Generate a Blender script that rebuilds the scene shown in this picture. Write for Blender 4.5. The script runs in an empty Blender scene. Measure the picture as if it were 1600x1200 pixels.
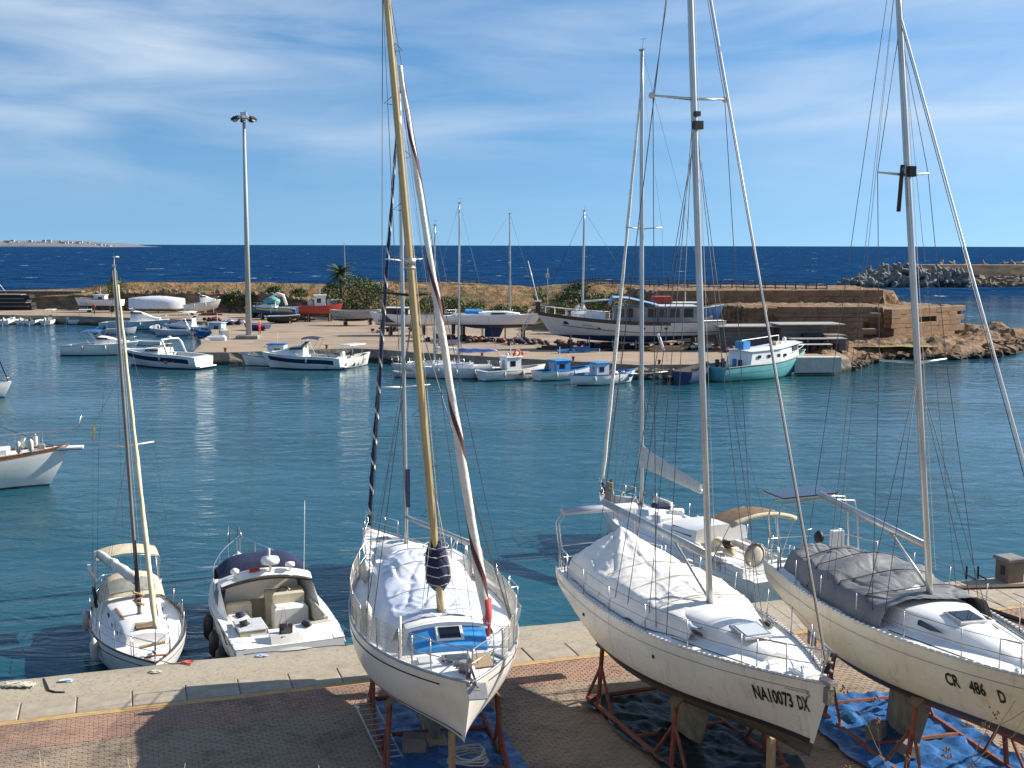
import bpy, math, random
from mathutils import Vector, Matrix, noise
R = math.radians
random.seed(7)
scn = bpy.context.scene
COL = scn.collection

# ------------------------------------------------------------------ camera, sky, sun, exposure
CAM_H = 12.5; FPX = 1850.0; PITCH = math.atan(217 / FPX)
cam = bpy.data.cameras.new('camera'); camo = bpy.data.objects.new('camera', cam); COL.objects.link(camo)
cam.sensor_width = 36; cam.lens = 36 * FPX / 1600; cam.clip_start = 0.1; cam.clip_end = 60000
camo.location = (0, 0, CAM_H); camo.rotation_euler = (R(90) - PITCH, R(-0.14), 0)
scn.camera = camo
SUN_EL = 31.0; SUN_AZ = 17.0           # azimuth measured from +X towards +Y
sd = Vector((math.cos(R(SUN_EL)) * math.cos(R(SUN_AZ)), math.cos(R(SUN_EL)) * math.sin(R(SUN_AZ)), math.sin(R(SUN_EL))))
sl = bpy.data.lights.new('sun', 'SUN'); sl.energy = 5.0; sl.angle = R(0.53); sl.color = (1.0, 0.93, 0.82)
so = bpy.data.objects.new('sun', sl); COL.objects.link(so); so.rotation_euler = sd.to_track_quat('Z', 'Y').to_euler()
so.location = (60, 0, 60)
world = bpy.data.worlds.new('World'); scn.world = world; world.use_nodes = True
wn = world.node_tree.nodes; wl = world.node_tree.links
for n in list(wn): wn.remove(n)
def N(nodes, t, **kw):
    n = nodes.new(t)
    for k, v in kw.items():
        if k.startswith('i_'): n.inputs[k[2:].replace('_', ' ')].default_value = v
        else: setattr(n, k, v)
    return n
sky = N(wn, 'ShaderNodeTexSky', sky_type='NISHITA', sun_disc=False, sun_elevation=R(SUN_EL), sun_rotation=R(90 - SUN_AZ),
        altitude=0, air_density=1.0, dust_density=0.3, ozone_density=1.6)
hs = N(wn, 'ShaderNodeHueSaturation'); hs.inputs['Saturation'].default_value = 1.30; hs.inputs['Value'].default_value = 1.0
tc = N(wn, 'ShaderNodeTexCoord')
lift = N(wn, 'ShaderNodeVectorMath', operation='MULTIPLY_ADD'); lift.inputs[1].default_value = (1, 1, 0.85); lift.inputs[2].default_value = (0, 0, 0.165)
nrmz = N(wn, 'ShaderNodeVectorMath', operation='NORMALIZE')
wl.new(tc.outputs['Generated'], lift.inputs[0]); wl.new(lift.outputs[0], nrmz.inputs[0]); wl.new(nrmz.outputs[0], sky.inputs['Vector'])
mp = N(wn, 'ShaderNodeMapping'); mp.inputs['Scale'].default_value = (2.6, 2.6, 15.0); mp.inputs['Rotation'].default_value = (0, R(6), R(20))
n1 = N(wn, 'ShaderNodeTexNoise'); n1.inputs['Scale'].default_value = 1.55; n1.inputs['Detail'].default_value = 7; n1.inputs['Roughness'].default_value = 0.50; n1.inputs['Distortion'].default_value = 0.7
mp2 = N(wn, 'ShaderNodeMapping'); mp2.inputs['Scale'].default_value = (1.3, 1.3, 6.0); mp2.inputs['Location'].default_value = (3.1, 0.4, 1.2)
n2 = N(wn, 'ShaderNodeTexNoise'); n2.inputs['Scale'].default_value = 1.4; n2.inputs['Detail'].default_value = 4
mul = N(wn, 'ShaderNodeMath', operation='MULTIPLY')
rp = N(wn, 'ShaderNodeValToRGB'); rp.color_ramp.elements[0].position = 0.17; rp.color_ramp.elements[1].position = 0.45
rp.color_ramp.elements[1].color = (0.68, 0.68, 0.68, 1)
sep = N(wn, 'ShaderNodeSeparateXYZ'); up = N(wn, 'ShaderNodeMapRange'); up.inputs['From Min'].default_value = 0.015; up.inputs['From Max'].default_value = 0.11
mul2 = N(wn, 'ShaderNodeMath', operation='MULTIPLY')
mx = N(wn, 'ShaderNodeMixRGB'); mx.inputs['Color2'].default_value = (5.2, 5.9, 6.7, 1)
bg = N(wn, 'ShaderNodeBackground'); bg.inputs['Strength'].default_value = 0.084
out = N(wn, 'ShaderNodeOutputWorld')
wl.new(sky.outputs[0], hs.inputs['Color'])
wl.new(tc.outputs['Generated'], mp.inputs[0]); wl.new(mp.outputs[0], n1.inputs['Vector'])
wl.new(tc.outputs['Generated'], mp2.inputs[0]); wl.new(mp2.outputs[0], n2.inputs['Vector'])
wl.new(n1.outputs['Fac'], mul.inputs[0]); wl.new(n2.outputs['Fac'], mul.inputs[1]); wl.new(mul.outputs[0], rp.inputs[0])
wl.new(tc.outputs['Generated'], sep.inputs[0]); wl.new(sep.outputs['Z'], up.inputs['Value'])
wl.new(rp.outputs[0], mul2.inputs[0]); wl.new(up.outputs[0], mul2.inputs[1])
wl.new(mul2.outputs[0], mx.inputs['Fac']); wl.new(hs.outputs[0], mx.inputs['Color1'])
wl.new(mx.outputs[0], bg.inputs['Color']); wl.new(bg.outputs[0], out.inputs['Surface'])
scn.view_settings.view_transform = 'Standard'; scn.view_settings.look = 'None'; scn.view_settings.gamma = 1.0
scn.view_settings.exposure = 0.85; scn.view_settings.use_curve_mapping = False
scn.cycles.max_bounces = 6; scn.cycles.use_adaptive_sampling = True

# ------------------------------------------------------------------ helpers
def ray(px, py):
    a = (px - 800) / FPX; b = (600 - py) / FPX
    return Vector((a, math.cos(PITCH) + b * math.sin(PITCH), -math.sin(PITCH) + b * math.cos(PITCH)))
def at(px, py, z):                       # photo pixel -> point on the level z
    d = ray(px, py); return Vector((0, 0, CAM_H)) + d * ((z - CAM_H) / d.z)
def atY(px, py, Y):                      # photo pixel -> point at the distance Y
    d = ray(px, py); return Vector((0, 0, CAM_H)) + d * (Y / d.y)
def tag(o, label=None, cat=None, group=None, kind=None):
    if label: o['label'] = label
    if cat: o['category'] = cat
    if group: o['group'] = group
    if kind: o['kind'] = kind
    return o
def empty(name, loc=(0, 0, 0), rz=0.0, label=None, cat=None, group=None, rx=0.0, ry=0.0):
    o = bpy.data.objects.new(name, None); COL.objects.link(o); o.location = loc
    o.rotation_euler = (rx, ry, rz); o.empty_display_size = 0.2
    return tag(o, label, cat, group)
def copy_tree(o, parent=None):
    c = o.copy(); COL.objects.link(c)
    if parent is not None: c.parent = parent
    for ch in KIDS.get(o.name, []):
        copy_tree(ch, c)
    return c
KIDS = {}
def lerp(a, b, t): return a + (b - a) * t
def sstep(t): t = max(0, min(1, t)); return t * t * (3 - 2 * t)
def nz(x, y, z=0.0): return noise.noise(Vector((x, y, z)))
def fbm(x, y, z=0.0, o=4):
    s = 0; a = 1
    for i in range(o):
        s += a * noise.noise(Vector((x, y, z))); x *= 2.03; y *= 2.03; z *= 2.03; a *= 0.5
    return s

class MB:
    def __init__(s): s.v = []; s.f = []
    def add(s, vs, fs):
        k = len(s.v); s.v += [tuple(p) for p in vs]; s.f += [tuple(i + k for i in f) for f in fs]; return s
    def box(s, c, d, rz=0.0, rx=0.0, ry=0.0, taper=1.0):
        m = Matrix.Rotation(rz, 3, 'Z') @ Matrix.Rotation(ry, 3, 'Y') @ Matrix.Rotation(rx, 3, 'X'); c = Vector(c)
        vs = []
        for z in (-.5, .5):
            k = taper if z > 0 else 1
            for x, y in ((-.5, -.5), (.5, -.5), (.5, .5), (-.5, .5)):
                vs.append(c + m @ Vector((x * d[0] * k, y * d[1] * k, z * d[2])))
        return s.add(vs, [(3, 2, 1, 0), (4, 5, 6, 7), (0, 1, 5, 4), (1, 2, 6, 5), (2, 3, 7, 6), (3, 0, 4, 7)])
    def bbox(s, c, d, b=0.02, rz=0.0):          # box with bevelled upper edges
        m = Matrix.Rotation(rz, 3, 'Z'); c = Vector(c); vs = []
        for z, k in ((-.5 * d[2], 0), (.5 * d[2] - b, 0), (.5 * d[2], b)):
            for x, y in ((-1, -1), (1, -1), (1, 1), (-1, 1)):
                vs.append(c + m @ Vector((x * (d[0] / 2 - k), y * (d[1] / 2 - k), z)))
        fs = [(8, 9, 10, 11)]
        for j in (0, 4):
            for i in range(4): fs.append((j + i, j + (i + 1) % 4, j + 4 + (i + 1) % 4, j + 4 + i))
        fs.append((3, 2, 1, 0))
        return s.add(vs, fs)
    def tube(s, pts, r, n=8, cap=True, flat=1.0):
        pts = [Vector(p) for p in pts]; m = len(pts)
        rr = r if isinstance(r, (list, tuple)) else [r] * m
        vs = []; ref = Vector((0, 0, 1))
        d0 = (pts[1] - pts[0]).normalized()
        if abs(d0.dot(ref)) > 0.95: ref = Vector((1, 0, 0))
        for i, p in enumerate(pts):
            d = (pts[min(i + 1, m - 1)] - pts[max(i - 1, 0)]).normalized()
            u = d.cross(ref)
            if u.length < 1e-4: u = d.cross(Vector((0, 1, 0)))
            u.normalize(); w = u.cross(d)
            for k in range(n):
                a = 2 * math.pi * k / n
                vs.append(p + u * (math.cos(a) * rr[i] * flat) + w * (math.sin(a) * rr[i]))
        fs = []
        for i in range(m - 1):
            for k in range(n):
                fs.append((i * n + k, i * n + (k + 1) % n, (i + 1) * n + (k + 1) % n, (i + 1) * n + k))
        if cap: fs.append(tuple(range(n))[::-1]); fs.append(tuple(range((m - 1) * n, m * n)))
        return s.add(vs, fs)
    def lathe(s, prof, c=(0, 0, 0), n=14, axis=None):   # prof: (r, z)
        c = Vector(c); q = Matrix.Identity(3)
        if axis is not None: q = Vector(axis).normalized().to_track_quat('Z', 'Y').to_matrix()
        vs = []; fs = []
        for r_, z in prof:
            for k in range(n):
                a = 2 * math.pi * k / n; vs.append(c + q @ Vector((r_ * math.cos(a), r_ * math.sin(a), z)))
        for i in range(len(prof) - 1):
            for k in range(n): fs.append((i * n + k, i * n + (k + 1) % n, (i + 1) * n + (k + 1) % n, (i + 1) * n + k))
        fs.append(tuple(range(n))[::-1]); fs.append(tuple(range((len(prof) - 1) * n, len(prof) * n)))
        return s.add(vs, fs)
    def grid(s, rows, close=False):
        n = len(rows[0]); vs = [p for r_ in rows for p in r_]; fs = []
        for i in range(len(rows) - 1):
            for k in range(n if close else n - 1):
                fs.append((i * n + k, i * n + (k + 1) % n, (i + 1) * n + (k + 1) % n, (i + 1) * n + k))
        return s.add(vs, fs)
    def loft(s, secs, cap=True):                 # open sections (each left->right over the top)
        s.grid(secs)
        if cap:
            k = len(s.v); s.v += [tuple(p) for p in secs[0]]; s.f.append(tuple(range(k, k + len(secs[0]))))
            k = len(s.v); s.v += [tuple(p) for p in secs[-1]]; s.f.append(tuple(range(k, k + len(secs[-1])))[::-1])
        return s
    def ball(s, c, r, n=10, m=7, sc=(1, 1, 1), lump=0.0, seed=0.0):
        c = Vector(c); rows = []
        for i in range(m + 1):
            a = math.pi * i / m; row = []
            for k in range(n):
                b = 2 * math.pi * k / n
                d = Vector((math.sin(a) * math.cos(b), math.sin(a) * math.sin(b), math.cos(a)))
                q = 1 + (lump * noise.noise(d * 1.7 + Vector((seed, seed * .7, 0))) if lump else 0)
                row.append(c + Vector((d.x * r * sc[0] * q, d.y * r * sc[1] * q, d.z * r * sc[2] * q)))
            rows.append(row)
        return s.grid(rows, True)
    def mesh(s, name, mats, smooth=False):
        me = bpy.data.meshes.new(name); me.from_pydata(s.v, [], s.f)
        for m in (mats if isinstance(mats, (list, tuple)) else [mats]): me.materials.append(m)
        if smooth: me.polygons.foreach_set('use_smooth', [True] * len(me.polygons))
        me.update(); return me
    def build(s, name, mat, parent=None, smooth=False, angle=None):
        me = s.mesh(name, mat, smooth or angle is not None)
        if angle is not None: me.set_sharp_from_angle(angle=R(angle))
        o = bpy.data.objects.new(name, me); COL.objects.link(o)
        if parent is not None: o.parent = parent; KIDS.setdefault(parent.name, []).append(o)
        return o
def wire(name, pts, r, mat, parent, n=5): return MB().tube(pts, r, n).build(name, mat, parent, True)

# ------------------------------------------------------------------ materials (all procedural)
MATS = {}
def mat(name, col, rough=0.5, var=0.0, vscale=3.0, col2=None, bump=0.0, bscale=20.0, metal=0.0, coat=0.0, stretch=None, ramp=(0.35, 0.65), spec=0.5, trans=0.0):
    if name in MATS: return MATS[name]
    m = bpy.data.materials.new(name); m.use_nodes = True; nd = m.node_tree.nodes; lk = m.node_tree.links
    b = nd['Principled BSDF']; b.inputs['Base Color'].default_value = (*col, 1); b.inputs['Roughness'].default_value = rough
    b.inputs['Metallic'].default_value = metal; b.inputs['Coat Weight'].default_value = coat; b.inputs['Specular IOR Level'].default_value = spec
    if trans: b.inputs['Transmission Weight'].default_value = trans
    tcn = nd.new('ShaderNodeTexCoord'); mpn = nd.new('ShaderNodeMapping'); lk.new(tcn.outputs['Object'], mpn.inputs[0])
    if stretch: mpn.inputs['Scale'].default_value = stretch
    if var or col2:
        nt = nd.new('ShaderNodeTexNoise'); nt.inputs['Scale'].default_value = vscale; nt.inputs['Detail'].default_value = 7; nt.inputs['Roughness'].default_value = 0.6
        lk.new(mpn.outputs[0], nt.inputs['Vector'])
        rm = nd.new('ShaderNodeValToRGB'); rm.color_ramp.elements[0].position = ramp[0]; rm.color_ramp.elements[1].position = ramp[1]
        c2 = col2 or tuple(max(0, c * (1 - var)) for c in col)
        rm.color_ramp.elements[0].color = (*c2, 1); rm.color_ramp.elements[1].color = (*col, 1)
        lk.new(nt.outputs['Fac'], rm.inputs[0]); lk.new(rm.outputs[0], b.inputs['Base Color'])
    if bump:
        nb = nd.new('ShaderNodeTexNoise'); nb.inputs['Scale'].default_value = bscale; nb.inputs['Detail'].default_value = 5
        lk.new(mpn.outputs[0], nb.inputs['Vector'])
        bp = nd.new('ShaderNodeBump'); bp.inputs['Strength'].default_value = bump; bp.inputs['Distance'].default_value = 0.05
        lk.new(nb.outputs['Fac'], bp.inputs['Height']); lk.new(bp.outputs[0], b.inputs['Normal'])
    MATS[name] = m; return m
def hull_mat(name, col, dirt, stain, amt=0.55, rough=0.3):
    """gelcoat with blotches, vertical run-off streaks and scuffs"""
    m = mat(name, col, rough, col2=dirt, vscale=0.8, stretch=(0.8, 1, 2.2), ramp=(0.28, 0.6), coat=0.15); nd = m.node_tree.nodes; lk = m.node_tree.links; b = nd['Principled BSDF']
    src = b.inputs['Base Color'].links[0].from_socket; tcn = nd.new('ShaderNodeTexCoord')
    def layer(src, scale3, sc, lo, hi, f, c):
        mp_ = nd.new('ShaderNodeMapping'); mp_.inputs['Scale'].default_value = scale3; lk.new(tcn.outputs['Object'], mp_.inputs[0])
        nt = nd.new('ShaderNodeTexNoise'); nt.inputs['Scale'].default_value = sc; nt.inputs['Detail'].default_value = 6; nt.inputs['Roughness'].default_value = .65; lk.new(mp_.outputs[0], nt.inputs['Vector'])
        mr = nd.new('ShaderNodeMapRange'); mr.inputs['From Min'].default_value = lo; mr.inputs['From Max'].default_value = hi; mr.inputs['To Max'].default_value = f; lk.new(nt.outputs['Fac'], mr.inputs['Value'])
        mx_ = nd.new('ShaderNodeMixRGB'); lk.new(mr.outputs[0], mx_.inputs[0]); lk.new(src, mx_.inputs[1]); mx_.inputs[2].default_value = (*c, 1); return mx_.outputs[0]
    src = layer(src, (5, 5, .35), 1.0, .54, .72, amt, stain)
    src = layer(src, (1.2, 1, 7), 2.2, .62, .70, amt * .8, tuple(c * .6 for c in stain))
    src = layer(src, (1, 1, 1), 9.0, .66, .74, amt * .6, tuple(c * .5 for c in stain))
    lk.new(src, b.inputs['Base Color']); return m
white = hull_mat('white_gelcoat', (0.80, 0.79, 0.76), (0.71, 0.69, 0.63), (0.56, 0.52, 0.44), .40, .28)
cream = hull_mat('cream_gelcoat', (0.74, 0.69, 0.56), (0.64, 0.57, 0.43), (0.44, 0.38, 0.28), .6)
aged = hull_mat('aged_white_hull', (0.75, 0.72, 0.65), (0.64, 0.60, 0.52), (0.42, 0.38, 0.31), .6, .34)
deckm = mat('deck_white', (0.82, 0.81, 0.78), 0.55, col2=(0.68, 0.66, 0.61), vscale=2.2, bump=0.12, bscale=90, ramp=(0.2, 0.55))
greyd = mat('nonskid_grey', (0.52, 0.54, 0.56), 0.75, var=0.2, vscale=3, bump=0.2, bscale=120)
alu = mat('grey_alloy', (0.56, 0.56, 0.55), 0.38, var=0.25, vscale=2, stretch=(3, 3, 0.4), metal=0.75)
alud = mat('dull_alloy', (0.40, 0.40, 0.40), 0.5, var=0.3, vscale=3, metal=0.5)
steel = mat('stainless_steel', (0.50, 0.50, 0.51), 0.33, metal=0.9)
wirem = mat('wire_rope', (0.10, 0.10, 0.11), 0.5, metal=0.4)
ropew = mat('pale_rope', (0.62, 0.58, 0.48), 0.9, var=0.3, vscale=30)
roped = mat('dark_rope', (0.05, 0.05, 0.06), 0.9)
gold = mat('yellow_mast_paint', (0.54, 0.41, 0.19), 0.4, col2=(0.36, 0.28, 0.15), vscale=1.6, stretch=(2, 2, 0.35), ramp=(0.3, 0.7))
blackm = mat('black_rubber', (0.018, 0.018, 0.02), 0.6)
darkg = mat('dark_glass', (0.012, 0.014, 0.018), 0.06, spec=0.7)
greyw = mat('smoked_window', (0.05, 0.055, 0.06), 0.12)
navy = mat('navy_canvas', (0.012, 0.02, 0.07), 0.85, var=0.3, vscale=6, bump=0.3, bscale=14)
blue = mat('blue_paint', (0.03, 0.14, 0.38), 0.45, var=0.35, vscale=5)
blued = mat('dark_blue_bottom', (0.02, 0.05, 0.13), 0.6, var=0.3, vscale=3)
bluel = mat('bright_blue_paint', (0.04, 0.27, 0.62), 0.4, var=0.25, vscale=4)
turq = mat('turquoise_paint', (0.07, 0.36, 0.39), 0.55, col2=(0.15, 0.38, 0.36), vscale=1.4, ramp=(0.3, 0.62))
redm = mat('red_paint', (0.50, 0.06, 0.035), 0.5, var=0.4, vscale=4)
orange = mat('orange_buoy', (0.72, 0.17, 0.05), 0.6, var=0.3)
antif = mat('black_antifouling', (0.045, 0.042, 0.04), 0.8, col2=(0.13, 0.115, 0.085), vscale=2.2, stretch=(0.5, 1, 3), bump=0.3, bscale=30, ramp=(0.3, 0.75))
antib = mat('red_brown_antifouling', (0.20, 0.072, 0.045), 0.8, col2=(0.12, 0.05, 0.035), vscale=2.0, stretch=(0.5, 1, 3), bump=0.3, bscale=30)
keelm = mat('worn_keel', (0.23, 0.22, 0.17), 0.85, col2=(0.12, 0.12, 0.10), vscale=3, bump=0.4, bscale=14)
rust = mat('rusty_red_steel', (0.27, 0.075, 0.045), 0.75, col2=(0.13, 0.045, 0.03), vscale=5, bump=0.25, bscale=40)
wood = mat('pale_timber', (0.46, 0.34, 0.20), 0.8, col2=(0.30, 0.21, 0.12), vscale=4, stretch=(6, 6, 0.6), bump=0.2)
teak = mat('varnished_teak', (0.30, 0.12, 0.045), 0.4, var=0.4, vscale=8)
brownd = mat('dark_brown_wood', (0.075, 0.04, 0.025), 0.6, var=0.4, vscale=6)
tarpw = mat('white_tarpaulin', (0.74, 0.72, 0.68), 0.6, col2=(0.60, 0.58, 0.54), vscale=1.2, bump=0.25, bscale=9, ramp=(0.2, 0.6))
tarpg = mat('charcoal_tarpaulin', (0.11, 0.115, 0.13), 0.6, col2=(0.17, 0.17, 0.175), vscale=1.1, bump=0.25, bscale=9)
tarpb = mat('blue_tarpaulin', (0.025, 0.13, 0.36), 0.4, var=0.35, vscale=2.5, bump=0.6, bscale=7)
tarpd = mat('dark_green_tarpaulin', (0.012, 0.03, 0.035), 0.5, col2=(0.01, 0.012, 0.02), vscale=2.0, bump=0.6, bscale=7)
canvas = mat('beige_canvas', (0.62, 0.53, 0.37), 0.9, var=0.25, vscale=4, bump=0.25, bscale=12)
canvasb = mat('brown_canvas', (0.36, 0.22, 0.12), 0.9, var=0.35, vscale=4, bump=0.3, bscale=12)
clearp = mat('clouded_vinyl', (0.30, 0.31, 0.27), 0.25, var=0.3, vscale=4)
sailw = mat('sail_cloth', (0.74, 0.71, 0.64), 0.75, var=0.2, vscale=3, bump=0.3, bscale=12)
sailr = mat('red_sail_strip', (0.48, 0.07, 0.07), 0.75)
fender = mat('fender_white', (0.66, 0.63, 0.56), 0.5, var=0.35, vscale=5)
beige = mat('beige_upholstery', (0.60, 0.54, 0.40), 0.6, var=0.15, vscale=3)
lblue = mat('pale_blue_panel', (0.38, 0.47, 0.62), 0.5, var=0.2)
greenp = mat('green_paint', (0.05, 0.20, 0.12), 0.6, var=0.3)
skinm = mat('skin', (0.46, 0.26, 0.18), 0.55)
# ------------------------------------------------------------------ setting: water, island, quays, mole, headland, breakwater
def node_mat(name):
    m = bpy.data.materials.new(name); m.use_nodes = True; MATS[name] = m
    return m, m.node_tree.nodes, m.node_tree.links, m.node_tree.nodes['Principled BSDF']
def ramp(nd, stops):
    r_ = nd.new('ShaderNodeValToRGB'); e = r_.color_ramp.elements
    while len(e) < len(stops): e.new(0.5)
    for k, (p, c) in zip(e, stops): k.position = p; k.color = (*c, 1)
    return r_
def noise_n(nd, lk, vec, sc, det=6, rough=0.6, scale3=None, dist=0.0):
    if scale3:
        mp_ = nd.new('ShaderNodeMapping'); mp_.inputs['Scale'].default_value = scale3; lk.new(vec, mp_.inputs[0]); vec = mp_.outputs[0]
    n = nd.new('ShaderNodeTexNoise'); n.inputs['Scale'].default_value = sc; n.inputs['Detail'].default_value = det
    n.inputs['Roughness'].default_value = rough; n.inputs['Distortion'].default_value = dist; lk.new(vec, n.inputs['Vector']); return n.outputs['Fac']
def mixc(nd, lk, f, a, b):
    m = nd.new('ShaderNodeMixRGB')
    for s, v in ((0, f), (1, a), (2, b)):
        if isinstance(v, (tuple, float)): m.inputs[s].default_value = (*v, 1) if isinstance(v, tuple) else v
        else: lk.new(v, m.inputs[s])
    return m.outputs[0]
def maprange(nd, lk, v, a, b, c=0.0, d=1.0):
    m = nd.new('ShaderNodeMapRange'); m.inputs['From Min'].default_value = a; m.inputs['From Max'].default_value = b
    m.inputs['To Min'].default_value = c; m.inputs['To Max'].default_value = d; lk.new(v, m.inputs['Value']); return m.outputs[0]
def bump_n(nd, lk, h, strength, dist, b, prev=None):
    n = nd.new('ShaderNodeBump'); n.inputs['Strength'].default_value = strength; n.inputs['Distance'].default_value = dist
    lk.new(h, n.inputs['Height'])
    if prev is not None: lk.new(prev, n.inputs['Normal'])
    if b is not None: lk.new(n.outputs[0], b.inputs['Normal'])
    return n.outputs[0]

wm, nd, lk, b = node_mat('sea_water')
geo = nd.new('ShaderNodeNewGeometry'); P = geo.outputs['Position']
sx = nd.new('ShaderNodeSeparateXYZ'); lk.new(P, sx.inputs[0])
far = maprange(nd, lk, sx.outputs['Y'], 130, 300)
basin = mixc(nd, lk, noise_n(nd, lk, P, 0.045, 4), (0.008, 0.050, 0.078), (0.013, 0.084, 0.110))
seac0 = mixc(nd, lk, noise_n(nd, lk, P, 0.004, 4, scale3=(.5, 0.35, 1)), (0.013, 0.060, 0.150), (0.017, 0.078, 0.180))
seac = mixc(nd, lk, maprange(nd, lk, noise_n(nd, lk, P, 0.09, 9, .7, scale3=(.55, 0.8, 1)), .38, .68), (0.006, 0.031, 0.092), seac0)
wc = mixc(nd, lk, far, basin, seac)
cap = noise_n(nd, lk, P, 0.085, 9, 0.72, scale3=(0.8, 0.38, 1))
capm = ramp(nd, [(0.63, (0, 0, 0)), (0.69, (1, 1, 1))]); lk.new(cap, capm.inputs[0])
capf = nd.new('ShaderNodeMath'); capf.operation = 'MULTIPLY'; lk.new(capm.outputs[0], capf.inputs[0]); lk.new(far, capf.inputs[1])
wc2 = mixc(nd, lk, capf.outputs[0], wc, (0.75, 0.78, 0.80)); lk.new(wc2, b.inputs['Base Color'])
b.inputs['IOR'].default_value = 1.33; b.inputs['Roughness'].default_value = 0.07; b.inputs['Specular IOR Level'].default_value = 0.5
rr_ = mixc(nd, lk, capf.outputs[0], (0.06, 0.06, 0.06), (0.8, 0.8, 0.8)); lk.new(rr_, b.inputs['Roughness'])
w1 = noise_n(nd, lk, P, 0.85, 5, 0.55, scale3=(0.55, 1.0, 1), dist=0.6); w2 = noise_n(nd, lk, P, 0.16, 4, 0.5, scale3=(0.5, 1, 1))
w3 = noise_n(nd, lk, P, 0.055, 7, 0.62, scale3=(0.45, 0.9, 1), dist=0.4)
gust = maprange(nd, lk, noise_n(nd, lk, P, 0.035, 4, scale3=(.6, 1.4, 1)), .38, .62, .35, 1.0)
w1m = nd.new('ShaderNodeMath'); w1m.operation = 'MULTIPLY'; lk.new(w1, w1m.inputs[0]); lk.new(gust, w1m.inputs[1])
bn1 = bump_n(nd, lk, w1m.outputs[0], 0.8, 0.22, None)
bn2 = bump_n(nd, lk, w2, 0.45, 0.35, None, bn1)
f3 = nd.new('ShaderNodeMath'); f3.operation = 'MULTIPLY'; lk.new(w3, f3.inputs[0]); lk.new(far, f3.inputs[1])
bump_n(nd, lk, f3.outputs[0], 1.0, 9.0, b, bn2)
lk.new(maprange(nd, lk, sx.outputs['Y'], 130, 300, .22, .0), b.inputs['Specular IOR Level'])
mb = MB(); mb.add([(-9000, -60, 0), (9000, -60, 0), (26000, 32000, 0), (-26000, 32000, 0)], [(0, 1, 2, 3)])
tag(mb.build('water', wm), 'blue harbour water and open sea with whitecaps', kind='structure')

# distant island
im, nd, lk, b = node_mat('hazed_island_ground'); geo = nd.new('ShaderNodeNewGeometry')
lk.new(mixc(nd, lk, noise_n(nd, lk, geo.outputs['Position'], 0.012, 6), (0.085, 0.10, 0.125), (0.19, 0.195, 0.205)), b.inputs['Base Color']); b.inputs['Roughness'].default_value = 1  # distance haze put into the ground colours as blue-grey
rows = []
for i in range(121):
    t = i / 120; x = -3400 + t * 1720
    env = sstep((1 - t) / 0.16) ** 0.8
    h = (26 + 9 * nz(x * 0.006, 3.1) + 6 * nz(x * 0.02, 7.7)) * env
    rows.append([(x, 5000, -1), (x, 5010, 5 * env + 1.2 * env * nz(x * .03, 1.2)), (x, 5120, h * 0.62), (x, 5300, h), (x, 5700, h * 0.9), (x, 5900, -1)])
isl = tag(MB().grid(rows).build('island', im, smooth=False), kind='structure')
hb = MB()
for k in range(170):
    x = -3380 + 1650 * random.random(); t = (x + 3400) / 1720
    hgt = (26 + 9 * nz(x * 0.006, 3.1)) * sstep((1 - t) / 0.16)
    s = random.uniform(8, 22); hb.box((x, 5130 + 150 * random.random(), hgt * random.uniform(0.62, 1.0)), (s, 10, random.uniform(5, 9)))
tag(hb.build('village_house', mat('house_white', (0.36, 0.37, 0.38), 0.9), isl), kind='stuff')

# ---- near quay: aggregate strip, coping slabs, yellow line, brick band, interlocking pavers
QA = math.atan2(9.12, 27.36); QZ = 1.5
quay = tag(empty('near_quay', (-4.61, 31.72, 0), QA), kind='structure')
qm, nd, lk, b = node_mat('aggregate_concrete'); geo = nd.new('ShaderNodeNewGeometry'); P = geo.outputs['Position']
vo = nd.new('ShaderNodeTexVoronoi'); vo.inputs['Scale'].default_value = 11; lk.new(P, vo.inputs['Vector'])
r1 = ramp(nd, [(0.0, (0.44, 0.37, 0.27)), (0.5, (0.34, 0.275, 0.195)), (1.0, (0.18, 0.145, 0.11))]); lk.new(vo.outputs['Distance'], r1.inputs[0])
c1 = mixc(nd, lk, maprange(nd, lk, noise_n(nd, lk, P, 9, 5), 0.35, 0.65), r1.outputs[0], (0.36, 0.32, 0.25))
c2 = mixc(nd, lk, maprange(nd, lk, noise_n(nd, lk, P, 0.8, 5), 0.52, 0.72, 0, 0.5), c1, (0.20, 0.165, 0.13)); lk.new(c2, b.inputs['Base Color'])
b.inputs['Roughness'].default_value = 0.9; bump_n(nd, lk, noise_n(nd, lk, P, 22, 6), 0.6, 0.02, b)
rows = []
for i in range(161):
    x = -16 + i * 0.3
    e = 0.05 * nz(x * 1.1, 4.4) + 0.03 * nz(x * 5, 2.2)
    rows.append([(x, -1.72, QZ - 0.02), (x, -1.70, QZ + 0.006 * nz(x, 9)), (x, -0.9, QZ + 0.012 * nz(x * .8, 5)), (x, -0.06 + e, QZ), (x, e, QZ - 0.07), (x, e - 0.02, QZ - 0.7), (x, 0.02, -1.5)])
MB().grid(rows).build('concrete_strip', qm, quay, True)
slabm = mat('coping_concrete', (0.385, 0.33, 0.25), 0.85, col2=(0.25, 0.21, 0.16), vscale=2.4, bump=0.25, bscale=45, ramp=(0.3, 0.68))
sm_ = MB().bbox((0, 0, -0.1), (1.255, 1.10, 0.26), 0.02).mesh('slab', slabm)
for i in range(35):
    o = bpy.data.objects.new('slab', sm_); COL.objects.link(o); o.parent = quay
    o.location = (-15.2 + i * 1.275, -2.28, QZ - 0.02 + random.uniform(-.008, .008)); o.rotation_euler = (random.uniform(-.006, .006), random.uniform(-.004, .004), random.uniform(-.006, .006))
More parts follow.
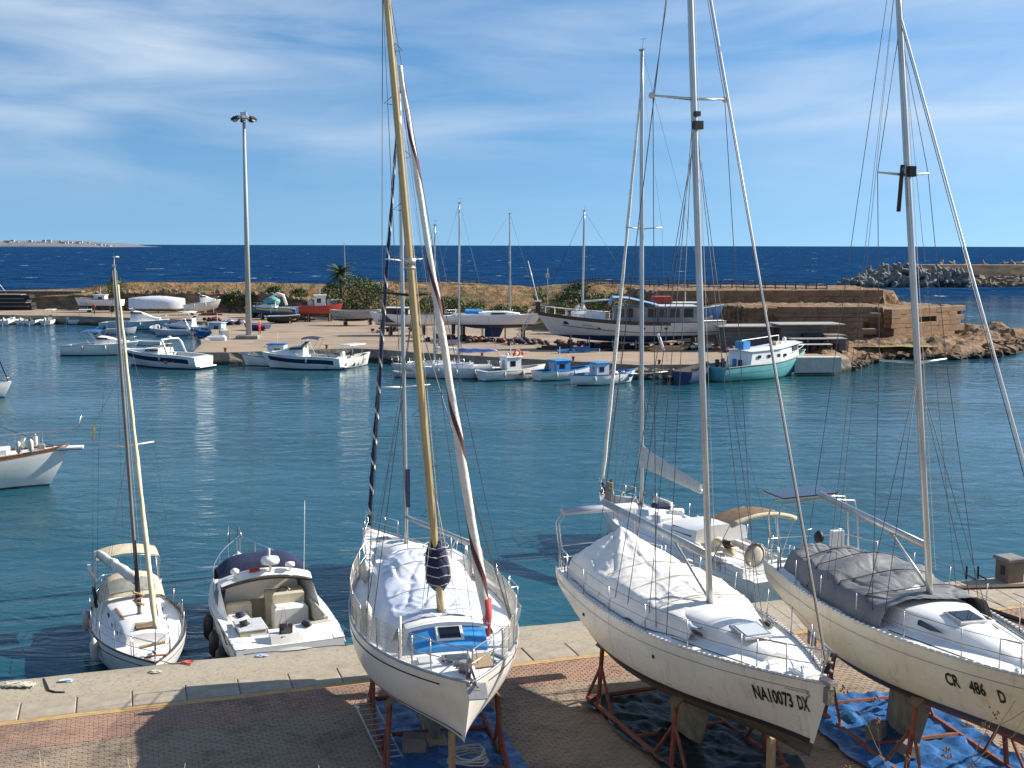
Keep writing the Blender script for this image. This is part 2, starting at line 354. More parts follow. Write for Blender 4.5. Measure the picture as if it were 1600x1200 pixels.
yelm = mat('worn_yellow_paint', (0.52, 0.31, 0.07), 0.8, col2=(0.32, 0.24, 0.15), vscale=4.5, ramp=(0.42, 0.58), stretch=(1, 2.5, 1))
MB().box((6, -2.965, QZ - 0.06), (46, 0.235, 0.13)).build('yellow_line', yelm, quay)
MB().add([(-22, -32, QZ - 0.016), (36, -32, QZ - 0.016), (36, -1.7, QZ - 0.016), (-22, -1.7, QZ - 0.016)], [(0, 1, 2, 3)]).build('paving_bed', mat('sand_joint', (0.15, 0.125, 0.095), 0.95, var=0.3), quay)
def pave_mat(name, a, bcol, c):
    m, nd, lk, b = node_mat(name); geo = nd.new('ShaderNodeNewGeometry'); P = geo.outputs['Position']
    oi = nd.new('ShaderNodeObjectInfo')
    r_ = ramp(nd, [(0, a), (0.5, bcol), (1, c)])
    v_ = nd.new('ShaderNodeTexWhiteNoise'); sc_ = nd.new('ShaderNodeVectorMath'); sc_.operation = 'SNAP'
    sc_.inputs[1].default_value = (0.17, 0.12, 10); lk.new(P, sc_.inputs[0]); lk.new(sc_.outputs[0], v_.inputs['Vector'])
    lk.new(v_.outputs['Value'], r_.inputs[0])
    d_ = mixc(nd, lk, maprange(nd, lk, noise_n(nd, lk, P, 1.1, 7, .68), 0.5, 0.70, 0, 0.75), r_.outputs[0], (0.08, 0.065, 0.055))
    d_ = mixc(nd, lk, maprange(nd, lk, noise_n(nd, lk, P, 0.35, 6, .6), 0.52, 0.68, 0, 0.5), d_, (0.12, 0.10, 0.085))
    lk.new(d_, b.inputs['Base Color']); b.inputs['Roughness'].default_value = 0.9; bump_n(nd, lk, noise_n(nd, lk, P, 60, 4), 0.4, 0.01, b); return m
redp = pave_mat('red_brick_paving', (0.295, 0.17, 0.115), (0.34, 0.205, 0.14), (0.315, 0.20, 0.145))
gryp = pave_mat('grey_paving', (0.255, 0.19, 0.135), (0.30, 0.225, 0.158), (0.285, 0.225, 0.168))
QI = quay.matrix_basis
qinv = (Matrix.Translation(quay.location) @ Matrix.Rotation(QA, 4, 'Z')).inverted()
def in_view(x, y):
    w = Vector((-4.61 + x * math.cos(QA) - y * math.sin(QA), 31.72 + x * math.sin(QA) + y * math.cos(QA)))
    c = w.y * math.cos(PITCH) + (CAM_H - QZ) * math.sin(PITCH); u = w.y * math.sin(PITCH) - (CAM_H - QZ) * math.cos(PITCH)
    px = 800 + FPX * w.x / c; py = 600 - FPX * u / c
    return -70 < px < 1670 and py < 1235, py
def brick_pts(hx, hy, zig):
    g = 0.006; hx -= g; hy -= g
    if not zig: return [(-hx, -hy), (hx, -hy), (hx, hy), (-hx, hy)]
    q = 0.022
    return [(-hx, -hy), (-hx / 2, -hy), (hx / 2, -hy), (hx, -hy), (hx + q, -hy / 2), (hx + q, hy / 2), (hx, hy), (hx / 2, hy), (-hx / 2, hy), (-hx, hy), (-hx + q, hy / 2), (-hx + q, -hy / 2)]
def block(mbx, x, y, z, pts, bz=0.006, dep=0.03):
    n = len(pts); vs = [(x + a, y + c, z - dep) for a, c in pts] + [(x + a, y + c, z - bz) for a, c in pts] + [(x + a * 0.94, y + c * 0.90, z) for a, c in pts]
    fs = [tuple(range(2 * n, 3 * n))]
    for j in (0, n):
        for i in range(n): fs.append((j + i, j + (i + 1) % n, j + n + (i + 1) % n, j + n + i))
    mbx.add(vs, fs)
for nm, mt, y0, y1, L_, W_, zig in (('brick', redp, -3.09, -4.60, 0.20, 0.10, False), ('paving_block', gryp, -4.60, -12.9, 0.225, 0.1125, True)):
    pts = brick_pts(L_ / 2, W_ / 2, zig); rest = MB(); cand = []
    row = 0; y = y0 - W_ / 2
    while y > y1:
        x = -11 + (L_ / 2 if row % 2 else 0)
        while x < 24:
            ok, py = in_view(x, y)
            if ok: cand.append((py, x, y, QZ + random.uniform(-0.004, 0.003)))
            x += L_
        row += 1; y -= W_
    cand.sort(reverse=True)
    single = MB(); block(single, 0, 0, 0, pts); sme = single.mesh(nm, mt)
    near = [c for c in cand if c[0] < 1196][:300]; ns = set(near)
    for c in near:
        o = bpy.data.objects.new(nm, sme); COL.objects.link(o); o.parent = quay; o.location = c[1:4]
    for c in cand:
        if c not in ns: block(rest, c[1], c[2], c[3], pts)
    tag(rest.build(nm + '_paving', mt, quay), kind='stuff')

# hillside below the camera
hm, nd, lk, b = node_mat('dry_hillside'); geo = nd.new('ShaderNodeNewGeometry'); P = geo.outputs['Position']
lk.new(mixc(nd, lk, noise_n(nd, lk, P, 1.4, 7), (0.16, 0.11, 0.06), (0.36, 0.28, 0.15)), b.inputs['Base Color']); b.inputs['Roughness'].default_value = 1
bump_n(nd, lk, noise_n(nd, lk, P, 6, 6), 0.8, 0.1, b)
rows = []
for i in range(41):
    y = -8 + i * 0.66; row = []
    for k in range(61):
        x = -45 + k * 1.5; z = min(10.8, 10.85 - 0.545 * max(0, y - 0.5))
        row.append((x, y, max(z, 1.2) + 0.18 * nz(x * .4, y * .4)))
    rows.append(row)
tag(MB().grid(rows).build('hillside', hm, smooth=True), kind='structure')

# ---- far quay pavement
fm, nd, lk, b = node_mat('far_quay_concrete'); geo = nd.new('ShaderNodeNewGeometry'); P = geo.outputs['Position']
c1 = mixc(nd, lk, maprange(nd, lk, noise_n(nd, lk, P, 0.12, 6), 0.35, 0.65), (0.33, 0.245, 0.165), (0.27, 0.205, 0.15))
c2 = mixc(nd, lk, maprange(nd, lk, noise_n(nd, lk, P, 0.4, 8, .7, scale3=(0.4, 1, 1)), 0.50, 0.62, 0, 0.8), c1, (0.16, 0.125, 0.095))
lk.new(c2, b.inputs['Base Color']); b.inputs['Roughness'].default_value = 0.95; bump_n(nd, lk, noise_n(nd, lk, P, 3, 6), 0.3, 0.05, b)
sm2, nd, lk, b = node_mat('quay_wall_stone'); geo = nd.new('ShaderNodeNewGeometry'); P = geo.outputs['Position']
sx2 = nd.new('ShaderNodeSeparateXYZ'); lk.new(P, sx2.inputs[0])
st = mixc(nd, lk, noise_n(nd, lk, P, 0.9, 7), (0.17, 0.145, 0.11), (0.34, 0.29, 0.22))
wet = mixc(nd, lk, maprange(nd, lk, sx2.outputs['Z'], 0.25, 0.55, 1, 0), st, (0.035, 0.04, 0.03))
lk.new(wet, b.inputs['Base Color']); b.inputs['Roughness'].default_value = 0.9; bump_n(nd, lk, noise_n(nd, lk, P, 2, 6), 0.8, 0.2, b)
FZ = 1.3
edge = [(-130, 193), (-100, 191), (-70, 185.5), (-52, 179), (-44, 171), (-38, 150), (-33.2, 123), (-29.5, 123), (-17.2, 128.3), (-13.7, 126.8), (-10.3, 123.7), (0.5, 117.4), (12, 111), (17.4, 111.6), (22, 115.5), (31.8, 116.2), (33.8, 117.5)]
back = [(36, 138), (34, 160), (10, 185), (-20, 205), (-60, 222), (-130, 226)]
poly = edge + back
fq = tag(MB().add([(x, y, FZ) for x, y in poly], [tuple(range(len(poly)))]).build('far_quay', fm), kind='structure')
def wall_rows(pts, z0, z1, step, thick):
    rows = []
    for (a, c) in zip(pts[:-1], pts[1:]):
        a = Vector(a); c = Vector(c); n = max(1, int((c - a).length / step)); nrm = Vector(((c - a).y, -(c - a).x)).normalized()
        for i in range(n + (1 if c == Vector(pts[-1]) else 0)):
            p = a.lerp(c, i / n); rows.append((p, nrm))
    return rows
rows = []
for p, nrm in wall_rows(edge, -1, FZ, 0.8, 0.3):
    row = []
    for k in range(6):
        z = lerp(FZ + 0.02, -0.8, k / 5); q = p + nrm * (0.03 if k == 0 else 0.12 * k / 5 + 0.16 * nz(p.x * .9, p.y * .9, z * 1.6))
        row.append((q.x, q.y, z))
    rows.append([(p.x - nrm.x * 0.45, p.y - nrm.y * 0.45, FZ + 0.02)] + row)
MB().grid(rows).build('quay_wall', sm2, fq)
for i in range(64):                                   # rough stones at the foot of the wall by the fishing boats
    t = i % 32; lv = i // 32
    x = 11.6 + t * 0.34 + random.uniform(-.1, .1); y = 110.75 if x < 17.4 else 110.9 + (x - 17.4) * .85
    o = MB().ball((0, 0, 0), random.uniform(0.28, 0.5), 7, 5, (1.2, 0.8, 0.75), 0.7, i * 3.1).build('stone', sm2, fq)
    o.location = (x, y - 0.15 - 0.3 * (1 - lv), 0.15 + 0.55 * lv)
for i, (x, y) in enumerate([(-30, 123.6), (-20, 127.6), (-3, 119.9), (6, 114.8), (14, 111.7)]):
    bo = empty('mooring_bollard', (x, y, FZ), 0, ['rusty bollard on the corner of the lamp platform', 'rusty bollard behind the white motor cruiser', 'rusty bollard beside the sailboat with the lazy bag', 'rusty bollard behind the three fishing boats', 'rusty bollard above the rough quay stones'][i], 'bollard', 'mooring bollards on the far quay')
    MB().lathe([(0.2, 0), (0.14, 0.06), (0.12, 0.3), (0.2, 0.36), (0.2, 0.42), (0.1, 0.46)], n=10).build('post', rust, bo, True); MB().lathe([(0.24, 0), (0.24, 0.03)], n=10).build('base', rust, bo)

# ---- embankment behind the quay
em, nd, lk, b = node_mat('embankment_earth'); geo = nd.new('ShaderNodeNewGeometry'); P = geo.outputs['Position']
sx3 = nd.new('ShaderNodeSeparateXYZ'); lk.new(geo.outputs['Normal'], sx3.inputs[0])
dry = mixc(nd, lk, maprange(nd, lk, noise_n(nd, lk, P, 0.35, 7), 0.35, 0.65), (0.34, 0.20, 0.085), (0.20, 0.11, 0.05))
dry2 = mixc(nd, lk, maprange(nd, lk, noise_n(nd, lk, P, 0.16, 6), 0.52, 0.64), dry, (0.13, 0.13, 0.045))
rock = mixc(nd, lk, maprange(nd, lk, noise_n(nd, lk, P, 0.8, 7, scale3=(0.5, 0.5, 1.6)), 0.38, 0.62), (0.10, 0.07, 0.048), (0.27, 0.165, 0.09))
lk.new(mixc(nd, lk, maprange(nd, lk, sx3.outputs['Z'], 0.62, 0.85), rock, dry2), b.inputs['Base Color']); b.inputs['Roughness'].default_value = 1
bump_n(nd, lk, noise_n(nd, lk, P, 1.6, 7), 0.9, 0.35, b)
toe = [(-130, 212), (-77, 204.6), (-60, 200.7), (-42, 195), (-30, 186), (-21, 178), (-9, 171), (4, 156), (14, 148), (24, 145), (32, 146), (42, 149), (50, 152)]
crest = [(-150, 462, 224), (140, 452, 216), (200, 443, 216), (400, 443, 210), (520, 446, 205), (600, 441, 197), (700, 441, 192), (830, 449, 184), (930, 441, 174), (1060, 449, 166), (1180, 453, 162), (1290, 455, 158), (1385, 457, 154)]
steep = [0.85, 0.85, 0.85, 0.8, 0.6, 0.3, 0.1, 0.12, 0.45, 0.7, 0.75, 0.8, 0.85]
stn = []
for (a, c, k) in zip(toe, crest, steep):
    w = atY(*c); stn.append((Vector((a[0], a[1], 1.2)), w, k))
rows = []; M_ = 26; EMB = []
for i in range(len(stn) - 1):
    for s_ in range(14):
        f = s_ / 14; A = stn[i][0].lerp(stn[i + 1][0], f); C = stn[i][1].lerp(stn[i + 1][1], f); k = lerp(stn[i][2], stn[i + 1][2], f); row = []
        for j in range(M_ + 1):
            s = j / M_; p = A.lerp(C, s)
            z = 1.2 + (C.z - 1.2) * ((1 - k) * sstep(s) * 0.5 + (1 - k) * s * 0.5 + k * (0.88 * sstep(min(1, s * 11)) + 0.12 * sstep((s - 0.35) / 0.5)))
            amp = 0.0 if j == 0 else (0.5 if j < M_ else 0.22)
            row.append((p.x + amp * nz(p.x * .5, p.y * .5, 3), p.y + 1.1 * amp * nz(p.x * .35, z * .8, 8), z + amp * 0.55 * fbm(p.x * .35, p.y * .35, 2)))
        EMB.append(row[:])
        row += [(C.x, C.y + 5, C.z - 0.1 + 0.2 * nz(C.x * .4, 1)), (C.x, C.y + 10, C.z - 1.5), (C.x, C.y + 20, -1.5)]
        rows.append(row)
emb = tag(MB().grid(rows).build('embankment', em), kind='structure')
def emb_pt(px, s):                       # point on the embankment near the photo column px, s from toe to crest
    best = min(EMB, key=lambda r_: abs(800 + FPX * r_[int(s * M_)][0] / (r_[int(s * M_)][1] * math.cos(PITCH) + (CAM_H - r_[int(s * M_)][2]) * math.sin(PITCH)) - px))
    return Vector(best[int(s * M_)])

# ---- rocky headland (height field with cut terraces)
def inside(pg, x, y):
    c = False; n = len(pg)
    for i in range(n):
        (x1, y1), (x2, y2) = pg[i], pg[(i + 1) % n]
        if (y1 > y) != (y2 > y) and x < (x2 - x1) * (y - y1) / (y2 - y1) + x1: c = not c
    return c
T1 = [(27.5, 137.5), (33, 136.6), (40.6, 137.2), (41.4, 140.6), (43.6, 138.7), (49, 142.6), (55.2, 148), (57, 158), (50, 175), (20, 175), (24, 145)]
T2 = [(18, 146.5), (26, 146), (36, 147.6), (42, 149.3), (47.5, 151), (51, 156), (50, 178), (14, 178)]
SH = [(31, 117), (35.5, 121), (39.5, 129.5), (44, 131.3), (50, 131.2), (55, 134), (62, 142.4), (72, 147.5), (90, 156), (90, 168), (70, 163), (62, 160), (58, 176), (10, 178), (20, 140), (28, 126)]
def seg_d(pg, x, y):
    m = 1e9; n = len(pg); p = Vector((x, y))
    for i in range(n):
        a = Vector(pg[i]); c = Vector(pg[(i + 1) % n]); t = max(0, min(1, (p - a).dot(c - a) / (c - a).length_squared)); m = min(m, (p - a.lerp(c, t)).length)
    return m
rows = []; G = 0.42
for j in range(int(62 / G)):
    row = []; y = 114 + j * G
    for i in range(int(82 / G)):
        x = 10 + i * G
        if x > 66 and j % 1: continue
        xx = x + 0.5 * nz(x * .55, y * .55, 5) + .25 * nz(x * 1.9, y * 1.9, 2); yy = y + 0.5 * nz(x * .55, y * .55, 9) + .25 * nz(x * 1.7, y * 1.7, 7)
        ins = inside(SH, xx, yy); d = seg_d(SH, xx, yy)
        f = fbm(x * .5, y * .5, 1, 4); st_ = abs(nz(x * .8 - y * .5, y * .9, 4))
        if ins:
            kk = 1 - .45 * sstep((x - 52) / 4); z = 0.1 + kk * (1.1 * sstep(d / 3.5) + 0.5 * sstep(d / 7) + 0.5 * f * sstep(d / 1.5) + 0.3 * st_)
            if x > 54: z += .55 * sstep((x - 54) / 5) * sstep(d / 6) * (1 + 0.8 * f) + .9 * math.exp(-((x - 61) / 3.2) ** 2 - ((y - 153) / 4) ** 2)
            if inside(T1, xx, yy):
                d1 = seg_d(T1, xx, yy); z = lerp(5.45, 4.85, sstep((x - 40) / 15)) + 0.16 * fbm(x * .8, y * .8, 3) - 0.35 * max(0, 1 - d1 / 0.8) * (0.5 + abs(nz(x, y, 1)))
            if inside(T2, xx, yy):
                d2 = seg_d(T2, xx, yy); z = 5.55 + 1.15 * sstep(d2 / 1.0 + 0.2) + 0.2 * fbm(x * .7, y * .7, 6)
        else: z = -0.15 - 0.5 * min(3, d)
        row.append((x, y, z))
    rows.append(row)
rm_, nd, lk, b = node_mat('headland_rock'); geo = nd.new('ShaderNodeNewGeometry'); P = geo.outputs['Position']
sx4 = nd.new('ShaderNodeSeparateXYZ'); lk.new(geo.outputs['Normal'], sx4.inputs[0]); sx5 = nd.new('ShaderNodeSeparateXYZ'); lk.new(P, sx5.inputs[0])
ra = mixc(nd, lk, maprange(nd, lk, noise_n(nd, lk, P, 0.7, 8, scale3=(0.6, 0.6, 1.8)), 0.34, 0.66), (0.10, 0.058, 0.034), (0.32, 0.195, 0.10))
rb = mixc(nd, lk, maprange(nd, lk, noise_n(nd, lk, P, 0.25, 5), 0.5, 0.68), ra, (0.20, 0.15, 0.10))
rc = mixc(nd, lk, maprange(nd, lk, sx5.outputs['Z'], 0.25, 0.7, 1, 0), rb, (0.045, 0.04, 0.03)); lk.new(rc, b.inputs['Base Color']); b.inputs['Roughness'].default_value = 1
bump_n(nd, lk, noise_n(nd, lk, P, 1.5, 8, 0.65), 1.0, 0.4, b)
head = tag(MB().grid(rows).build('headland', rm_), kind='structure')
shore = [(33.6, 117.6), (36, 121.2), (39.8, 129.2), (44, 130.9), (50, 130.9), (55, 133.8), (62, 142), (70, 146.4)]
k = 0
for a, c in zip(shore[:-1], shore[1:]):
    a = Vector(a); c = Vector(c); n = int((c - a).length / 0.62)
    for i in range(n):
        p = a.lerp(c, (i + random.random()) / n) + Vector((random.uniform(-.6, .3), random.uniform(-.1, 1.3))); k += 1; s_ = random.uniform(0.28, 0.8)
        o = MB().ball((0, 0, 0), s_, 7, 5, (1.25, 0.95, 0.7), 0.8, k * 1.7).build('rock', rm_, head); o.location = (p.x, p.y, 0.1 + random.uniform(0, .35)); o.rotation_euler = (0, 0, random.random() * 3)
for k in range(70):
    x = random.uniform(46, 66); y = 133 + (x - 46) * .55 + random.uniform(0, 8); s_ = random.uniform(.2, .5)
    if inside(T1, x, y) or inside(T1, x, y + .8): continue
    o = MB().ball((0, 0, 0), s_, 7, 5, (1.3, 1.0, 0.6), 0.8, k * 2.3).build('rock', rm_, head); o.location = (x, y, 1.0 + .2 * random.random() - (0.2 if x > 56 else 0)); o.rotation_euler = (0, 0, random.random() * 3)
# cut stone courses on the cliff faces
cutm = mat('cut_sandstone', (0.27, 0.165, 0.09), 1.0, col2=(0.17, 0.10, 0.06), vscale=1.2, bump=0.8, bscale=5)
for (a, c, nz_, z0, z1) in (((30.6, 136.7), (40.4, 137.0), 1, 1.3, 5.3), ((44.2, 138.9), (54.8, 147.4), 1, 1.3, 4.7), ((18, 146.0), (46.5, 150.3), 1, 5.4, 6.6), ((55.4, 148.2), (57.2, 157.5), 1, 1.6, 4.6)):
    a = Vector(a); c = Vector(c); ln = (c - a).length; ang = math.atan2((c - a).y, (c - a).x); z = z0; r_ = 0
    while z < z1:
        h = random.uniform(.4, .85); u = random.uniform(-.5, .1)
        while u < ln - .5:
            w = random.uniform(1.4, 4.2)
            if random.random() < 0.97:
                p = a.lerp(c, min(1, (u + w / 2) / ln))
                o = MB().bbox((0, 0, 0), (w - .03, 1.1, h - .02), .04).build('stone', cutm, head)
                o.location = (p.x, p.y + random.uniform(-.55, -.46), z + h / 2); o.rotation_euler = (random.uniform(-.02, .02), random.uniform(-.012, .012), ang + random.uniform(-.015, .015))
            u += w
        z += h
MB().grid([[(x, y, 1.32 + 0.12 * nz(x, y)) for x in [34 + i * .8 for i in range(18)]] for y in (131.8 + 0.0, 133.2, 134.6, 136.0)]).build('grass_patch', mat('green_turf', (0.17, 0.19, 0.05), 1, col2=(0.26, 0.20, 0.07), vscale=1.2, bump=0.6, bscale=6), head, True)

# ---- breakwater: tetrapods, wall, rubble
conc = mat('weathered_concrete', (0.25, 0.24, 0.225), 0.95, col2=(0.13, 0.125, 0.12), vscale=0.6, bump=0.3, bscale=4)
def tetra_mesh(i):
    m = MB(); r_ = 1.9
    for d in ((0, 0, 1), (0.943, 0, -0.333), (-0.471, 0.816, -0.333), (-0.471, -0.816, -0.333)):
        d = Vector(d); m.tube([(0, 0, 0), tuple(d * r_ * 0.5), tuple(d * r_ * 0.97), tuple(d * r_)], [0.62, 0.54, 0.38, 0.28], 9)
    return m.mesh('tetrapod', conc, False)
tme = tetra_mesh(0)
k = 0
for i in range(95):
    u = random.random(); X = 101 + u * 38; hmax = 5.3 * sstep((X - 99) / 17) * (1 if X < 128 else 1 - 0.3 * (X - 128) / 10)
    z = 0.2 + hmax * random.random() ** 0.8; Y = 360 + (z / 6) * 9 + random.uniform(-1.5, 1.5)
    o = bpy.data.objects.new('tetrapod', tme); COL.objects.link(o); o.location = (X, Y, z); o.rotation_euler = (random.random() * 6, random.random() * 6, random.random() * 6)
    s_ = random.uniform(1.15, 1.6); o.scale = (s_, s_, s_)
    tag(o, 'grey concrete tetrapod heaped at the tip of the breakwater', 'tetrapod', 'tetrapods heaped at the tip of the breakwater')
for i, px in enumerate((1508, 1536, 1568, 1585, 1596, 1488, 1470)):
    w = atY(px, 411, 392); o = bpy.data.objects.new('tetrapod', tme); COL.objects.link(o); o.location = w; o.rotation_euler = (i, i * 2, i * .7); o.scale = (.95, .95, .95)
    tag(o, 'grey concrete tetrapod showing above the ochre breakwater wall', 'tetrapod', 'tetrapods behind the breakwater wall')
bw = empty('breakwater', (0, 0, 0), 0, 'ochre concrete breakwater wall with rubble foot across the bay', 'breakwater')
MB().bbox((205, 388, 3.0), (152, 3, 7.2), .15, R(1.5)).build('wall', mat('sunlit_ochre_render', (0.62, 0.42, 0.24), .95, col2=(.30, .21, .13), vscale=.3, stretch=(1, 1, 3)), bw)  # wall ochre brightened so its shaded face reads as sunlit
MB().bbox((212, 380, 0.6), (150, 12, 3.0), .2, R(1.5)).build('ledge', conc, bw)
for i in range(150):
    X = random.uniform(133, 186); o = MB().ball((0, 0, 0), random.uniform(.9, 1.9), 7, 5, (1.3, 1, .8), .9, i * 1.3).build('rock', mat('breakwater_rock', (.24, .17, .11), 1, col2=(.12, .10, .08), vscale=.5, bump=.6, bscale=2), bw)
    f = random.random(); o.location = (X, 366 + 9 * f + (X - 133) * .05, 0.1 + 2.0 * f)

# ---- sea wall at far left, fences on the crest
w0 = atY(-60, 458, 207); w1 = atY(128, 458, 207)
sw = empty('sea_wall', (0, 0, 0), 0, 'long ochre sea wall behind the stacked dark pontoons', 'wall')
MB().bbox(((w0.x + w1.x) / 2, 207.5, 3.0), (w1.x - w0.x, 1.2, 2 * (w1.z - 3.0)), .06).build('wall', mat('sea_wall_ochre', (.36, .22, .12), .95, col2=(.24, .15, .09), vscale=.4, bump=.4, bscale=3), sw)
MB().bbox(((w0.x + w1.x) / 2, 207.4, w1.z + .1), (w1.x - w0.x + .3, 1.7, .2), .04).build('coping', conc, sw)
def fence(name, pts, label, gap, rails, mt, hgt):
    f = empty(name, pts[0], 0, label, 'fence'); o0 = Vector(pts[0])
    for a, c in zip(pts[:-1], pts[1:]):
        a = Vector(a); c = Vector(c); n = max(1, round((c - a).length / gap))
        for i in range(n + (1 if c == Vector(pts[-1]) else 0)):
            p = a.lerp(c, i / n) - o0; MB().box((p.x, p.y, p.z + hgt / 2), (.13, .13, hgt)).build('post', mt, f)
        for h in rails: MB().tube([a - o0 + Vector((0, -.08, h)), c - o0 + Vector((0, -.08, h))], .06, 6).build('rail', mt, f)
fw = mat('grey_fence_wood', (.13, .10, .075), .9, var=.3)
fence('wooden_fence', [atY(930, 447, 172), atY(1000, 449, 168), atY(1090, 452, 164), atY(1180, 453, 161.5), atY(1292, 455, 157.5)], 'long dark wooden post and rail fence along the headland crest', 1.45, (.45, .85, 1.2), fw, 1.3)
fence('wooden_fence', [atY(612, 447, 196), atY(700, 446, 191.5), atY(768, 448, 188)], 'wooden rail fence on the dry grass crest behind the yellow mast', 2.4, (.6, 1.1), fw, 1.2)
fence('wooden_fence', [atY(888, 452, 178), atY(930, 446, 174)], 'short picket run at the left end of the crest fence', .5, (.5, 1.0), fw, 1.3)
# ------------------------------------------------------------------ boat building kit (x forward, y to port, z up from the waterline)
class Hull:
    def __init__(s, L, B, fb, fm, fs, dc, tr=0.6, tm=0.42, p=2.0, n=2.4, nb=1.5, rake=0.8, srake=0.1, zks=0.05, zkb=-0.1, flare=0.0):
        s.L, s.B, s.fb, s.fm, s.fs, s.dc, s.tr, s.tm, s.p, s.n, s.nb, s.rake, s.srake, s.zks, s.zkb, s.flare = L, B, fb, fm, fs, dc, tr, tm, p, n, nb, rake, srake, zks, zkb, flare
    def b(s, t):
        if t < s.tm: return s.B / 2 * (s.tr + (1 - s.tr) * math.sin(math.pi / 2 * t / s.tm) ** 0.9)
        return s.B / 2 * max(0.0, 1 - ((t - s.tm) / (1 - s.tm)) ** s.p)
    def zs(s, t):
        c = 0.38
        if t < c: return s.fm + (s.fs - s.fm) * ((c - t) / c) ** 2
        return s.fm + (s.fb - s.fm) * ((t - c) / (1 - c)) ** 1.8
    def zk(s, t):
        if t < 0.45: return lerp(s.zks, -s.dc, sstep(t / 0.45))
        return lerp(-s.dc, s.zkb, ((t - 0.45) / 0.55) ** 2.6)
    def x(s, t, z):
        u = max(0, min(1, (z + s.dc) / (s.zs(t) + s.dc)))
        xb = s.L - s.rake * (1 - u) ** 1.1; xs = s.srake * (1 - u)
        return xs + t * (xb - xs) - s.L / 2
    def y(s, t, z):
        zs, zk = s.zs(t), s.zk(t)
        q = max(0, min(1, (zs - z) / max(1e-4, zs - zk))); n = lerp(s.n, s.nb, sstep((t - 0.5) / 0.5))
        v = max(0.0, 1 - q ** n) ** (1 / n)
        return s.b(t) * v * (1 - s.flare * q * sstep((t - 0.3) / .5))
    def pt(s, t, z, side, off=0.0): return Vector((s.x(t, z), side * (s.y(t, z) + off), z))
    def edge(s, t, side, inset=0.0, dz=0.0):
        z = s.zs(t); return Vector((s.x(t, z), side * max(0, s.b(t) - inset), z + dz))
    def tx(s, x): return max(0, min(1, (x + s.L / 2) / s.L))
    def bands(s, root, top, bottom, wz=0.0, nt=34, dirty=None):
        ts = [i / nt for i in range(nt + 1)]
        ts = ts[:-1] + [0.985, 0.995, 1.0]
        def shell(za, zb, m):
            mb = MB()
            for side in (1, -1):
                rows = []
                for t in ts:
                    a, c = za(t), zb(t); rows.append([s.pt(t, lerp(a, c, (j / m)), side) for j in range(m + 1)])
                if side == -1: rows = [r_[::-1] for r_ in rows]
                mb.grid([r_[::-1] for r_ in rows])
            a, c = za(0), zb(0)
            l = [s.pt(0, lerp(a, c, j / m), 1) for j in range(m + 1)]; r_ = [s.pt(0, lerp(a, c, j / m), -1) for j in range(m + 1)]
            mb.grid([l, r_])
            return mb
        wzf = lambda t: max(s.zk(t), min(wz, s.zs(t) - .02))
        shell(wzf, s.zs, 9).build('hull', top, root, angle=35)
        shell(s.zk, wzf, 6).build('bottom', bottom, root, angle=40)
    def stripe(s, root, name, m, d0, d1, t0=0.0, t1=0.99, off=0.006, fixed=False, nt=30):
        mb = MB()
        for side in (1, -1):
            rows = []
            for i in range(nt + 1):
                t = lerp(t0, t1, i / nt); z0, z1 = (d0, d1) if fixed else (s.zs(t) - d0, s.zs(t) - d1)
                rows.append([s.pt(t, lerp(z0, z1, j / 2), side, off) for j in range(3)])
            if side == 1: rows = [r_[::-1] for r_ in rows]
            mb.grid(rows)
        return mb.build(name, m, root, True)
    def deck(s, root, m, drop=0.04, camber=0.06, nt=30, t1=0.995, name='deck', t0=0.0):
        rows = []
        for i in range(nt + 1):
            t = lerp(t0, t1, i / nt); bb = max(0.004, s.b(t) - 0.012); z = s.zs(t)
            rows.append([(s.x(t, z), bb * (1 - 2 * j / 8), z - drop + camber * (1 - (1 - 2 * j / 8) ** 2)) for j in range(9)])
        return MB().grid([r_[::-1] for r_ in rows]).build(name, m, root, True)
    def rail(s, root, name, m, r_=0.025, t0=0.0, t1=0.995, dz=0.0, inset=0.0, nt=30, flat=1.0):
        for side in (1, -1):
            MB().tube([s.edge(lerp(t0, t1, i / nt), side, inset, dz) for i in range(nt + 1)], r_, 6, flat=flat).build(name, m, root, True)
    def liner(s, root, m, floor, fmat, inset=0.14, t0=0.04, t1=0.9, nt=22, gun=None):   # open boat: gunwale, inner sides, sole
        rows = []; fl = []
        for i in range(nt + 1):
            t = lerp(t0, t1, i / nt); z = s.zs(t); bb = max(.03, s.b(t) - inset); x = s.x(t, z)
            zf = min(floor(t), z - .08); bf = max(.02, min(bb - .05, s.y(t, zf) - .08))
            rows.append([(x, -bb, z), (x, -bf, zf)] + [(x, bf * (2 * j / 6 - 1), zf) for j in range(1, 6)] + [(x, bf, zf), (x, bb, z)])
        mb = MB().loft(rows); mb.build('inner_liner', fmat, root)
        for side in (1, -1):
            g = []
            for i in range(nt + 5):
                t = i / (nt + 4) * .995; z = s.zs(t); bo = s.b(t) + .02; bi = max(0, s.b(t) - inset); x = s.x(t, z)
                g.append([(x, side * bi, z + .012), (x, side * bi, z + .03), (x, side * bo, z + .03), (x, side * bo, z - .05)])
            if side == -1: g = [q[::-1] for q in g]
            MB().grid(g).build('gunwale', gun or m, root)
        tf = t1
        MB().grid([[s.edge(lerp(tf, .995, i / 8), sd_, 0.02, .015) for sd_ in (-1, 1)] for i in range(9)]).build('foredeck', gun or m, root)
        MB().grid([[s.edge(lerp(0, t0, i / 2), sd_, 0.02, .012) for sd_ in (-1, 1)] for i in range(3)]).build('aft_deck', gun or m, root)

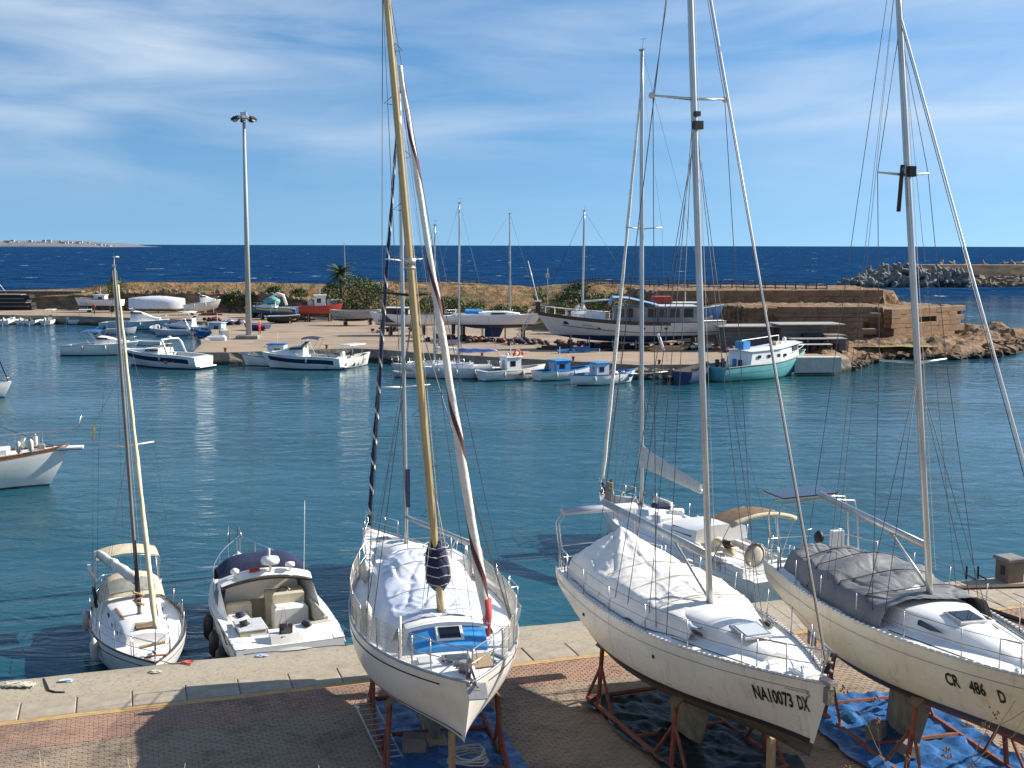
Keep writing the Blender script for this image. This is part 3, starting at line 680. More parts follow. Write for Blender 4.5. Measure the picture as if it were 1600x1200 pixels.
def trunk(root, name, m, xs, w, zb, h, inset=0.18, cam=0.06, nx=16, parent=None, rnd=0.35, smooth=35, front=0.0):
    """rounded coachroof: w(x) half breadth at deck, zb(x) deck level, h(x) height"""
    secs = []
    for i in range(nx + 1):
        f = i / nx; x = lerp(xs[0], xs[1], f); ww, z, hh = w(f), zb(x), h(f); it = inset * hh
        sec = [(x, -ww, z), (x, -ww + it * .6, z + hh * (1 - rnd) * .85), (x, -ww + it, z + hh * .95)]
        sec += [(x, (ww - it) * q * .96, z + hh + cam * (1 - q * q)) for q in (-.94, -.6, -.2, .2, .6, .94)]
        sec += [(x, ww - it, z + hh * .95), (x, ww - it * .6, z + hh * (1 - rnd) * .85), (x, ww, z)]
        secs.append(sec)
    return MB().loft(secs).build(name, m, root, angle=smooth)
def hatch(root, c, s, frame, glass, name='hatch', rz=0.0, tilt=0.0):
    h = MB().bbox((0, 0, 0), (s[0], s[1], .06), .015).build(name, frame, root); h.location = c; h.rotation_euler = (0, tilt, rz)
    MB().bbox((0, 0, .034), (s[0] * .78, s[1] * .78, .02), .005).build('pane', glass, h)
    return h
def window_strip(root, pts, m, frame=None, name='window', th=.02, nrm=(0, 1, 0)):
    """flat polygon given by points, pushed out along nrm"""
    n = Vector(nrm).normalized() * th; k = len(pts)
    mb = MB(); vs = [Vector(p) - n * .5 for p in pts] + [Vector(p) + n for p in pts]
    mb.add(vs, [tuple(range(k, 2 * k)), tuple(range(k))[::-1]] + [(i, (i + 1) % k, k + (i + 1) % k, k + i) for i in range(k)])
    return mb.build(name, m, root)
def stanchions(H, root, ts, hgt=0.6, inset=0.07, wires=(0.58, 0.32), ends=None, m=None, lw=None):
    m = m or steel
    for side in (1, -1):
        tops = []
        for t in ts:
            e = H.edge(t, side, inset); MB().tube([e, e + Vector((0, side * .02, hgt))], .013, 6).build('stanchion', m, root, True); tops.append(e)
        for wz in wires:
            P = [e + Vector((0, side * .02, wz)) for e in tops]
            wire('lifeline', P, .006, lw or wirem, root, 4)
def pulpit(H, root, t0=0.86, hgt=0.62, name='pulpit', r_=.014):
    a = [H.edge(t, 1, .08) for t in (t0, t0 + .07, .985)]; c = [H.edge(t, -1, .08) for t in (t0, t0 + .07, .985)]
    f = 0.18
    up_ = Vector((0, 0, hgt)); bow = H.edge(1.0, 1) + Vector((f, 0, hgt + .06))
    mb = MB().tube([a[0] + up_, a[1] + up_ + Vector((.05, 0, .02)), a[2] + up_ + Vector((.12, .03, .05)), bow, c[2] + up_ + Vector((.12, -.03, .05)), c[1] + up_ + Vector((.05, 0, .02)), c[0] + up_], r_, 7)
    for p, q in ((a[0], a[0] + up_), (c[0], c[0] + up_), (a[2] - Vector((.15, 0, 0)), a[2] + up_ + Vector((.1, .02, .04))), (c[2] - Vector((.15, 0, 0)), c[2] + up_ + Vector((.1, -.02, .04)))): mb.tube([p, q], r_, 7)
    mb.tube([a[0] + up_ * .5, a[2] + up_ * .55, c[2] + up_ * .55, c[0] + up_ * .5], r_ * .7, 6)
    return mb.build(name, steel, root, True)
def pushpit(H, root, t1=.13, hgt=.62, r_=.014):
    up_ = Vector((0, 0, hgt)); mb = MB()
    A = [H.edge(t, 1, .08) for t in (t1, .02)]; C = [H.edge(t, -1, .08) for t in (.02, t1)]
    for k in (1, .5): mb.tube([A[0] + up_ * k, A[1] + up_ * k, A[1] + up_ * k - Vector((.05, A[1].y * .4, 0)), C[0] + up_ * k - Vector((.05, C[0].y * .4, 0)), C[0] + up_ * k, C[1] + up_ * k], r_ if k == 1 else r_ * .7, 7)
    for p in A + C: mb.tube([p, p + up_], r_, 7)
    return mb.build('pushpit', steel, root, True)
def mast_rig(H, root, xm, zb, hgt, m, r_=.085, rake=(0, 0), spr=(.5,), sw=.8, chain_t=None, stay_top=1.0, fore=True, back=True, ww=.006, wm=None, oval=1.35, sprm=None, chain_in=.12, foreto=None, caps=True, diag=True):
    """mast from deck point, rake=(dx,dy) offset at the top; returns function along the mast"""
    wm = wm or wirem; base = Vector((xm, 0, zb)); top = Vector((xm + rake[0], rake[1], zb + hgt)); P = lambda f: base.lerp(top, f)
    mo = MB().tube([P(0), P(.03), P(.6), P(.9), P(1)], [r_ * 1.05, r_, r_, r_ * .85, r_ * .7], 12, flat=1 / oval).build('mast', m, root, True)
    if caps:
        MB().box(P(1) + Vector((0, 0, .04)), (.34, .09, .07)).build('masthead_fitting', alud, root)
        MB().tube([P(1), P(1) + Vector((-.1, 0, .45))], .006, 4).tube([P(1) + Vector((-.28, 0, .42)), P(1) + Vector((.14, 0, .46))], .007, 4).build('wind_vane', blackm, root)
    MB().lathe([(r_ * 2, 0), (r_ * 2, .02), (r_ * 1.4, .05), (r_ * 1.3, .09)], (xm, 0, zb - .03), 12).build('mast_collar', alud, root)
    ct = chain_t if chain_t is not None else H.tx(xm - .1); tips = {1: [], -1: []}
    for f in spr:
        p = P(f)
        for s_ in (1, -1):
            w_ = sw * (1 - .25 * spr.index(f)); q = p + Vector((-.18, s_ * w_, .06)); tips[s_].append(q)
            MB().tube([p, q], [.035, .02], 6, flat=1.6).build('spreader', sprm or alu, root, True)
    for s_ in (1, -1):
        e = H.edge(ct, s_, chain_in)
        wire('shroud', [e] + tips[s_] + [P(stay_top * .985)], ww, wm, root)
        if diag:
            lo = spr[0] - .012
            wire('shroud', [H.edge(ct - .03, s_, chain_in), P(lo)], ww, wm, root); wire('shroud', [H.edge(ct + .035, s_, chain_in), P(lo)], ww, wm, root)
    if fore: wire('forestay', [foreto or H.edge(.985, 1, 0), P(stay_top)], ww * 1.2, wm, root)
    if back: wire('backstay', [H.edge(0.01, 1, H.b(.01)), P(1)], ww, wm, root)
    for dy in (-.05, .06): wire('halyard', [P(0.05) + Vector((.06, dy * 2.2, 0)), P(.99) + Vector((.05, dy, 0))], ww * .8, ropew, root, 4)
    return P
def furled(name, a, c, r0, m, m2, root, turns=9, n=70, wob=.012):
    """rolled sail: cloth tube with a contrasting helical sacrificial strip"""
    a = Vector(a); c = Vector(c); pts = []; rr = []; d = (c - a).normalized()
    for i in range(n + 1):
        f = i / n; pts.append(a.lerp(c, f) + Vector((wob * nz(f * 20, 1.1), wob * nz(f * 20, 5.3), 0))); rr.append(r0 * (1.0 - .62 * f) * (.7 + .3 * sstep(f * 10)) * (1 + .10 * math.sin(f * turns * 6.28)))
    o = MB().tube(pts, rr, 10).build(name, m, root, True)
    if m2:
        u = d.cross(Vector((0, 1, .1))).normalized(); w = u.cross(d); rows = []
        for i in range(n * 4 + 1):
            f = i / (n * 4); k = f * n; j = min(n - 1, int(k)); p = pts[j].lerp(pts[j + 1], k - j); r_ = lerp(rr[j], rr[j + 1], k - j) * 1.05 + .003; an = f * turns * 6.28; row = []
            for q in range(5):
                th = an + q * .24; row.append(p + u * math.cos(th) * r_ + w * math.sin(th) * r_)
            rows.append(row)
        MB().grid(rows).build('sacrificial_strip', m2, o, True)
    return o
def drape(root, name, m, x0, x1, top, half, base, nx=70, ny=44, wr=.035, seed=0.0, hang=.25, sc=(3.0, 5.0), edge_fn=None):
    """tarpaulin draped over a boat: top(x) ridge, half(x) half width, base(x) deck level under its edge"""
    rows = []
    for i in range(nx + 1):
        f = i / nx; x = lerp(x0, x1, f); row = []
        for j in range(ny + 1):
            q = 2 * j / ny - 1; aq = abs(q); hw = half(x) * (1 + .05 * nz(x * 2.2, seed + q, 1) * aq)
            zt = top(x, q); zb = base(x)
            if aq < .8: z = zt; y = q * hw
            else:
                g = (aq - .8) / .2; y = math.copysign(hw * (.8 + .2 * (g ** .7)), q); z = lerp(zt, zb - hang * .15 + .06 * nz(x * 3, seed, q), g ** 1.3)
            w_ = wr * (1.3 * nz(x * .9 + q * 1.2, q * 1.6 + x * .4, seed) - 1.5 * (1 - min(1, abs(nz(x * .8 + 1.9 * q, q * 1.3 - x * .5, seed + 4)) * 5)) ** 2 * .6 + 1.1 * (1 - min(1, abs(nz(x * 1.3 - 2.2 * q, q * 1.5 + x * .4, seed + 9)) * 7)) ** 2 * .6 + .12 * nz(x * 4, q * 5, seed))
            row.append((x + .05 * nz(q * 3, f * 7, seed), y, max(z + w_, zb - .02)))
        rows.append(row)
    return MB().grid([r_[::-1] for r_ in rows]).build(name, m, root, True)
def bolt_text(H, root, txt, x_start, hgt, zoff, m, side, name, squeeze=.82, off=.012, slant=0.0):
    cu = bpy.data.curves.new('lettering', 'FONT'); cu.body = txt; cu.size = 1.0; cu.offset = 0.032; cu.resolution_u = 2
    ob = bpy.data.objects.new('lettering', cu); COL.objects.link(ob); dg = bpy.context.evaluated_depsgraph_get()
    me = bpy.data.meshes.new_from_object(ob.evaluated_get(dg)); bpy.data.objects.remove(ob)
    import bmesh
    bm = bmesh.new(); bm.from_mesh(me); bmesh.ops.triangulate(bm, faces=bm.faces)
    for _ in range(2): bmesh.ops.subdivide_edges(bm, edges=[e for e in bm.edges if e.calc_length() > .12], cuts=1)
    k = hgt / .70
    for v in bm.verts:
        dx = v.co.x * k * squeeze; dz = v.co.y * k; x = x_start + (dx if side == -1 else -dx)     # starboard text runs to the bow
        x += slant * dz
        t = H.tx(x); z = H.zs(t) - zoff + dz
        for _i in range(4): t = max(0, min(1, t + (x - H.x(t, z)) / H.L)); z = H.zs(t) - zoff + dz
        p = H.pt(t, z, side, off); v.co = p
    bm.to_mesh(me); bm.free(); me.materials.clear(); me.materials.append(m); me.name = name
    o = bpy.data.objects.new(name, me); COL.objects.link(o); o.parent = root; KIDS.setdefault(root.name, []).append(o); return o
def fin_keel(root, m, x, ch, zt, zb, th=.24, sweep=.25, bulb=False):
    rows = []
    for z, f in ((zt, 0), (lerp(zt, zb, .5), .5), (zb, 1)):
        c = ch * (1 - .18 * f); r_ = []
        for k in range(14):
            a = 2 * math.pi * k / 14; cx = math.cos(a); r_.append((x - sweep * f + c * .5 * cx, th * .5 * math.sin(a) * (1 - .45 * (-cx) if cx < 0 else 1) * (1 + (.3 * f if bulb else 0)), z))
        rows.append(r_)
    mb = MB().grid(rows, True); k = len(mb.v) - 14; mb.f.append(tuple(range(k, k + 14))[::-1]); return mb.build('keel', m, root, angle=50)
def rudder_part(root, m, x, z0, z1, ch=.45):
    return MB().loft([[(x - ch * .55, -.02, z0), (x - ch * .1, -.045, z0), (x + ch * .45, 0, z0), (x - ch * .1, .045, z0), (x - ch * .55, .02, z0)], [(x - ch * .5, -.015, z1), (x, -.03, z1), (x + ch * .3, 0, z1), (x, .03, z1), (x - ch * .5, .015, z1)]]).build('rudder', m, root)
def fender_part(root, p, l=.55, r_=.11, m=None, name='fender'):
    p = Vector(p); o = MB().lathe([(.02, -l / 2 - .05), (r_ * .5, -l / 2), (r_, -l / 2 + .1), (r_, l / 2 - .1), (r_ * .5, l / 2), (.02, l / 2 + .06)], p, 10).build(name, m or fender, root, True)
    return o
def outboard(root, p, sc=1.0, cowl=None, rz=0.0, tilt=0.3):
    o = MB().ball((0, 0, .35), .24, 9, 7, (1.1, .8, 1.25)).build('outboard_cowl', cowl or blackm, root, True); o.location = p; o.rotation_euler = (0, tilt, rz); o.scale = (sc, sc, sc)
    MB().box((-.02, 0, -.15), (.16, .12, .8)).box((-.1, 0, -.55), (.42, .1, .12)).ball((-.32, 0, -.55), .13, 8, 5, (.3, 1, 1)).build('outboard_leg', alud, o)
    return o
def cradle(root_name, loc, rz, label, posts, foot, zpad, mt=None):
    """steel boat stand; posts: (x, y) feet spots with pad heights"""
    c = empty(root_name, loc, rz, label, 'boat cradle', 'steel boat cradles on the near quay'); mt = mt or rust
    x0, x1, y0 = foot
    for s_ in (1, -1): MB().tube([(x0, s_ * y0, .08), (x1, s_ * y0, .08)], .065, 6).build('base_beam', mt, c)
    for x in (x0 + .05, (x0 + x1) / 2, x1 - .05): MB().tube([(x, -y0, .09), (x, y0, .09)], .06, 6).build('cross_beam', mt, c)
    for (x, y, zt, tilt) in posts:
        s_ = 1 if y > 0 else -1
        MB().tube([(x, s_ * y0, .1), (x, y, zt)], .06, 6).build('post', mt, c)
        pd = MB().box((0, 0, 0), (.34, .26, .05)).build('pad', mat('pad_timber', (.16, .10, .06), .9), c); pd.location = (x, y, zt + .02); pd.rotation_euler = (s_ * -tilt, 0, 0)
        for dx in (-.75, .75):
            xe = max(x0, min(x1, x + dx)); MB().tube([(x, lerp(s_ * y0, y, .66), lerp(.1, zt, .66)), (xe, s_ * y0, .1)], .038, 6).build('brace', mt, c)
    return c
def ground_tarp(name, pts, z, m, label, cat='tarpaulin', seed=0, n=34, amp=.10):
    """crumpled sheet on the ground; pts: four corners"""
    a, b_, c, d = [Vector(p) for p in pts]; rows = []
    for i in range(n + 1):
        row = []
        for j in range(n + 1):
            u, v = i / n, j / n; p = a.lerp(b_, u).lerp(d.lerp(c, u), v); ed = min(u, 1 - u, v, 1 - v)
            p = p + Vector((nz(p.x * 1.3, p.y * 1.3, seed + 1), nz(p.x * 1.3, p.y * 1.3, seed + 5), 0)) * .22
            hh = .03 + amp * (abs(nz(p.x * 2.2, p.y * 2.2, seed)) * 1.2 + .4 * abs(nz(p.x * 6, p.y * 6, seed)) + (.35 * max(0, .06 - ed) / .06))
            row.append((p.x, p.y, z + hh))
        rows.append(row)
    return tag(MB().grid(rows).build(name, m, None, True), label, cat)

def straps(root, top, half, base, xs, m):
    """lashing lines over a cover, pulled tight across its ridge"""
    for x in xs:
        pts = [(x + .03 * math.sin(q * 5), q * half(x) * .98, (top(x, q) if abs(q) < .8 else lerp(top(x, q), base(x), ((abs(q) - .8) / .2) ** 1.3)) + .045) for q in [-1 + 2 * i / 20 for i in range(21)]]
        MB().tube(pts, .012, 5).build('cover_strap', m, root, True)
# ------------------------------------------------------------------ boats on the near quay and moored along it
def zfor(H, t, yy):
    best = 0; bd = 9
    for i in range(60):
        z = lerp(H.zk(t), H.zs(t), i / 60); d = abs(H.y(t, z) - yy)
        if d < bd: bd = d; best = z
    return best
def sloop(name, loc, rz, label, H, top, bottom, wz=0.0, deck=None, rail=None, rail_r=.025, cab=None, group=None, cat='sailboat', roll=0.0):
    r_ = empty(name, loc, rz, label, cat, group, rx=roll)
    H.bands(r_, top, bottom, wz); H.deck(r_, deck or deckm); H.rail(r_, 'toe_rail', rail or alu, rail_r, dz=.015, inset=.02)
    return r_
def dek(H): return lambda x: H.zs(H.tx(x)) - .02
def cockpit(H, root, x0, x1, m=None, wood=None):
    m = m or white; z = H.zs(.15)
    for s_ in (1, -1):
        w_ = H.b(H.tx((x0 + x1) / 2)) * .62
        MB().bbox(((x0 + x1) / 2, s_ * w_, z + .10), (x1 - x0, .16, .28), .04).build('coaming', m, root)
        MB().bbox(((x0 + x1) / 2, s_ * (w_ - .28), z + .02), (x1 - x0, .4, .12), .02).build('seat', wood or m, root)
    MB().box(((x0 + x1) / 2, 0, z + .012), (x1 - x0, H.b(.15) * .55, .02)).build('cockpit_sole', wood or greyd, root)

# ---------- white sloop with registration NA10073DX
H = Hull(10.1, 3.35, 1.30, 1.08, 0.98, 0.50, tr=.66, tm=.40, p=2.1, n=2.9, nb=1.35, rake=.62, srake=.35, zks=.10, zkb=-.28)
NA = sloop('sailing_yacht', (3.98, 25.43, QZ + 1.77), R(-69), 'white sloop lettered NA10073DX on a red cradle under a white cover', H, aged, antif, .02, rail=alu, rail_r=.03)
H.stripe(NA, 'sheer_stripe', mat('grey_stripe', (.22, .22, .23), .5), .205, .19, .02, .965)
H.stripe(NA, 'boot_stripe', mat('black_stripe', (.03, .03, .032), .5), -.02, .10, .0, .99, fixed=True)
zd = dek(H)
mb = MB()
for s_ in (1, -1):
    for i in range(74):
        e = H.edge(.02 + i * .013, s_, .02, .03); mb.box(e, (.05, .05, .035))
tag(mb.build('toe_rail_fitting', white, NA), kind='stuff')
trunk(NA, 'coachroof', deckm, (-1.6, 3.35), lambda f: lerp(1.08, .30, sstep((f - .25) / .75) ** 1.2), zd, lambda f: .44 * (1 - .82 * sstep((f - .55) / .45)), cam=.09, inset=.35)
trunk(NA, 'cockpit_coaming', white, (-4.4, -1.6), lambda f: lerp(.85, 1.05, f), zd, lambda f: .34, cam=-.1)
hatch(NA, (2.45, -.02, zd(2.4) + .375), (.62, .66), alu, mat('frosted_pane', (.50, .53, .56), .25), tilt=.13)
hatch(NA, (4.3, 0, zd(4.3) + .07), (.5, .42), white, white, 'anchor_locker')
for s_ in (1, -1):
    e = MB().ball((0, 0, 0), 1, 14, 6, (.21, .02, .085)).build('porthole', darkg, NA, True); e.location = (1.75, s_ * .845, zd(1.7) + .24); e.rotation_euler = (s_ * -.38, 0, s_ * -.17)
    MB().ball((0, 0, 0), 1, 14, 6, (.255, .014, .125)).build('porthole_rim', alud, e, True)
def na_top(x, q):
    d = math.hypot((x + 3.55) * 1.0, q * 1.3); pk = .80 * max(0, 1 - d / 1.5) ** 1.3
    base_ = .50 + .30 * math.exp(-((x + 1.3) / 1.5) ** 2) * (1 - .5 * abs(q)) - .16 * sstep((x - .6) / 1.1)
    fold = .07 * math.sin(math.atan2(q * 1.3, x + 3.55) * 9) * min(1, d) * max(0, 1 - d / 1.9)
    return zd(x) + base_ * (1 - .25 * q * q) + pk + fold + .10 * (1 - abs(q)) * math.cos(x * 2.4) * .5
drape(NA, 'cover', tarpw, -4.55, 1.55, na_top, lambda x: (H.b(H.tx(x)) - .22) * lerp(1, .8, sstep((x - .2) / 1.3)), lambda x: zd(x) + .05, nx=130, ny=80, wr=.035, seed=2.2)
straps(NA, na_top, lambda x: (H.b(H.tx(x)) - .22) * lerp(1, .8, sstep((x - .2) / 1.3)), lambda x: zd(x) + .05, (-1.9, -.6, .5), ropew)
for x in (-2.9, -1.2, .4):
    e = H.edge(H.tx(x), -1, .1); wire('cover_tie', [e + Vector((0, .25, .28)), e], .008, ropew, NA, 4)
P = mast_rig(H, NA, .8, zd(.8) + .42, 15.9, alu, .088, (-1.12, -.32), (.677,), .86, stay_top=.98, ww=.0085, back=True, chain_in=.32)
MB().tube([P(.0717), P(.0717) + Vector((-4.1, -.55, .36))], .085, 10, flat=.7).build('boom', alu, NA, True)
bt = P(.0717); wire('boom_vang', [P(.0105), bt + Vector((-1.25, -.17, .08))], .03, alud, NA, 8)
for s_ in (1, -1): MB().ball(P(.677) + Vector((-.2, s_ * .88, .06)), .07, 8, 6).build('spreader_cap', fender, NA, True)
MB().box(P(.6425) + Vector((.14, 0, 0)), (.14, .2, .17)).box(P(.651) + Vector((.12, 0, .1)), (.1, .12, .1)).build('steaming_light', blackm, NA)
wire('furling_foil', [H.edge(.978, 1, 0) + Vector((-.03, -.03, .35)), P(.975) + Vector((.08, 0, 0))], .019, mat('foil_white', (.74, .74, .72), .4), NA, 8)
MB().lathe([(.03, -.12), (.1, -.1), (.1, -.06), (.06, -.04), (.06, .04), (.1, .06), (.1, .1), (.03, .12)], H.edge(.978, 1, 0) + Vector((-.02, 0, .26)), 12, (-.06, 0, 1)).build('furling_drum', blackm, NA, True)
for dy in (.1, .22): wire('topping_lift', [bt + Vector((-4.0, -.55, .4)), P(.99) + Vector((-.15, dy * .2, 0))], .005, wirem, NA, 4)
for dx in (-.35, -.15): wire('running_rigging', [H.edge(.5 + dx * .3, -1, .3) + Vector((0, 0, .1)), P(.63)], .009, roped, NA, 4)
stanchions(H, NA, (.13, .27, .42, .57, .70, .83, .92), .62, .06, (.6, .32)); pulpit(H, NA, .86, .60)
mbx = MB()
for x, zt in ((-4.75, 1.55), (-4.55, 1.5)):     # stern arch of bent tube
    mbx.tube([(x, -1.05, zd(-4.7)), (x - .25, -1.12, zd(-4.7) + 1.2), (x - .1, -1.0, zd(-4.7) + zt), (x, 0, zd(-4.7) + zt + .05), (x - .1, 1.0, zd(-4.7) + zt), (x - .25, 1.12, zd(-4.7) + 1.2), (x, 1.05, zd(-4.7))], .02, 8)
mbx.build('stern_arch', steel, NA, True)
MB().tube([(-4.9, -1.0, zd(-4.7) + 1.5), (-4.6, .95, zd(-4.7) + 1.55)], .09, 10, flat=2.4).build('rolled_awning', mat('grey_awning', (.42, .44, .48), .7), NA, True)
pushpit(H, NA, .12, .6)
rudder_part(NA, white, -4.5, .05, -1.15, .55); fin_keel(NA, keelm, .15, 1.75, -.42, -1.64, .26, .3)
bolt_text(H, NA, 'NA10073', 3.55, .28, .62, blackm, -1, 'registration_lettering', .50); bolt_text(H, NA, 'DX', 4.42, .28, .62, blackm, -1, 'registration_lettering', .36)
bolt_text(H, NA, 'NA10073', 4.4, .27, .58, blackm, 1, 'registration_lettering', .60)
H.stripe(NA, 'name_strip', mat('faded_grey_print', (.40, .40, .40), .6), .26, .225, .925, .962)
bolt_text(H, NA, '5', 4.62, .13, .33, mat('print_grey', (.2, .2, .2), .6), -1, 'model_lettering', .8)
MB().bbox(H.edge(1, 1) + Vector((-.02, 0, -.18)), (.14, .14, .34), .05).build('stem_pad', keelm, NA)
MB().box(H.edge(1, 1) + Vector((-.05, 0, .05)), (.35, .16, .07)).build('bow_roller', steel, NA)
MB().tube([(1.3, -1.2, zd(1.2) + .05), (3.6, -.62, zd(3.4) + .04)], .012, 5).build('jib_track', blackm, NA)
for x in (-2.2, 1.1): MB().lathe([(.045, 0), (.045, .02)], H.pt(H.tx(x), H.zs(H.tx(x)) - .42, -1, .0), 8, (0, -1, 0)).build('through_hull', blackm, NA)

# ---------- cream sloop with registration CR 486 D
H = Hull(10.5, 3.4, 1.32, 1.10, 1.0, 0.48, tr=.68, tm=.40, p=2.1, n=2.8, nb=1.4, rake=.7, srake=.3, zks=.08, zkb=-.25)
CR = sloop('sailing_yacht', (8.92, 25.3, QZ + 1.86), R(-76.5), 'cream sloop lettered CR 486 D with charcoal cover and stern arch', H, cream, antib, -.12, rail=alu, rail_r=.03)
H.stripe(CR, 'sheer_stripe', mat('grey_stripe', (.22, .22, .23), .5), .25, .235, .03, .95)
H.stripe(CR, 'boot_stripe', mat('black_stripe', (.03, .03, .032), .5), -.14, .0, .0, .99, fixed=True)
zd = dek(H); mb = MB()
for s_ in (1, -1):
    for i in range(60): mb.box(H.edge(.02 + i * .016, s_, .02, .03), (.06, .05, .035))
tag(mb.build('toe_rail_fitting', white, CR), kind='stuff')
trunk(CR, 'coachroof', deckm, (-1.6, 3.9), lambda f: lerp(1.08, .22, sstep((f - .2) / .8) ** 1.1), zd, lambda f: .40 * (1 - .9 * sstep((f - .5) / .5)), cam=.08, inset=.4)
trunk(CR, 'cockpit_coaming', white, (-4.5, -1.6), lambda f: lerp(.85, 1.05, f), zd, lambda f: .34, cam=-.1)
hatch(CR, (1.75, 0, zd(1.7) + .44), (.62, .62), alu, darkg, tilt=.06)
def cr_top(x, q): return zd(x) + (.55 + .12 * math.exp(-((x + 2.0) / 1.4) ** 2) + .05 * math.sin(x * 2.1)) * (1 - .32 * q * q) + .05 * math.sin(x * 5 + q * 4)
drape(CR, 'cover', tarpg, -4.4, .75, cr_top, lambda x: (H.b(H.tx(x)) - .18) * lerp(.86, 1.0, sstep((x + 4) / 2)), lambda x: zd(x) + .02, nx=110, ny=70, wr=.04, seed=7.7)
straps(CR, cr_top, lambda x: (H.b(H.tx(x)) - .18) * lerp(.86, 1.0, sstep((x + 4) / 2)), lambda x: zd(x), (-3.6, -2.4, -1.2, -.1), blackm)
P = mast_rig(H, CR, .50, zd(.6) + .42, 13.9, alu, .088, (-1.0, -.85), (.37, .655), .80, stay_top=.89, ww=.0085, chain_in=.3)
MB().tube([P(.086), P(.086) + Vector((-4.1, -.35, .30))], .09, 10, flat=.7).build('boom', alu, CR, True)
bt = P(.086); wire('boom_vang', [P(.02), bt + Vector((-1.3, -.1, .02))], .035, alu, CR, 8)
wire('furling_foil', [H.edge(.978, 1, 0) + Vector((-.03, 0, .35)), P(.885) + Vector((.09, 0, 0))], .021, mat('foil_white', (.74, .74, .72), .4), CR, 8)
MB().box(P(.66) + Vector((.12, .02, 0)), (.13, .15, .22)).build('steaming_light', blackm, CR)
MB().tube([P(.67) + Vector((.02, -.12, .0)), P(.60) + Vector((.0, -.26, .0))], .045, 8).build('radar_reflector', blackm, CR, True)
for dy in (.3, -.35, -.6): wire('running_rigging', [H.edge(.42 + dy * .12, 1 if dy > 0 else -1, .35), P(.96)], .006, wirem, CR, 4)
stanchions(H, CR, (.12, .25, .38, .52, .66, .79, .9), .62, .06, (.6, .32)); pulpit(H, CR, .86, .6); pushpit(H, CR, .12, .6)
zt = zd(-4.6); mbx = MB()
for x in (-4.85, -4.35):
    mbx.tube([(x, -1.1, zt), (x - .22, -1.12, zt + 1.25), (x - .18, -1.0, zt + 1.62), (x - .1, 0, zt + 1.72), (x - .18, 1.0, zt + 1.62), (x - .22, 1.12, zt + 1.25), (x, 1.1, zt)], .024, 8)
mbx.build('stern_arch', steel, CR, True)
sp = MB().box((-4.75, -.42, zt + 1.86), (1.15, 1.5, .045), rx=.05, ry=-.03).build('solar_panel', mat('solar_cells', (.02, .025, .045), .15), CR)
MB().box((-4.75, -.42, zt + 1.835), (1.19, 1.54, .03), rx=.05, ry=-.03).build('panel_frame', alu, sp)
MB().box((-4.9, .75, zt + .55), (.2, .32, .42)).build('outboard_bracket', white, CR); outboard(CR, (-5.05, .3, zt + .35), .62, blackm, 0, .1)
for s_ in (1, -1): MB().tube([(-4.3, s_ * .55, zt + .3), (-4.3, s_ * .55, zt + .95), (-4.3, s_ * .3, zt + 1.0)], .014, 6).build('grab_rail', steel, CR, True)
rudder_part(CR, keelm, -4.6, .05, -1.2, .55); fin_keel(CR, keelm, .0, 1.7, -.42, -1.74, .28, .35)
bolt_text(H, CR, 'CR', 2.70, .25, .60, blackm, -1, 'registration_lettering', .62); bolt_text(H, CR, '486', 3.20, .25, .62, blackm, -1, 'registration_lettering', .58); bolt_text(H, CR, 'D', 3.74, .25, .66, blackm, -1, 'registration_lettering', .55)
H.stripe(CR, 'name_strip', mat('faded_black_print', (.09, .09, .09), .6), .30, .27, .935, .96)
for s_ in (1, -1): MB().tube([(1.0, s_ * 1.28, zd(1) + .04), (3.4, s_ * .78, zd(3.2) + .04)], .014, 5).build('jib_track', blackm, CR)
for s_ in (1, -1): window_strip(CR, [(-.6, s_ * .86, zd(-.6) + .18), (1.6, s_ * .70, zd(1.6) + .16), (2.0, s_ * .62, zd(2) + .20), (.9, s_ * .70, zd(.9) + .31), (-.6, s_ * .80, zd(-.6) + .32)], greyw, nrm=(0, s_, .5))

# ---------- white sloop with yellow mast
H = Hull(9.4, 3.62, 1.38, 1.10, 1.10, 0.55, tr=.62, tm=.44, p=2.3, n=2.5, nb=1.55, rake=1.0, srake=.45, zks=.15, zkb=-.05)
B1 = sloop('sailing_yacht', (-1.71, 25.5, QZ + 1.63), R(-78), 'white sloop with yellow mast and blue coachroof front on a red cradle', H, white, antif, -.06, rail=alud, rail_r=.03)
H.stripe(B1, 'sheer_stripe', navy, .20, .165, .0, .93); H.stripe(B1, 'boot_stripe', navy, .05, .09, 0, .985, fixed=True)
zd = dek(H)
trunk(B1, 'coachroof', deckm, (-2.0, 1.85), lambda f: lerp(1.15, .86, f), zd, lambda f: .42 * (1 - .25 * sstep((f - .75) / .25)), cam=.1)
fr = trunk(B1, 'coachroof_front', bluel, (1.85, 2.5), lambda f: lerp(.86, .74, f), zd, lambda f: .36 * (1 - .8 * f) + .02, cam=.07)
MB().tube([(1.88, .84 * q, zd(1.9) + .44 - .10 * q * q) for q in (-1, -.6, -.2, .2, .6, 1)], .05, 8).build('eyebrow', white, B1, True)
w_ = hatch(B1, (2.17, 0, zd(2.2) + .325), (.40, .56), white, darkg, 'front_window', tilt=.46)
hatch(B1, (3.15, 0, zd(3.1) + .06), (.55, .55), alud, greyw)
trunk(B1, 'cockpit_coaming', white, (-4.2, -2.0), lambda f: lerp(.95, 1.1, f), zd, lambda f: .34, cam=-.1)
def b1_top(x, q): return zd(x) + (.62 + .35 * math.exp(-((x + 2.2) / 1.2) ** 2)) * (1 - .42 * q * q) - .12 * sstep((x - .4) / 1)
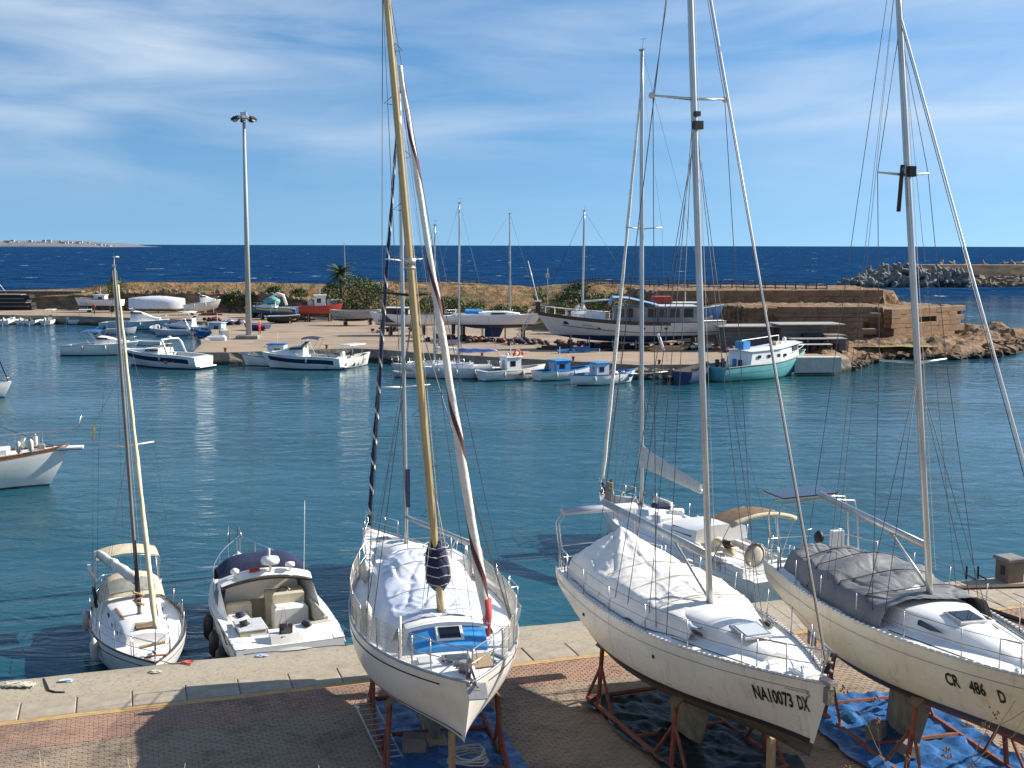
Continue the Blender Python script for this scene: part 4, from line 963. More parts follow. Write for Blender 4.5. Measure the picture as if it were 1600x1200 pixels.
drape(B1, 'cover', mat('bluish_white_tarpaulin', (.68, .70, .75), .5, col2=(.56, .62, .76), vscale=.8, bump=.2, bscale=6, ramp=(.3, .6)), -3.9, 1.35, b1_top, lambda x: H.b(H.tx(x)) - .55, lambda x: zd(x) + .03, nx=100, ny=60, wr=.04, seed=5.1)
straps(B1, b1_top, lambda x: H.b(H.tx(x)) - .55, lambda x: zd(x), (-3.0, -1.6, -.2), ropew)
P = mast_rig(H, B1, 1.05, zd(1) + .46, 14.2, gold, .098, (-.35, -1.12), (.475,), .62, stay_top=.97, ww=.0085, fore=False, oval=1.25, sprm=blackm)
MB().lathe([(.125, -.06), (.125, .06)], P(.525), 14).lathe([(.12, -.16), (.12, -.12)], P(.525), 14).build('mast_band', alu, B1, True)
for i in range(11):
    p = P(.15 + i * .075); s_ = 1 if i % 2 else -1
    MB().tube([p + Vector((0, s_ * .08, .12)), p + Vector((0, s_ * .24, -.02)), p + Vector((0, s_ * .08, -.04))], .009, 5).build('mast_step', blackm, B1)
a, c = P(.02), P(.105); pts = [a.lerp(c, i / 12) + Vector((-.08 - .03 * math.sin(i), .01, .16)) for i in range(13)]
mo = MB().tube(pts, [.08, .17, .24, .27, .27, .27, .26, .25, .24, .21, .17, .13, .06], 14).build('sail_cover', navy, B1, True)
for k in (2, 4, 6, 8, 10): MB().tube([pts[k] + Vector((.27 * math.cos(q * .52), .27 * math.sin(q * .52), .02 * math.sin(q * 2))) for q in range(13)], .012, 5).build('lashing', ropew, mo, True)
fs = furled('furled_genoa', (1.85, .85, zd(2.2) + .38), P(.80) + Vector((.22, .12, 0)), .115, sailw, mat('dark_red_strip', (.10, .03, .035), .75), B1, 4); wire('forestay', [H.edge(.97, 1), P(.95)], .006, wirem, B1)
sb = MB().tube([Vector(fs.data.vertices[0].co) * 0 + Vector((1.85, .85, zd(2.2) + .1)), (1.84, .85, zd(2.2) + .5), (1.82, .84, zd(2.2) + .9)], [.05, .10, .105], 9).build('furled_foot', sailr, B1, True)
stanchions(H, B1, (.10, .22, .34, .46, .58, .70, .80, .90), .66, .06, (.64, .34), lw=ropew); pulpit(H, B1, .84, .62, r_=.016); pushpit(H, B1, .12, .72)
nb_ = MB()
for s_ in (1, -1):
    for i in range(150):
        t = lerp(.10, .84, i / 149); e = H.edge(t, s_, .06); e2 = H.edge(min(.9, t + .02), s_, .06); nb_.tube([e + Vector((0, 0, .04)), e2 + Vector((0, s_ * .02, .62))], .0035, 3, False); nb_.tube([e + Vector((0, s_ * .02, .62)), e2 + Vector((0, 0, .04))], .0035, 3, False)
tag(nb_.build('guard_netting', ropew, B1), kind='stuff')
for (t, s_, l) in ((.18, 1, .6), (.52, -1, .55), (.16, -1, .6)): fender_part(B1, H.edge(t, s_, .28) + Vector((0, 0, .28)), l * .8, .12)
lb = MB()
for i in range(20):
    pass
ring = [Vector((.30 * math.cos(i * .3307), 0, .30 * math.sin(i * .3307))) for i in range(20)]
lo = MB().tube([p for p in ring], .075, 8).build('lifebuoy', orange, B1, True); lo.location = H.edge(.16, 1, -.06) + Vector((0, 0, .45))
an = MB().tube([(0, 0, 0), (.75, 0, -.02)], .025, 6).box((.72, 0, -.12), (.34, .36, .03), ry=.5).box((.62, 0, -.09), (.2, .12, .05), ry=.3).build('anchor', alud, B1); an.location = H.edge(.985, 1) + Vector((-.5, 0, .09)); an.rotation_euler = (0, .12, 0)
MB().box((3.9, 0, zd(3.9) + .14), (.22, .2, .2)).lathe([(.06, -.2), (.06, .2)], (3.9, 0, zd(3.9) + .2), 10, (0, 1, 0)).build('windlass', alud, B1)
MB().tube([(4.1, -.1, zd(4) + .1), (4.3, .05, zd(4) + .12), (4.45, 0, zd(4) + .13)], .03, 6).tube([(3.2, -.3, zd(3.2) + .07), (3.5, .2, zd(3.4) + .07), (3.7, -.1, zd(3.6) + .07)], .025, 6).build('anchor_chain', rust, B1)
gp = MB().box((4.15, .32, zd(4.1) + .30), (.75, .34, .035), rz=-.1, rx=.1).build('wooden_gangplank', wood, B1)
for k, (x, y) in enumerate(((3.0, -.62), (3.25, .55), (2.9, .95))): MB().bbox((x, y, zd(x) + .05), (.35, .28, .04), .01, .3 * k).build('deck_board', greyd, B1)
MB().tube([(2.55, -1.05, zd(2.5)), (2.55, -1.05, zd(2.5) + .85)], .035, 8).build('dorade_pipe', white, B1, True)
for k in range(8): wire('running_rigging', [(1.0 + .3 * math.cos(k), .5 * math.sin(k * 1.9), zd(1) + .5), P(.05 + .02 * k) + Vector((.05, .03 * (k - 4), 0))], .007, ropew, B1, 4)
rudder_part(B1, keelm, -4.0, -.1, -1.35, .6); fin_keel(B1, keelm, -.1, 1.6, -.45, -1.52, .30, .25)
MB().bbox((-.35, 0, -1.575), (1.9, .42, .10), .02).build('keel_block', wood, B1)

# ---------- cradles, tarpaulins, ladder, props
def stand_for(boat, H, xs, yy, foot, draft, label):
    loc = Vector((boat.location.x, boat.location.y, QZ)); posts = []
    for x in xs:
        for s_ in (1, -1):
            z = zfor(H, H.tx(x), yy); posts.append((x, s_ * yy, boat.location.z - QZ + z - .05, .75))
    return cradle('boat_cradle', loc, boat.rotation_euler.z, label, posts, foot, 0)
HN = Hull(10.1, 3.35, 1.30, 1.08, 0.98, 0.50, tr=.66, tm=.40, p=2.1, n=2.9, nb=1.35, rake=.62, srake=.35, zks=.10, zkb=-.28)
stand_for(NA, HN, (-2.3, 1.3), 1.05, (-2.9, 2.2, 1.15), 1.65, 'rusty red steel cradle with dark tarpaulin under the NA10073DX sloop')
HC = Hull(10.5, 3.4, 1.32, 1.10, 1.0, 0.48, tr=.68, tm=.40, p=2.1, n=2.8, nb=1.4, rake=.7, srake=.3, zks=.08, zkb=-.25)
stand_for(CR, HC, (-1.7, 1.7), 1.0, (-2.3, 2.4, 1.2), 1.74, 'rusty red steel cradle on blue sheet under the CR 486 D sloop')
stand_for(B1, H, (-1.9, 1.4), 1.15, (-2.4, 2.1, 1.25), 1.5, 'rusty red steel cradle under the sloop with the yellow mast')
for bt_, x0, sh in ((NA, 3.25, 'pale timber prop under the bow of the NA10073DX sloop'), (B1, 2.45, 'pale timber prop under the bow of the yellow masted sloop')):
    hh = HN if bt_ is NA else H; z = bt_.location.z - QZ + hh.zk(hh.tx(x0)) ; d = Vector((math.cos(bt_.rotation_euler.z), math.sin(bt_.rotation_euler.z), 0)); p = Vector((bt_.location.x, bt_.location.y, QZ)) + d * x0
    o = tag(MB().box((0, 0, z / 2), (.13, .13, z)).build('timber_prop', wood), sh, 'timber prop'); o.location = p; o.rotation_euler = (0, 0, bt_.rotation_euler.z)
def rel(boat, x, y):
    a = boat.rotation_euler.z; return (boat.location.x + x * math.cos(a) - y * math.sin(a), boat.location.y + x * math.sin(a) + y * math.cos(a))
def v3(p): return (p[0], p[1], 0)
ground_tarp('tarpaulin', [v3(rel(B1, -2.2, -1.3)), v3(rel(B1, 3.3, -1.2)), v3(rel(B1, 3.0, 1.7)), v3(rel(B1, -2.0, 1.5))], QZ, tarpb, 'blue tarpaulin spread under the yellow masted sloop', seed=1)
ground_tarp('tarpaulin', [v3(rel(NA, -2.6, -1.5)), v3(rel(NA, 2.9, -1.3)), v3(rel(NA, 2.6, 1.5)), v3(rel(NA, -2.4, 1.4))], QZ, tarpd, 'dark crumpled tarpaulin under the NA10073DX sloop', seed=4, amp=.16)
ground_tarp('tarpaulin', [v3(rel(CR, -2.8, -1.7)), v3(rel(CR, 2.4, -1.8)), v3(rel(CR, 2.8, 1.6)), v3(rel(CR, -2.6, 1.7))], QZ, tarpb, 'crumpled blue tarpaulin spread under the CR 486 D sloop', seed=9, amp=.17)
lad = empty('ladder', at(600, 1190, QZ + .08), 0, 'grey aluminium ladder lying beside the yellow masted sloop', 'ladder')
d = at(556, 1100, QZ + .35) - at(600, 1190, QZ + .08); sd_ = Vector((-.05, -.40, .22)).normalized() * .0 + Vector((.42, .16, 0))
for k in (0, 1): MB().tube([sd_ * k, d + sd_ * k], .03, 6, flat=.6).build('rail', alu, lad)
for k in range(11): MB().tube([d * ((k + .5) / 11), d * ((k + .5) / 11) + sd_], .016, 6).build('rung', alu, lad)
for k, (bo, x, y, sz, lb_) in enumerate(((B1, .75, -.55, (.5, .4, .3), 'weathered block beside the keel of the yellow masted sloop'), (CR, -.2, -.75, (.45, .35, .3), 'grey concrete block beside the keel of the CR 486 D sloop'), (CR, .75, -.55, (.42, .3, .26), 'pale block near the fore keel of the CR 486 D sloop'))):
    p = rel(bo, x, y); o = tag(MB().bbox((0, 0, sz[2] / 2), sz, .02).build('keel_prop_block', conc), lb_, 'block'); o.location = (p[0], p[1], QZ + .12); o.rotation_euler = (0, 0, k)
p = rel(B1, 1.7, .45); rc = tag(MB().tube([(.45 * math.cos(i * .7) * (1 - .004 * i), .34 * math.sin(i * .7), .05 + .004 * i + .05 * math.sin(i * 1.3)) for i in range(60)], .02, 5).build('rope_coil', ropew, None, True), 'tangled pale rope coil on blue sheet beside the timber prop', 'rope'); rc.location = (p[0], p[1], QZ + .12)
# litter and ropes on the quay edge
mr = MB().tube([(.3 * math.cos(i * 1.1) + .004 * i, .16 * math.sin(i * 1.7), .03 + .03 * abs(math.sin(i))) for i in range(70)], .018, 5).build('rope_coil', ropew, None, True); mr.location = at(22, 1074, QZ + .01); tag(mr, 'white rope heap on the quay edge at far left', 'rope')
hs_ = MB().tube([at(70, 1062, QZ) , at(75, 1072, QZ + .02), at(78, 1080, QZ + .02), at(88, 1083, QZ + .02), at(103, 1083, QZ + .02)], .022, 6).build('hose', blackm, None, True); tag(hs_, 'short black hose end lying over the quay edge', 'hose')
for k, (px, py, c_, lb_) in enumerate(((108, 1066, (.45, .58, .7), 'crumpled pale blue litter near the black hose'), (245, 1052, (.5, .47, .4), 'small grey litter scrap before the small moored sloop'), (295, 1037, (.6, .1, .08), 'small red scrap at the quay edge'), (410, 1026, (.4, .52, .66), 'pale blue rag behind the motorboat transom'))):
    o = tag(MB().ball((0, 0, .02), .12, 8, 5, (1.4, .8, .25), .9, k * 2.2).build('litter', mat('litter_%d' % k, c_, .8)), lb_, 'litter'); o.location = at(px, py, QZ + .01)
for k, (a, c, lb_) in enumerate(((at(243, 1034, QZ + .02), at(300, 1040, QZ + .02), 'dark mooring line from the small sloop to the quay'), (at(382, 1024, QZ + .02), at(545, 1008, QZ + .02), 'dark mooring line behind the motorboat transom'))):
    pts = [a.lerp(c, i / 10) + Vector((0, .05 * math.sin(i), .0)) for i in range(11)]; tag(MB().tube(pts, .012, 5).build('mooring_line', roped, None, True), lb_, 'mooring line')
# concrete pedestal and iron posts at the right end of the quay
pd = empty('service_pedestal', at(1578, 905, QZ), QA, 'brown concrete service pedestal on the quay edge at far right', 'pedestal')
brc = mat('brown_concrete', (.20, .15, .11), .9, var=.3); MB().bbox((0, 0, .35), (.62, .62, .7), .03).build('body', brc, pd); MB().bbox((0, 0, .76), (.74, .74, .12), .03).build('cap', conc, pd); MB().box((-.33, -.05, .4), (.04, .16, .3)).build('socket_box', blackm, pd)
for k, px in enumerate((1511, 1529)):
    ip = tag(MB().box((0, 0, .22), (.05, .05, .44)).box((.14, -.06, .08), (.3, .05, .04), ry=.5).build('iron_post', blackm), ('left' if k == 0 else 'right') + ' of two short black iron posts on the quay edge', 'post', 'iron posts on the quay edge'); ip.location = at(px, 903, QZ)
for k, (px0, py0, px1, py1, lb_) in enumerate(((1455, 918, 1640, 912, 'long dark timber beam on the quay nearest the water'), (1500, 935, 1620, 975, 'dark timber beam lying aslant behind the cream sloop'))):
    a = at(px0, py0, QZ + .06); c = at(px1, py1, QZ + .06); tag(MB().tube([a, c], .07, 4).build('timber_beam', brownd), lb_, 'beam')

# ---------- small moored sloop with beige sprayhood
H = Hull(8.5, 2.75, 1.22, .95, .95, .45, tr=.55, tm=.44, p=2.0, n=2.3, nb=1.5, rake=1.0, srake=.5, zks=.1, zkb=.0)
d_ = Vector((.399, -.917, 0)); LS = sloop('sailing_yacht', Vector((-9.5, 30.62, .12)) - d_ * 4.25, R(-66.5), 'small white sloop with beige sprayhood moored bow to the quay', H, white, antif, .10, rail=brownd, rail_r=.03)
zd = dek(H); H.stripe(LS, 'sheer_stripe', navy, .20, .17, 0, .97); H.stripe(LS, 'boot_stripe', navy, .14, .17, 0, .98, fixed=True)
trunk(LS, 'coachroof', deckm, (-1.7, 2.0), lambda f: lerp(.88, .58, f), zd, lambda f: .42 * (1 - .35 * sstep((f - .7) / .3)), cam=.08)
hatch(LS, (1.45, .05, zd(1.4) + .40), (.52, .6), brownd, greyw)
for k in range(5): MB().box((1.24 + k * .105, .05, zd(1.4) + .455), (.03, .56, .03)).build('hatch_slat', wood, LS)
cockpit(H, LS, -3.8, -1.7)
for s_ in (1, -1):
    for x in (-.9, .2, 1.1):
        e = MB().ball((0, 0, 0), 1, 12, 5, (.15, .02, .07)).build('porthole', darkg, LS, True); e.location = (x, s_ * (.80 - .08 * max(0, x)), zd(x) + .22)
    window_strip(LS, [(-.7, s_ * .62, zd(-.5) + .45), (.6, s_ * .52, zd(.5) + .45), (.6, s_ * .45, zd(.5) + .45), (-.7, s_ * .55, zd(-.5) + .45)], teak, nrm=(0, 0, 1), name='grab_rail')
P = mast_rig(H, LS, .35, zd(.4) + .46, 10.3, mat('dark_mast', (.22, .21, .20), .5, var=.4, stretch=(2, 2, .4)), .075, (-.75, -.30), (.49,), .78, stay_top=.98, ww=.005, sprm=mat('spreader_white', (.7, .7, .68), .5), fore=False)
furled('furled_genoa', H.edge(.965, 1, H.b(.965)) + Vector((-.05, .05, .9)), P(.95) + Vector((.12, .06, 0)), .085, mat('cream_sail', (.70, .62, .42), .8, var=.2), None, LS, 5); wire('furling_line', [H.edge(.97, 1, H.b(.97)), H.edge(.965, 1, H.b(.965)) + Vector((-.05, .05, .95))], .012, blackm, LS)
bm_ = P(.09); MB().tube([bm_, bm_ + Vector((-2.9, -.9, .25))], .06, 8).build('boom', alud, LS, True)
MB().tube([bm_.lerp(bm_ + Vector((-2.9, -.9, .25)), i / 12) + Vector((0, .03 * math.sin(i * 2), .12 + .02 * math.sin(i * 3))) for i in range(13)], [.06, .16, .17, .15, .16, .15, .15, .14, .13, .12, .12, .10, .05], 9).build('flaked_sail', sailw, LS, True)
MB().tube([P(.05) + Vector((.1, .16 * math.cos(k * 1.1), .05 * k - .2)) for k in range(10)], .04, 6).build('rope_hank', mat('pale_brown_canvas', (.42, .30, .2), .9, var=.4, vscale=6), LS, True)
rows = []
for i in range(11):
    f = i / 10; rows.append([(lerp(-1.55, -2.3, f) + .25 * math.sin(math.pi * j / 12) * (1 - f), .98 * math.cos(math.pi * j / 12), zd(-1.8) + .34 + (.30 + .52 * f ** .6) * math.sin(math.pi * j / 12) ** .6) for j in range(13)])
MB().grid(rows).build('sprayhood', canvas, LS, True)
rows2 = [[Vector(r_[j]) + Vector((.03, 0, .0)) for j in range(3, 10)] for r_ in rows[1:8]]; MB().grid(rows2).build('sprayhood_window', clearp, LS, True)
rows = [[(lerp(-2.6, -3.9, i / 8), lerp(-.95, .95, j / 12), zd(-3) + 1.5 + .16 * math.sin(math.pi * j / 12) + .06 * math.sin(math.pi * i / 8)) for j in range(13)] for i in range(9)]
MB().grid(rows).build('bimini', canvas, LS, True)
for x in (-2.6, -3.25, -3.9): MB().tube([(-3.2, -1.0, zd(-3)), (x, -.97, zd(-3) + 1.48), (x, 0, zd(-3) + 1.64), (x, .97, zd(-3) + 1.48), (-3.2, 1.0, zd(-3))], .014, 6).build('bimini_frame', steel, LS, True)
stanchions(H, LS, (.14, .3, .46, .62, .76, .88), .58, .06, (.56, .3)); pulpit(H, LS, .86, .55); pushpit(H, LS, .12, .6)
for (t, s_) in ((.30, 1), (.62, -1), (.25, -1)): fender_part(LS, H.edge(t, s_, -.12) + Vector((0, 0, -.25)), .6, .12)
MB().tube([P(.50) + Vector((-.2, -.86, .62)), P(.50) + Vector((-.2, -.92, .12))], .04, 8).build('radar_reflector', mat('pale_yellow_plastic', (.66, .56, .28), .6), LS, True); wire('flag_halyard', [H.edge(.4, -1, .1), P(.50) + Vector((-.2, -.92, .12)), P(.50) + Vector((-.2, -.86, .62)), P(.7)], .004, wirem, LS, 4)
MB().tube([P(1), P(1) + Vector((.05, .02, .28))], .01, 5).box(P(1) + Vector((.05, .06, .30)), (.16, .10, .03), rz=.5).build('wind_blade', white, LS)
MB().box((3.4, 0, zd(3.4) + .35), (.14, .7, .05), rx=.1).build('anchor_board', wood, LS); an = MB().tube([(0, 0, 0), (.6, 0, .1)], .03, 6).tube([(.6, -.3, .05), (.68, 0, .1), (.6, .3, .05)], .03, 6).build('anchor', rust, LS); an.location = (3.1, .05, zd(3.2) + .08)
MB().tube([(-3.8, -.9, zd(-3.6) + .5), (-3.9, -1.15, zd(-3.6) + .95)], .06, 8).box((-3.95, -1.1, zd(-3.6) + .95), (.3, .1, .16)).build('outboard_on_rail', mat('white_cap', (.7, .7, .7), .4), LS)
MB().tube([(-1.9, -1.05, zd(-2) + .2), (-2.3, -1.1, zd(-2) + .75), (-2.5, -1.0, zd(-2) + .3)], .05, 7).build('horseshoe_buoy', blackm, LS, True)
for t_ in range(6): wire('running_rigging', [P(.03) + Vector((.1, .03 * t_ - .09, 0)), P(.12 + .02 * t_) + Vector((.07, .02 * t_ - .06, 0))], .012, roped, LS, 4)

# ---------- motor cruiser moored stern to the quay
H = Hull(8.6, 3.35, 1.55, 1.15, .95, .55, tr=.94, tm=.34, p=2.5, n=2.6, nb=1.2, rake=1.3, srake=-.15, zks=-.4, zkb=-.1, flare=.16)
MC = empty('motor_cruiser', (-8.05, 37.15, .05), R(113), 'white motor cruiser with navy canvas top moored stern to the quay', 'motorboat')
H.bands(MC, white, navy, .10); H.deck(MC, deckm, .0, .10, t0=.50); H.rail(MC, 'rubbing_strake', greyd, .03, dz=-.12, inset=-.02)
H.liner(MC, white, lambda t: .38, beige, .30, .10, .50)
zd = dek(H)
trunk(MC, 'foredeck_cabin', white, (-.1, 3.3), lambda f: lerp(1.22, .35, sstep(f)), zd, lambda f: .62 * (1 - .85 * sstep(f)), cam=.12, nx=18)
for s_ in (1, -1):
    window_strip(MC, [(.2, s_ * 1.16, zd(.2) + .2), (1.6, s_ * 1.0, zd(1.5) + .2), (1.9, s_ * .93, zd(1.8) + .28), (.4, s_ * 1.06, zd(.3) + .42)], darkg, nrm=(0, s_, .6))
    MB().loft([[(-2.3, s_ * 1.50, .95), (-2.25, s_ * 1.42, 1.1), (-2.3, s_ * 1.32, .95)], [(-1.2, s_ * 1.58, 1.1), (-1.0, s_ * 1.44, 1.75), (-1.2, s_ * 1.34, 1.1)], [(.1, s_ * 1.52, 1.15), (-.15, s_ * 1.36, 1.98), (.1, s_ * 1.26, 1.15)], [(1.0, s_ * 1.36, 1.2), (.7, s_ * 1.1, 1.85), (.9, s_ * 1.1, 1.2)]]).build('cockpit_side', white, MC, angle=40)
    window_strip(MC, [(-.9, s_ * 1.53, 1.25), (.2, s_ * 1.47, 1.3), (.15, s_ * 1.38, 1.72), (-.55, s_ * 1.44, 1.66)], greyw, nrm=(0, s_, .2))
arch = MB().loft([[(-1.0, y * 1.0, 1.9 + .24 * (1 - (y / 1.42) ** 2)), (-.75, y, 2.02 + .24 * (1 - (y / 1.42) ** 2)), (-.45, y, 2.0 + .24 * (1 - (y / 1.42) ** 2)), (-.5, y, 1.9 + .22 * (1 - (y / 1.42) ** 2))] for y in [1.42 * (2 * j / 14 - 1) for j in range(15)]]).build('radar_arch', white, MC, angle=40)
MB().tube([(-1.02, 1.40 * (2 * j / 14 - 1), 1.86 + .2 * (1 - (2 * j / 14 - 1) ** 2)) for j in range(15)], .05, 6).build('arch_edge', blackm, MC, True)
rows = [[(lerp(-.40, .95, i / 8), 1.42 * (2 * j / 16 - 1) * (1 - .06 * (i / 8)), 2.10 + .46 * (1 - (2 * j / 16 - 1) ** 4) * (.35 + .65 * math.sin(math.pi * (.2 + .6 * i / 8))) - .35 * max(0, i / 8 - .6) + .02 * nz(i, j * .7)) for j in range(17)] for i in range(9)]
rows.append([(p[0] + .1, p[1], 1.6) for p in rows[-1]]); rows.insert(0, [(p[0] - .02, p[1], 2.02) for p in rows[0]])
MB().grid([r_[::-1] for r_ in rows]).build('folded_canopy', navy, MC, True)
MB().lathe([(.04, 0), (.04, .22), (.27, .25), (.30, .34), (.26, .44), (.05, .48)], (-.85, .12 - .25, 2.22), 16).build('radome', white, MC, True)
MB().lathe([(.03, 0), (.03, .16), (.13, .18), (.14, .26), (.05, .32)], (-.85, .98, 2.1), 12).build('antenna_dome', white, MC, True)
MB().lathe([(.03, 0), (.03, .12), (.16, .15), (.15, .25), (.05, .28)], (-.85, -.75, 2.18), 12).build('satellite_dome', white, MC, True)
MB().tube([(-.85, -1.2, 2.08), (-.9, -1.25, 4.4)], [.018, .008], 6).build('whip_antenna', white, MC, True); MB().tube([(-.85, -.1, 2.65), (-.85, -.1, 2.95)], .035, 7).build('anchor_light', white, MC, True)
MB().bbox((-.75, .35, 2.28), (.1, .32, .12), .02).build('horn', redm, MC)
# cockpit: wet bar to port (left), L seat to starboard, helm bulkhead
MB().bbox((-3.0, .92, .80), (.95, .78, .84), .06).build('wet_bar', beige, MC); MB().bbox((-2.95, .92, 1.24), (1.1, .86, .05), .02).build('counter_top', greyd, MC)
MB().box((-3.485, .78, .82), (.01, .46, .6)).build('locker_door', white, MC)
MB().bbox((-2.9, -.75, .58), (1.3, 1.25, .40), .06).build('seat', beige, MC); MB().bbox((-2.95, -.72, .83), (1.15, 1.1, .12), .05).build('seat_cushion', white, MC)
MB().loft([[(-3.55, -1.38, .8), (-3.6, -1.40, 1.28), (-3.4, -1.28, 1.28), (-3.4, -1.25, .8)], [(-3.62, -.7, .8), (-3.7, -.7, 1.28), (-3.5, -.7, 1.28), (-3.45, -.7, .8)], [(-3.55, -.05, .8), (-3.6, 0, 1.22), (-3.4, 0, 1.22), (-3.4, -.05, .8)]]).build('backrest', mat('grey_beige_vinyl', (.50, .46, .36), .6), MC, angle=40)
MB().bbox((-1.9, -1.33, 1.05), (2.4, .14, .5), .05).build('side_backrest', mat('grey_beige_vinyl', (.50, .46, .36), .6), MC)
MB().bbox((-.45, -.62, .95), (.35, 1.2, 1.1), .06).build('helm_bulkhead', beige, MC); MB().bbox((-.5, .85, .8), (.35, .8, .9), .06).build('forward_bulkhead', beige, MC)
MB().bbox((-1.3, -.62, .85), (.55, 1.05, .75), .08).build('helm_seat', white, MC); MB().bbox((-1.1, -.62, 1.35), (.16, 1.0, .45), .06).build('helm_backrest', beige, MC)
MB().bbox((-1.1, .95, .72), (1.1, .7, .5), .08).build('companion_lounge', white, MC)
wh = MB().tube([(.0, .2 * math.cos(i * .4488), .2 * math.sin(i * .4488)) for i in range(15)], .02, 6).tube([(0, -.2, 0), (0, .2, 0)], .015, 5).build('steering_wheel', blackm, MC, True); wh.location = (-.72, -.55, 1.42); wh.rotation_euler = (0, .5, 0)
# rounded transom, platform, gangway
MB().loft([[(-4.15 - .35 * math.cos(y / 1.6 * 1.3), y, .10), (-4.10 - .33 * math.cos(y / 1.6 * 1.3), y, .65), (-3.78 - .33 * math.cos(y / 1.6 * 1.3), y, 1.22), (-3.5 - .2 * math.cos(y), y, 1.27)] for y in [-1.55 + 2.1 * j / 10 for j in range(11)]]).build('transom_garage', white, MC, angle=40)
MB().bbox((-4.25, 0, .12), (.95, 3.05, .14), .05).build('swim_platform', white, MC)
for k, z in enumerate((.3, .5, .72)): MB().bbox((-4.05 + k * .22, 1.0, z), (.3, .62, .16), .03).build('step', beige, MC)
MB().loft([[(-4.3, 1.32, .2), (-4.1, 1.34, .8), (-3.6, 1.40, 1.12)], [(-4.3, 1.52, .2), (-4.1, 1.56, .8), (-3.6, 1.6, 1.1)]], cap=False).build('quarter_fairing', white, MC)
gw = MB().box((0, 0, .55), (.06, .38, 1.1)).build('gangway', blackm, MC); gw.location = (-4.35, .18, .45); gw.rotation_euler = (0.1, .35, 0)
for k in range(4): MB().box((-.04, 0, .15 + k * .25), (.02, .30, .16)).build('gangway_panel', mat('charcoal_grip', (.06, .06, .065), .8), gw)
MB().tube([(-4.1, .05, 1.4), (-3.9, .1, 2.0), (-4.0, .3, 1.4)], .012, 5).build('gangway_hoist', steel, MC, True)
for s_ in (1, -1):
    MB().tube([H.edge(t, s_, .1) + Vector((0, -s_ * .05 * (t > .9), .12 + .55 * sstep((t - .42) / .15))) for t in (.42, .5, .6, .7, .8, .88, .94, .985)], .016, 7).build('bow_rail', steel, MC, True)
    for t in (.55, .68, .8, .9, .975): MB().tube([H.edge(t, s_, .1), H.edge(t, s_, .1) + Vector((0, 0, .65))], .012, 6).build('rail_post', steel, MC)
for s_ in (.25, -.25): MB().tube([H.edge(.985, 1, 0) + Vector((0, s_, .6)), H.edge(.985, 1, 0) + Vector((.35, s_ * .7, .95)), H.edge(.985, 1, 0) + Vector((.5, s_ * .5, .3))], .016, 6).build('bow_ladder_rail', steel, MC, True)
for k, (t, z) in enumerate(((.40, .55), (.28, .35), (.16, .2))): fender_part(MC, H.edge(t, 1, -.16) + Vector((0, 0, z - 1.05)), .75, .15, blackm)
for q, (x, y, z, m_) in enumerate(((-2.5, .6, .5, navy), (-2.0, .1, .42, redm), (-2.9, -.4, .92, tarpw), (-2.6, -1.0, .93, canvas), (-1.2, .9, 1.02, navy), (-3.0, 1.1, 1.32, blackm), (-3.75, -.6, 1.33, roped))):
    MB().ball((x, y, z), .14, 9, 6, (1.5, 1.0, .55), .7, q * 3.1).build('cockpit_clutter', m_, MC, True)
MB().box((-3.9, 1.62, 1.0), (.1, .08, .06)).box((-3.9, -1.62, 1.0), (.1, .08, .06)).build('cleat', steel, MC)
wire('mooring_rope', [(-3.9, 1.6, 1.0), (-3.3, 1.68, .85), (-2.4, 1.75, 1.25)], .018, roped, MC); wire('mooring_rope', [(-3.9, -1.6, 1.0), (-4.3, -1.55, .7), (-4.7, -1.4, .3)], .018, roped, MC)

# ---------- sloop moored behind the yellow masted one (bow to the open basin)
H = Hull(11.2, 3.5, 1.35, 1.1, 1.05, .5, tr=.62, tm=.42, p=2.1, n=2.5, nb=1.45, rake=.9, srake=.2, zks=.1, zkb=-.1)
d_ = Vector((math.cos(R(117)), math.sin(R(117)), 0)); S2 = sloop('sailing_yacht', Vector((-5.73, 46.1, 0)) - d_ * 5.6, R(117), 'white sloop with blue striped furled genoa moored behind the yellow mast', H, white, blued, .08, rail=alu)
zd = dek(H); trunk(S2, 'coachroof', deckm, (-1.8, 2.9), lambda f: lerp(1.1, .6, f), zd, lambda f: .45 * (1 - .6 * sstep((f - .6) / .4)), cam=.1); cockpit(H, S2, -5.0, -1.8, white, teak)
MB().bbox((-1.5, 0, zd(-1.5) + .62), (1.1, 1.8, .5), .14).build('sprayhood', mat('pale_grey_canvas', (.6, .6, .62), .8, var=.2, bump=.3, bscale=12), S2)
P = mast_rig(H, S2, 1.45, zd(1.5) + .45, 16.2, alu, .095, (.0, .12), (.36, .64), .95, stay_top=.98, ww=.006, fore=False, sprm=mat('spreader_white', (.7, .7, .68), .5))
furled('furled_genoa', H.edge(.97, 1, H.b(.97)) + Vector((0, 0, .75)), P(.97) + Vector((.12, 0, 0)), .105, navy, sailw, S2, 15, 90, .0)
MB().lathe([(.03, 0), (.13, .05), (.05, .1), (.05, .35), (.13, .4), (.03, .45)], H.edge(.97, 1, H.b(.97)) + Vector((0, 0, .15)), 10).build('furling_drum', blackm, S2, True)
bt = P(.065); MB().tube([bt, bt + Vector((-4.6, -.5, .0))], .08, 9).build('boom', alu, S2, True); wire('mainsheet', [bt + Vector((-3.6, -.4, 0)), (-2.0, 0, zd(-2) + .5)], .02, ropew, S2); MB().box(bt + Vector((-.2, 0, 1.1)), (.06, .16, 1.4)).build('sail_ties', navy, S2)
stanchions(H, S2, (.12, .25, .4, .55, .7, .82, .92), .62, .06, (.6, .32)); pulpit(H, S2, .86, .6); pushpit(H, S2, .12, .62)
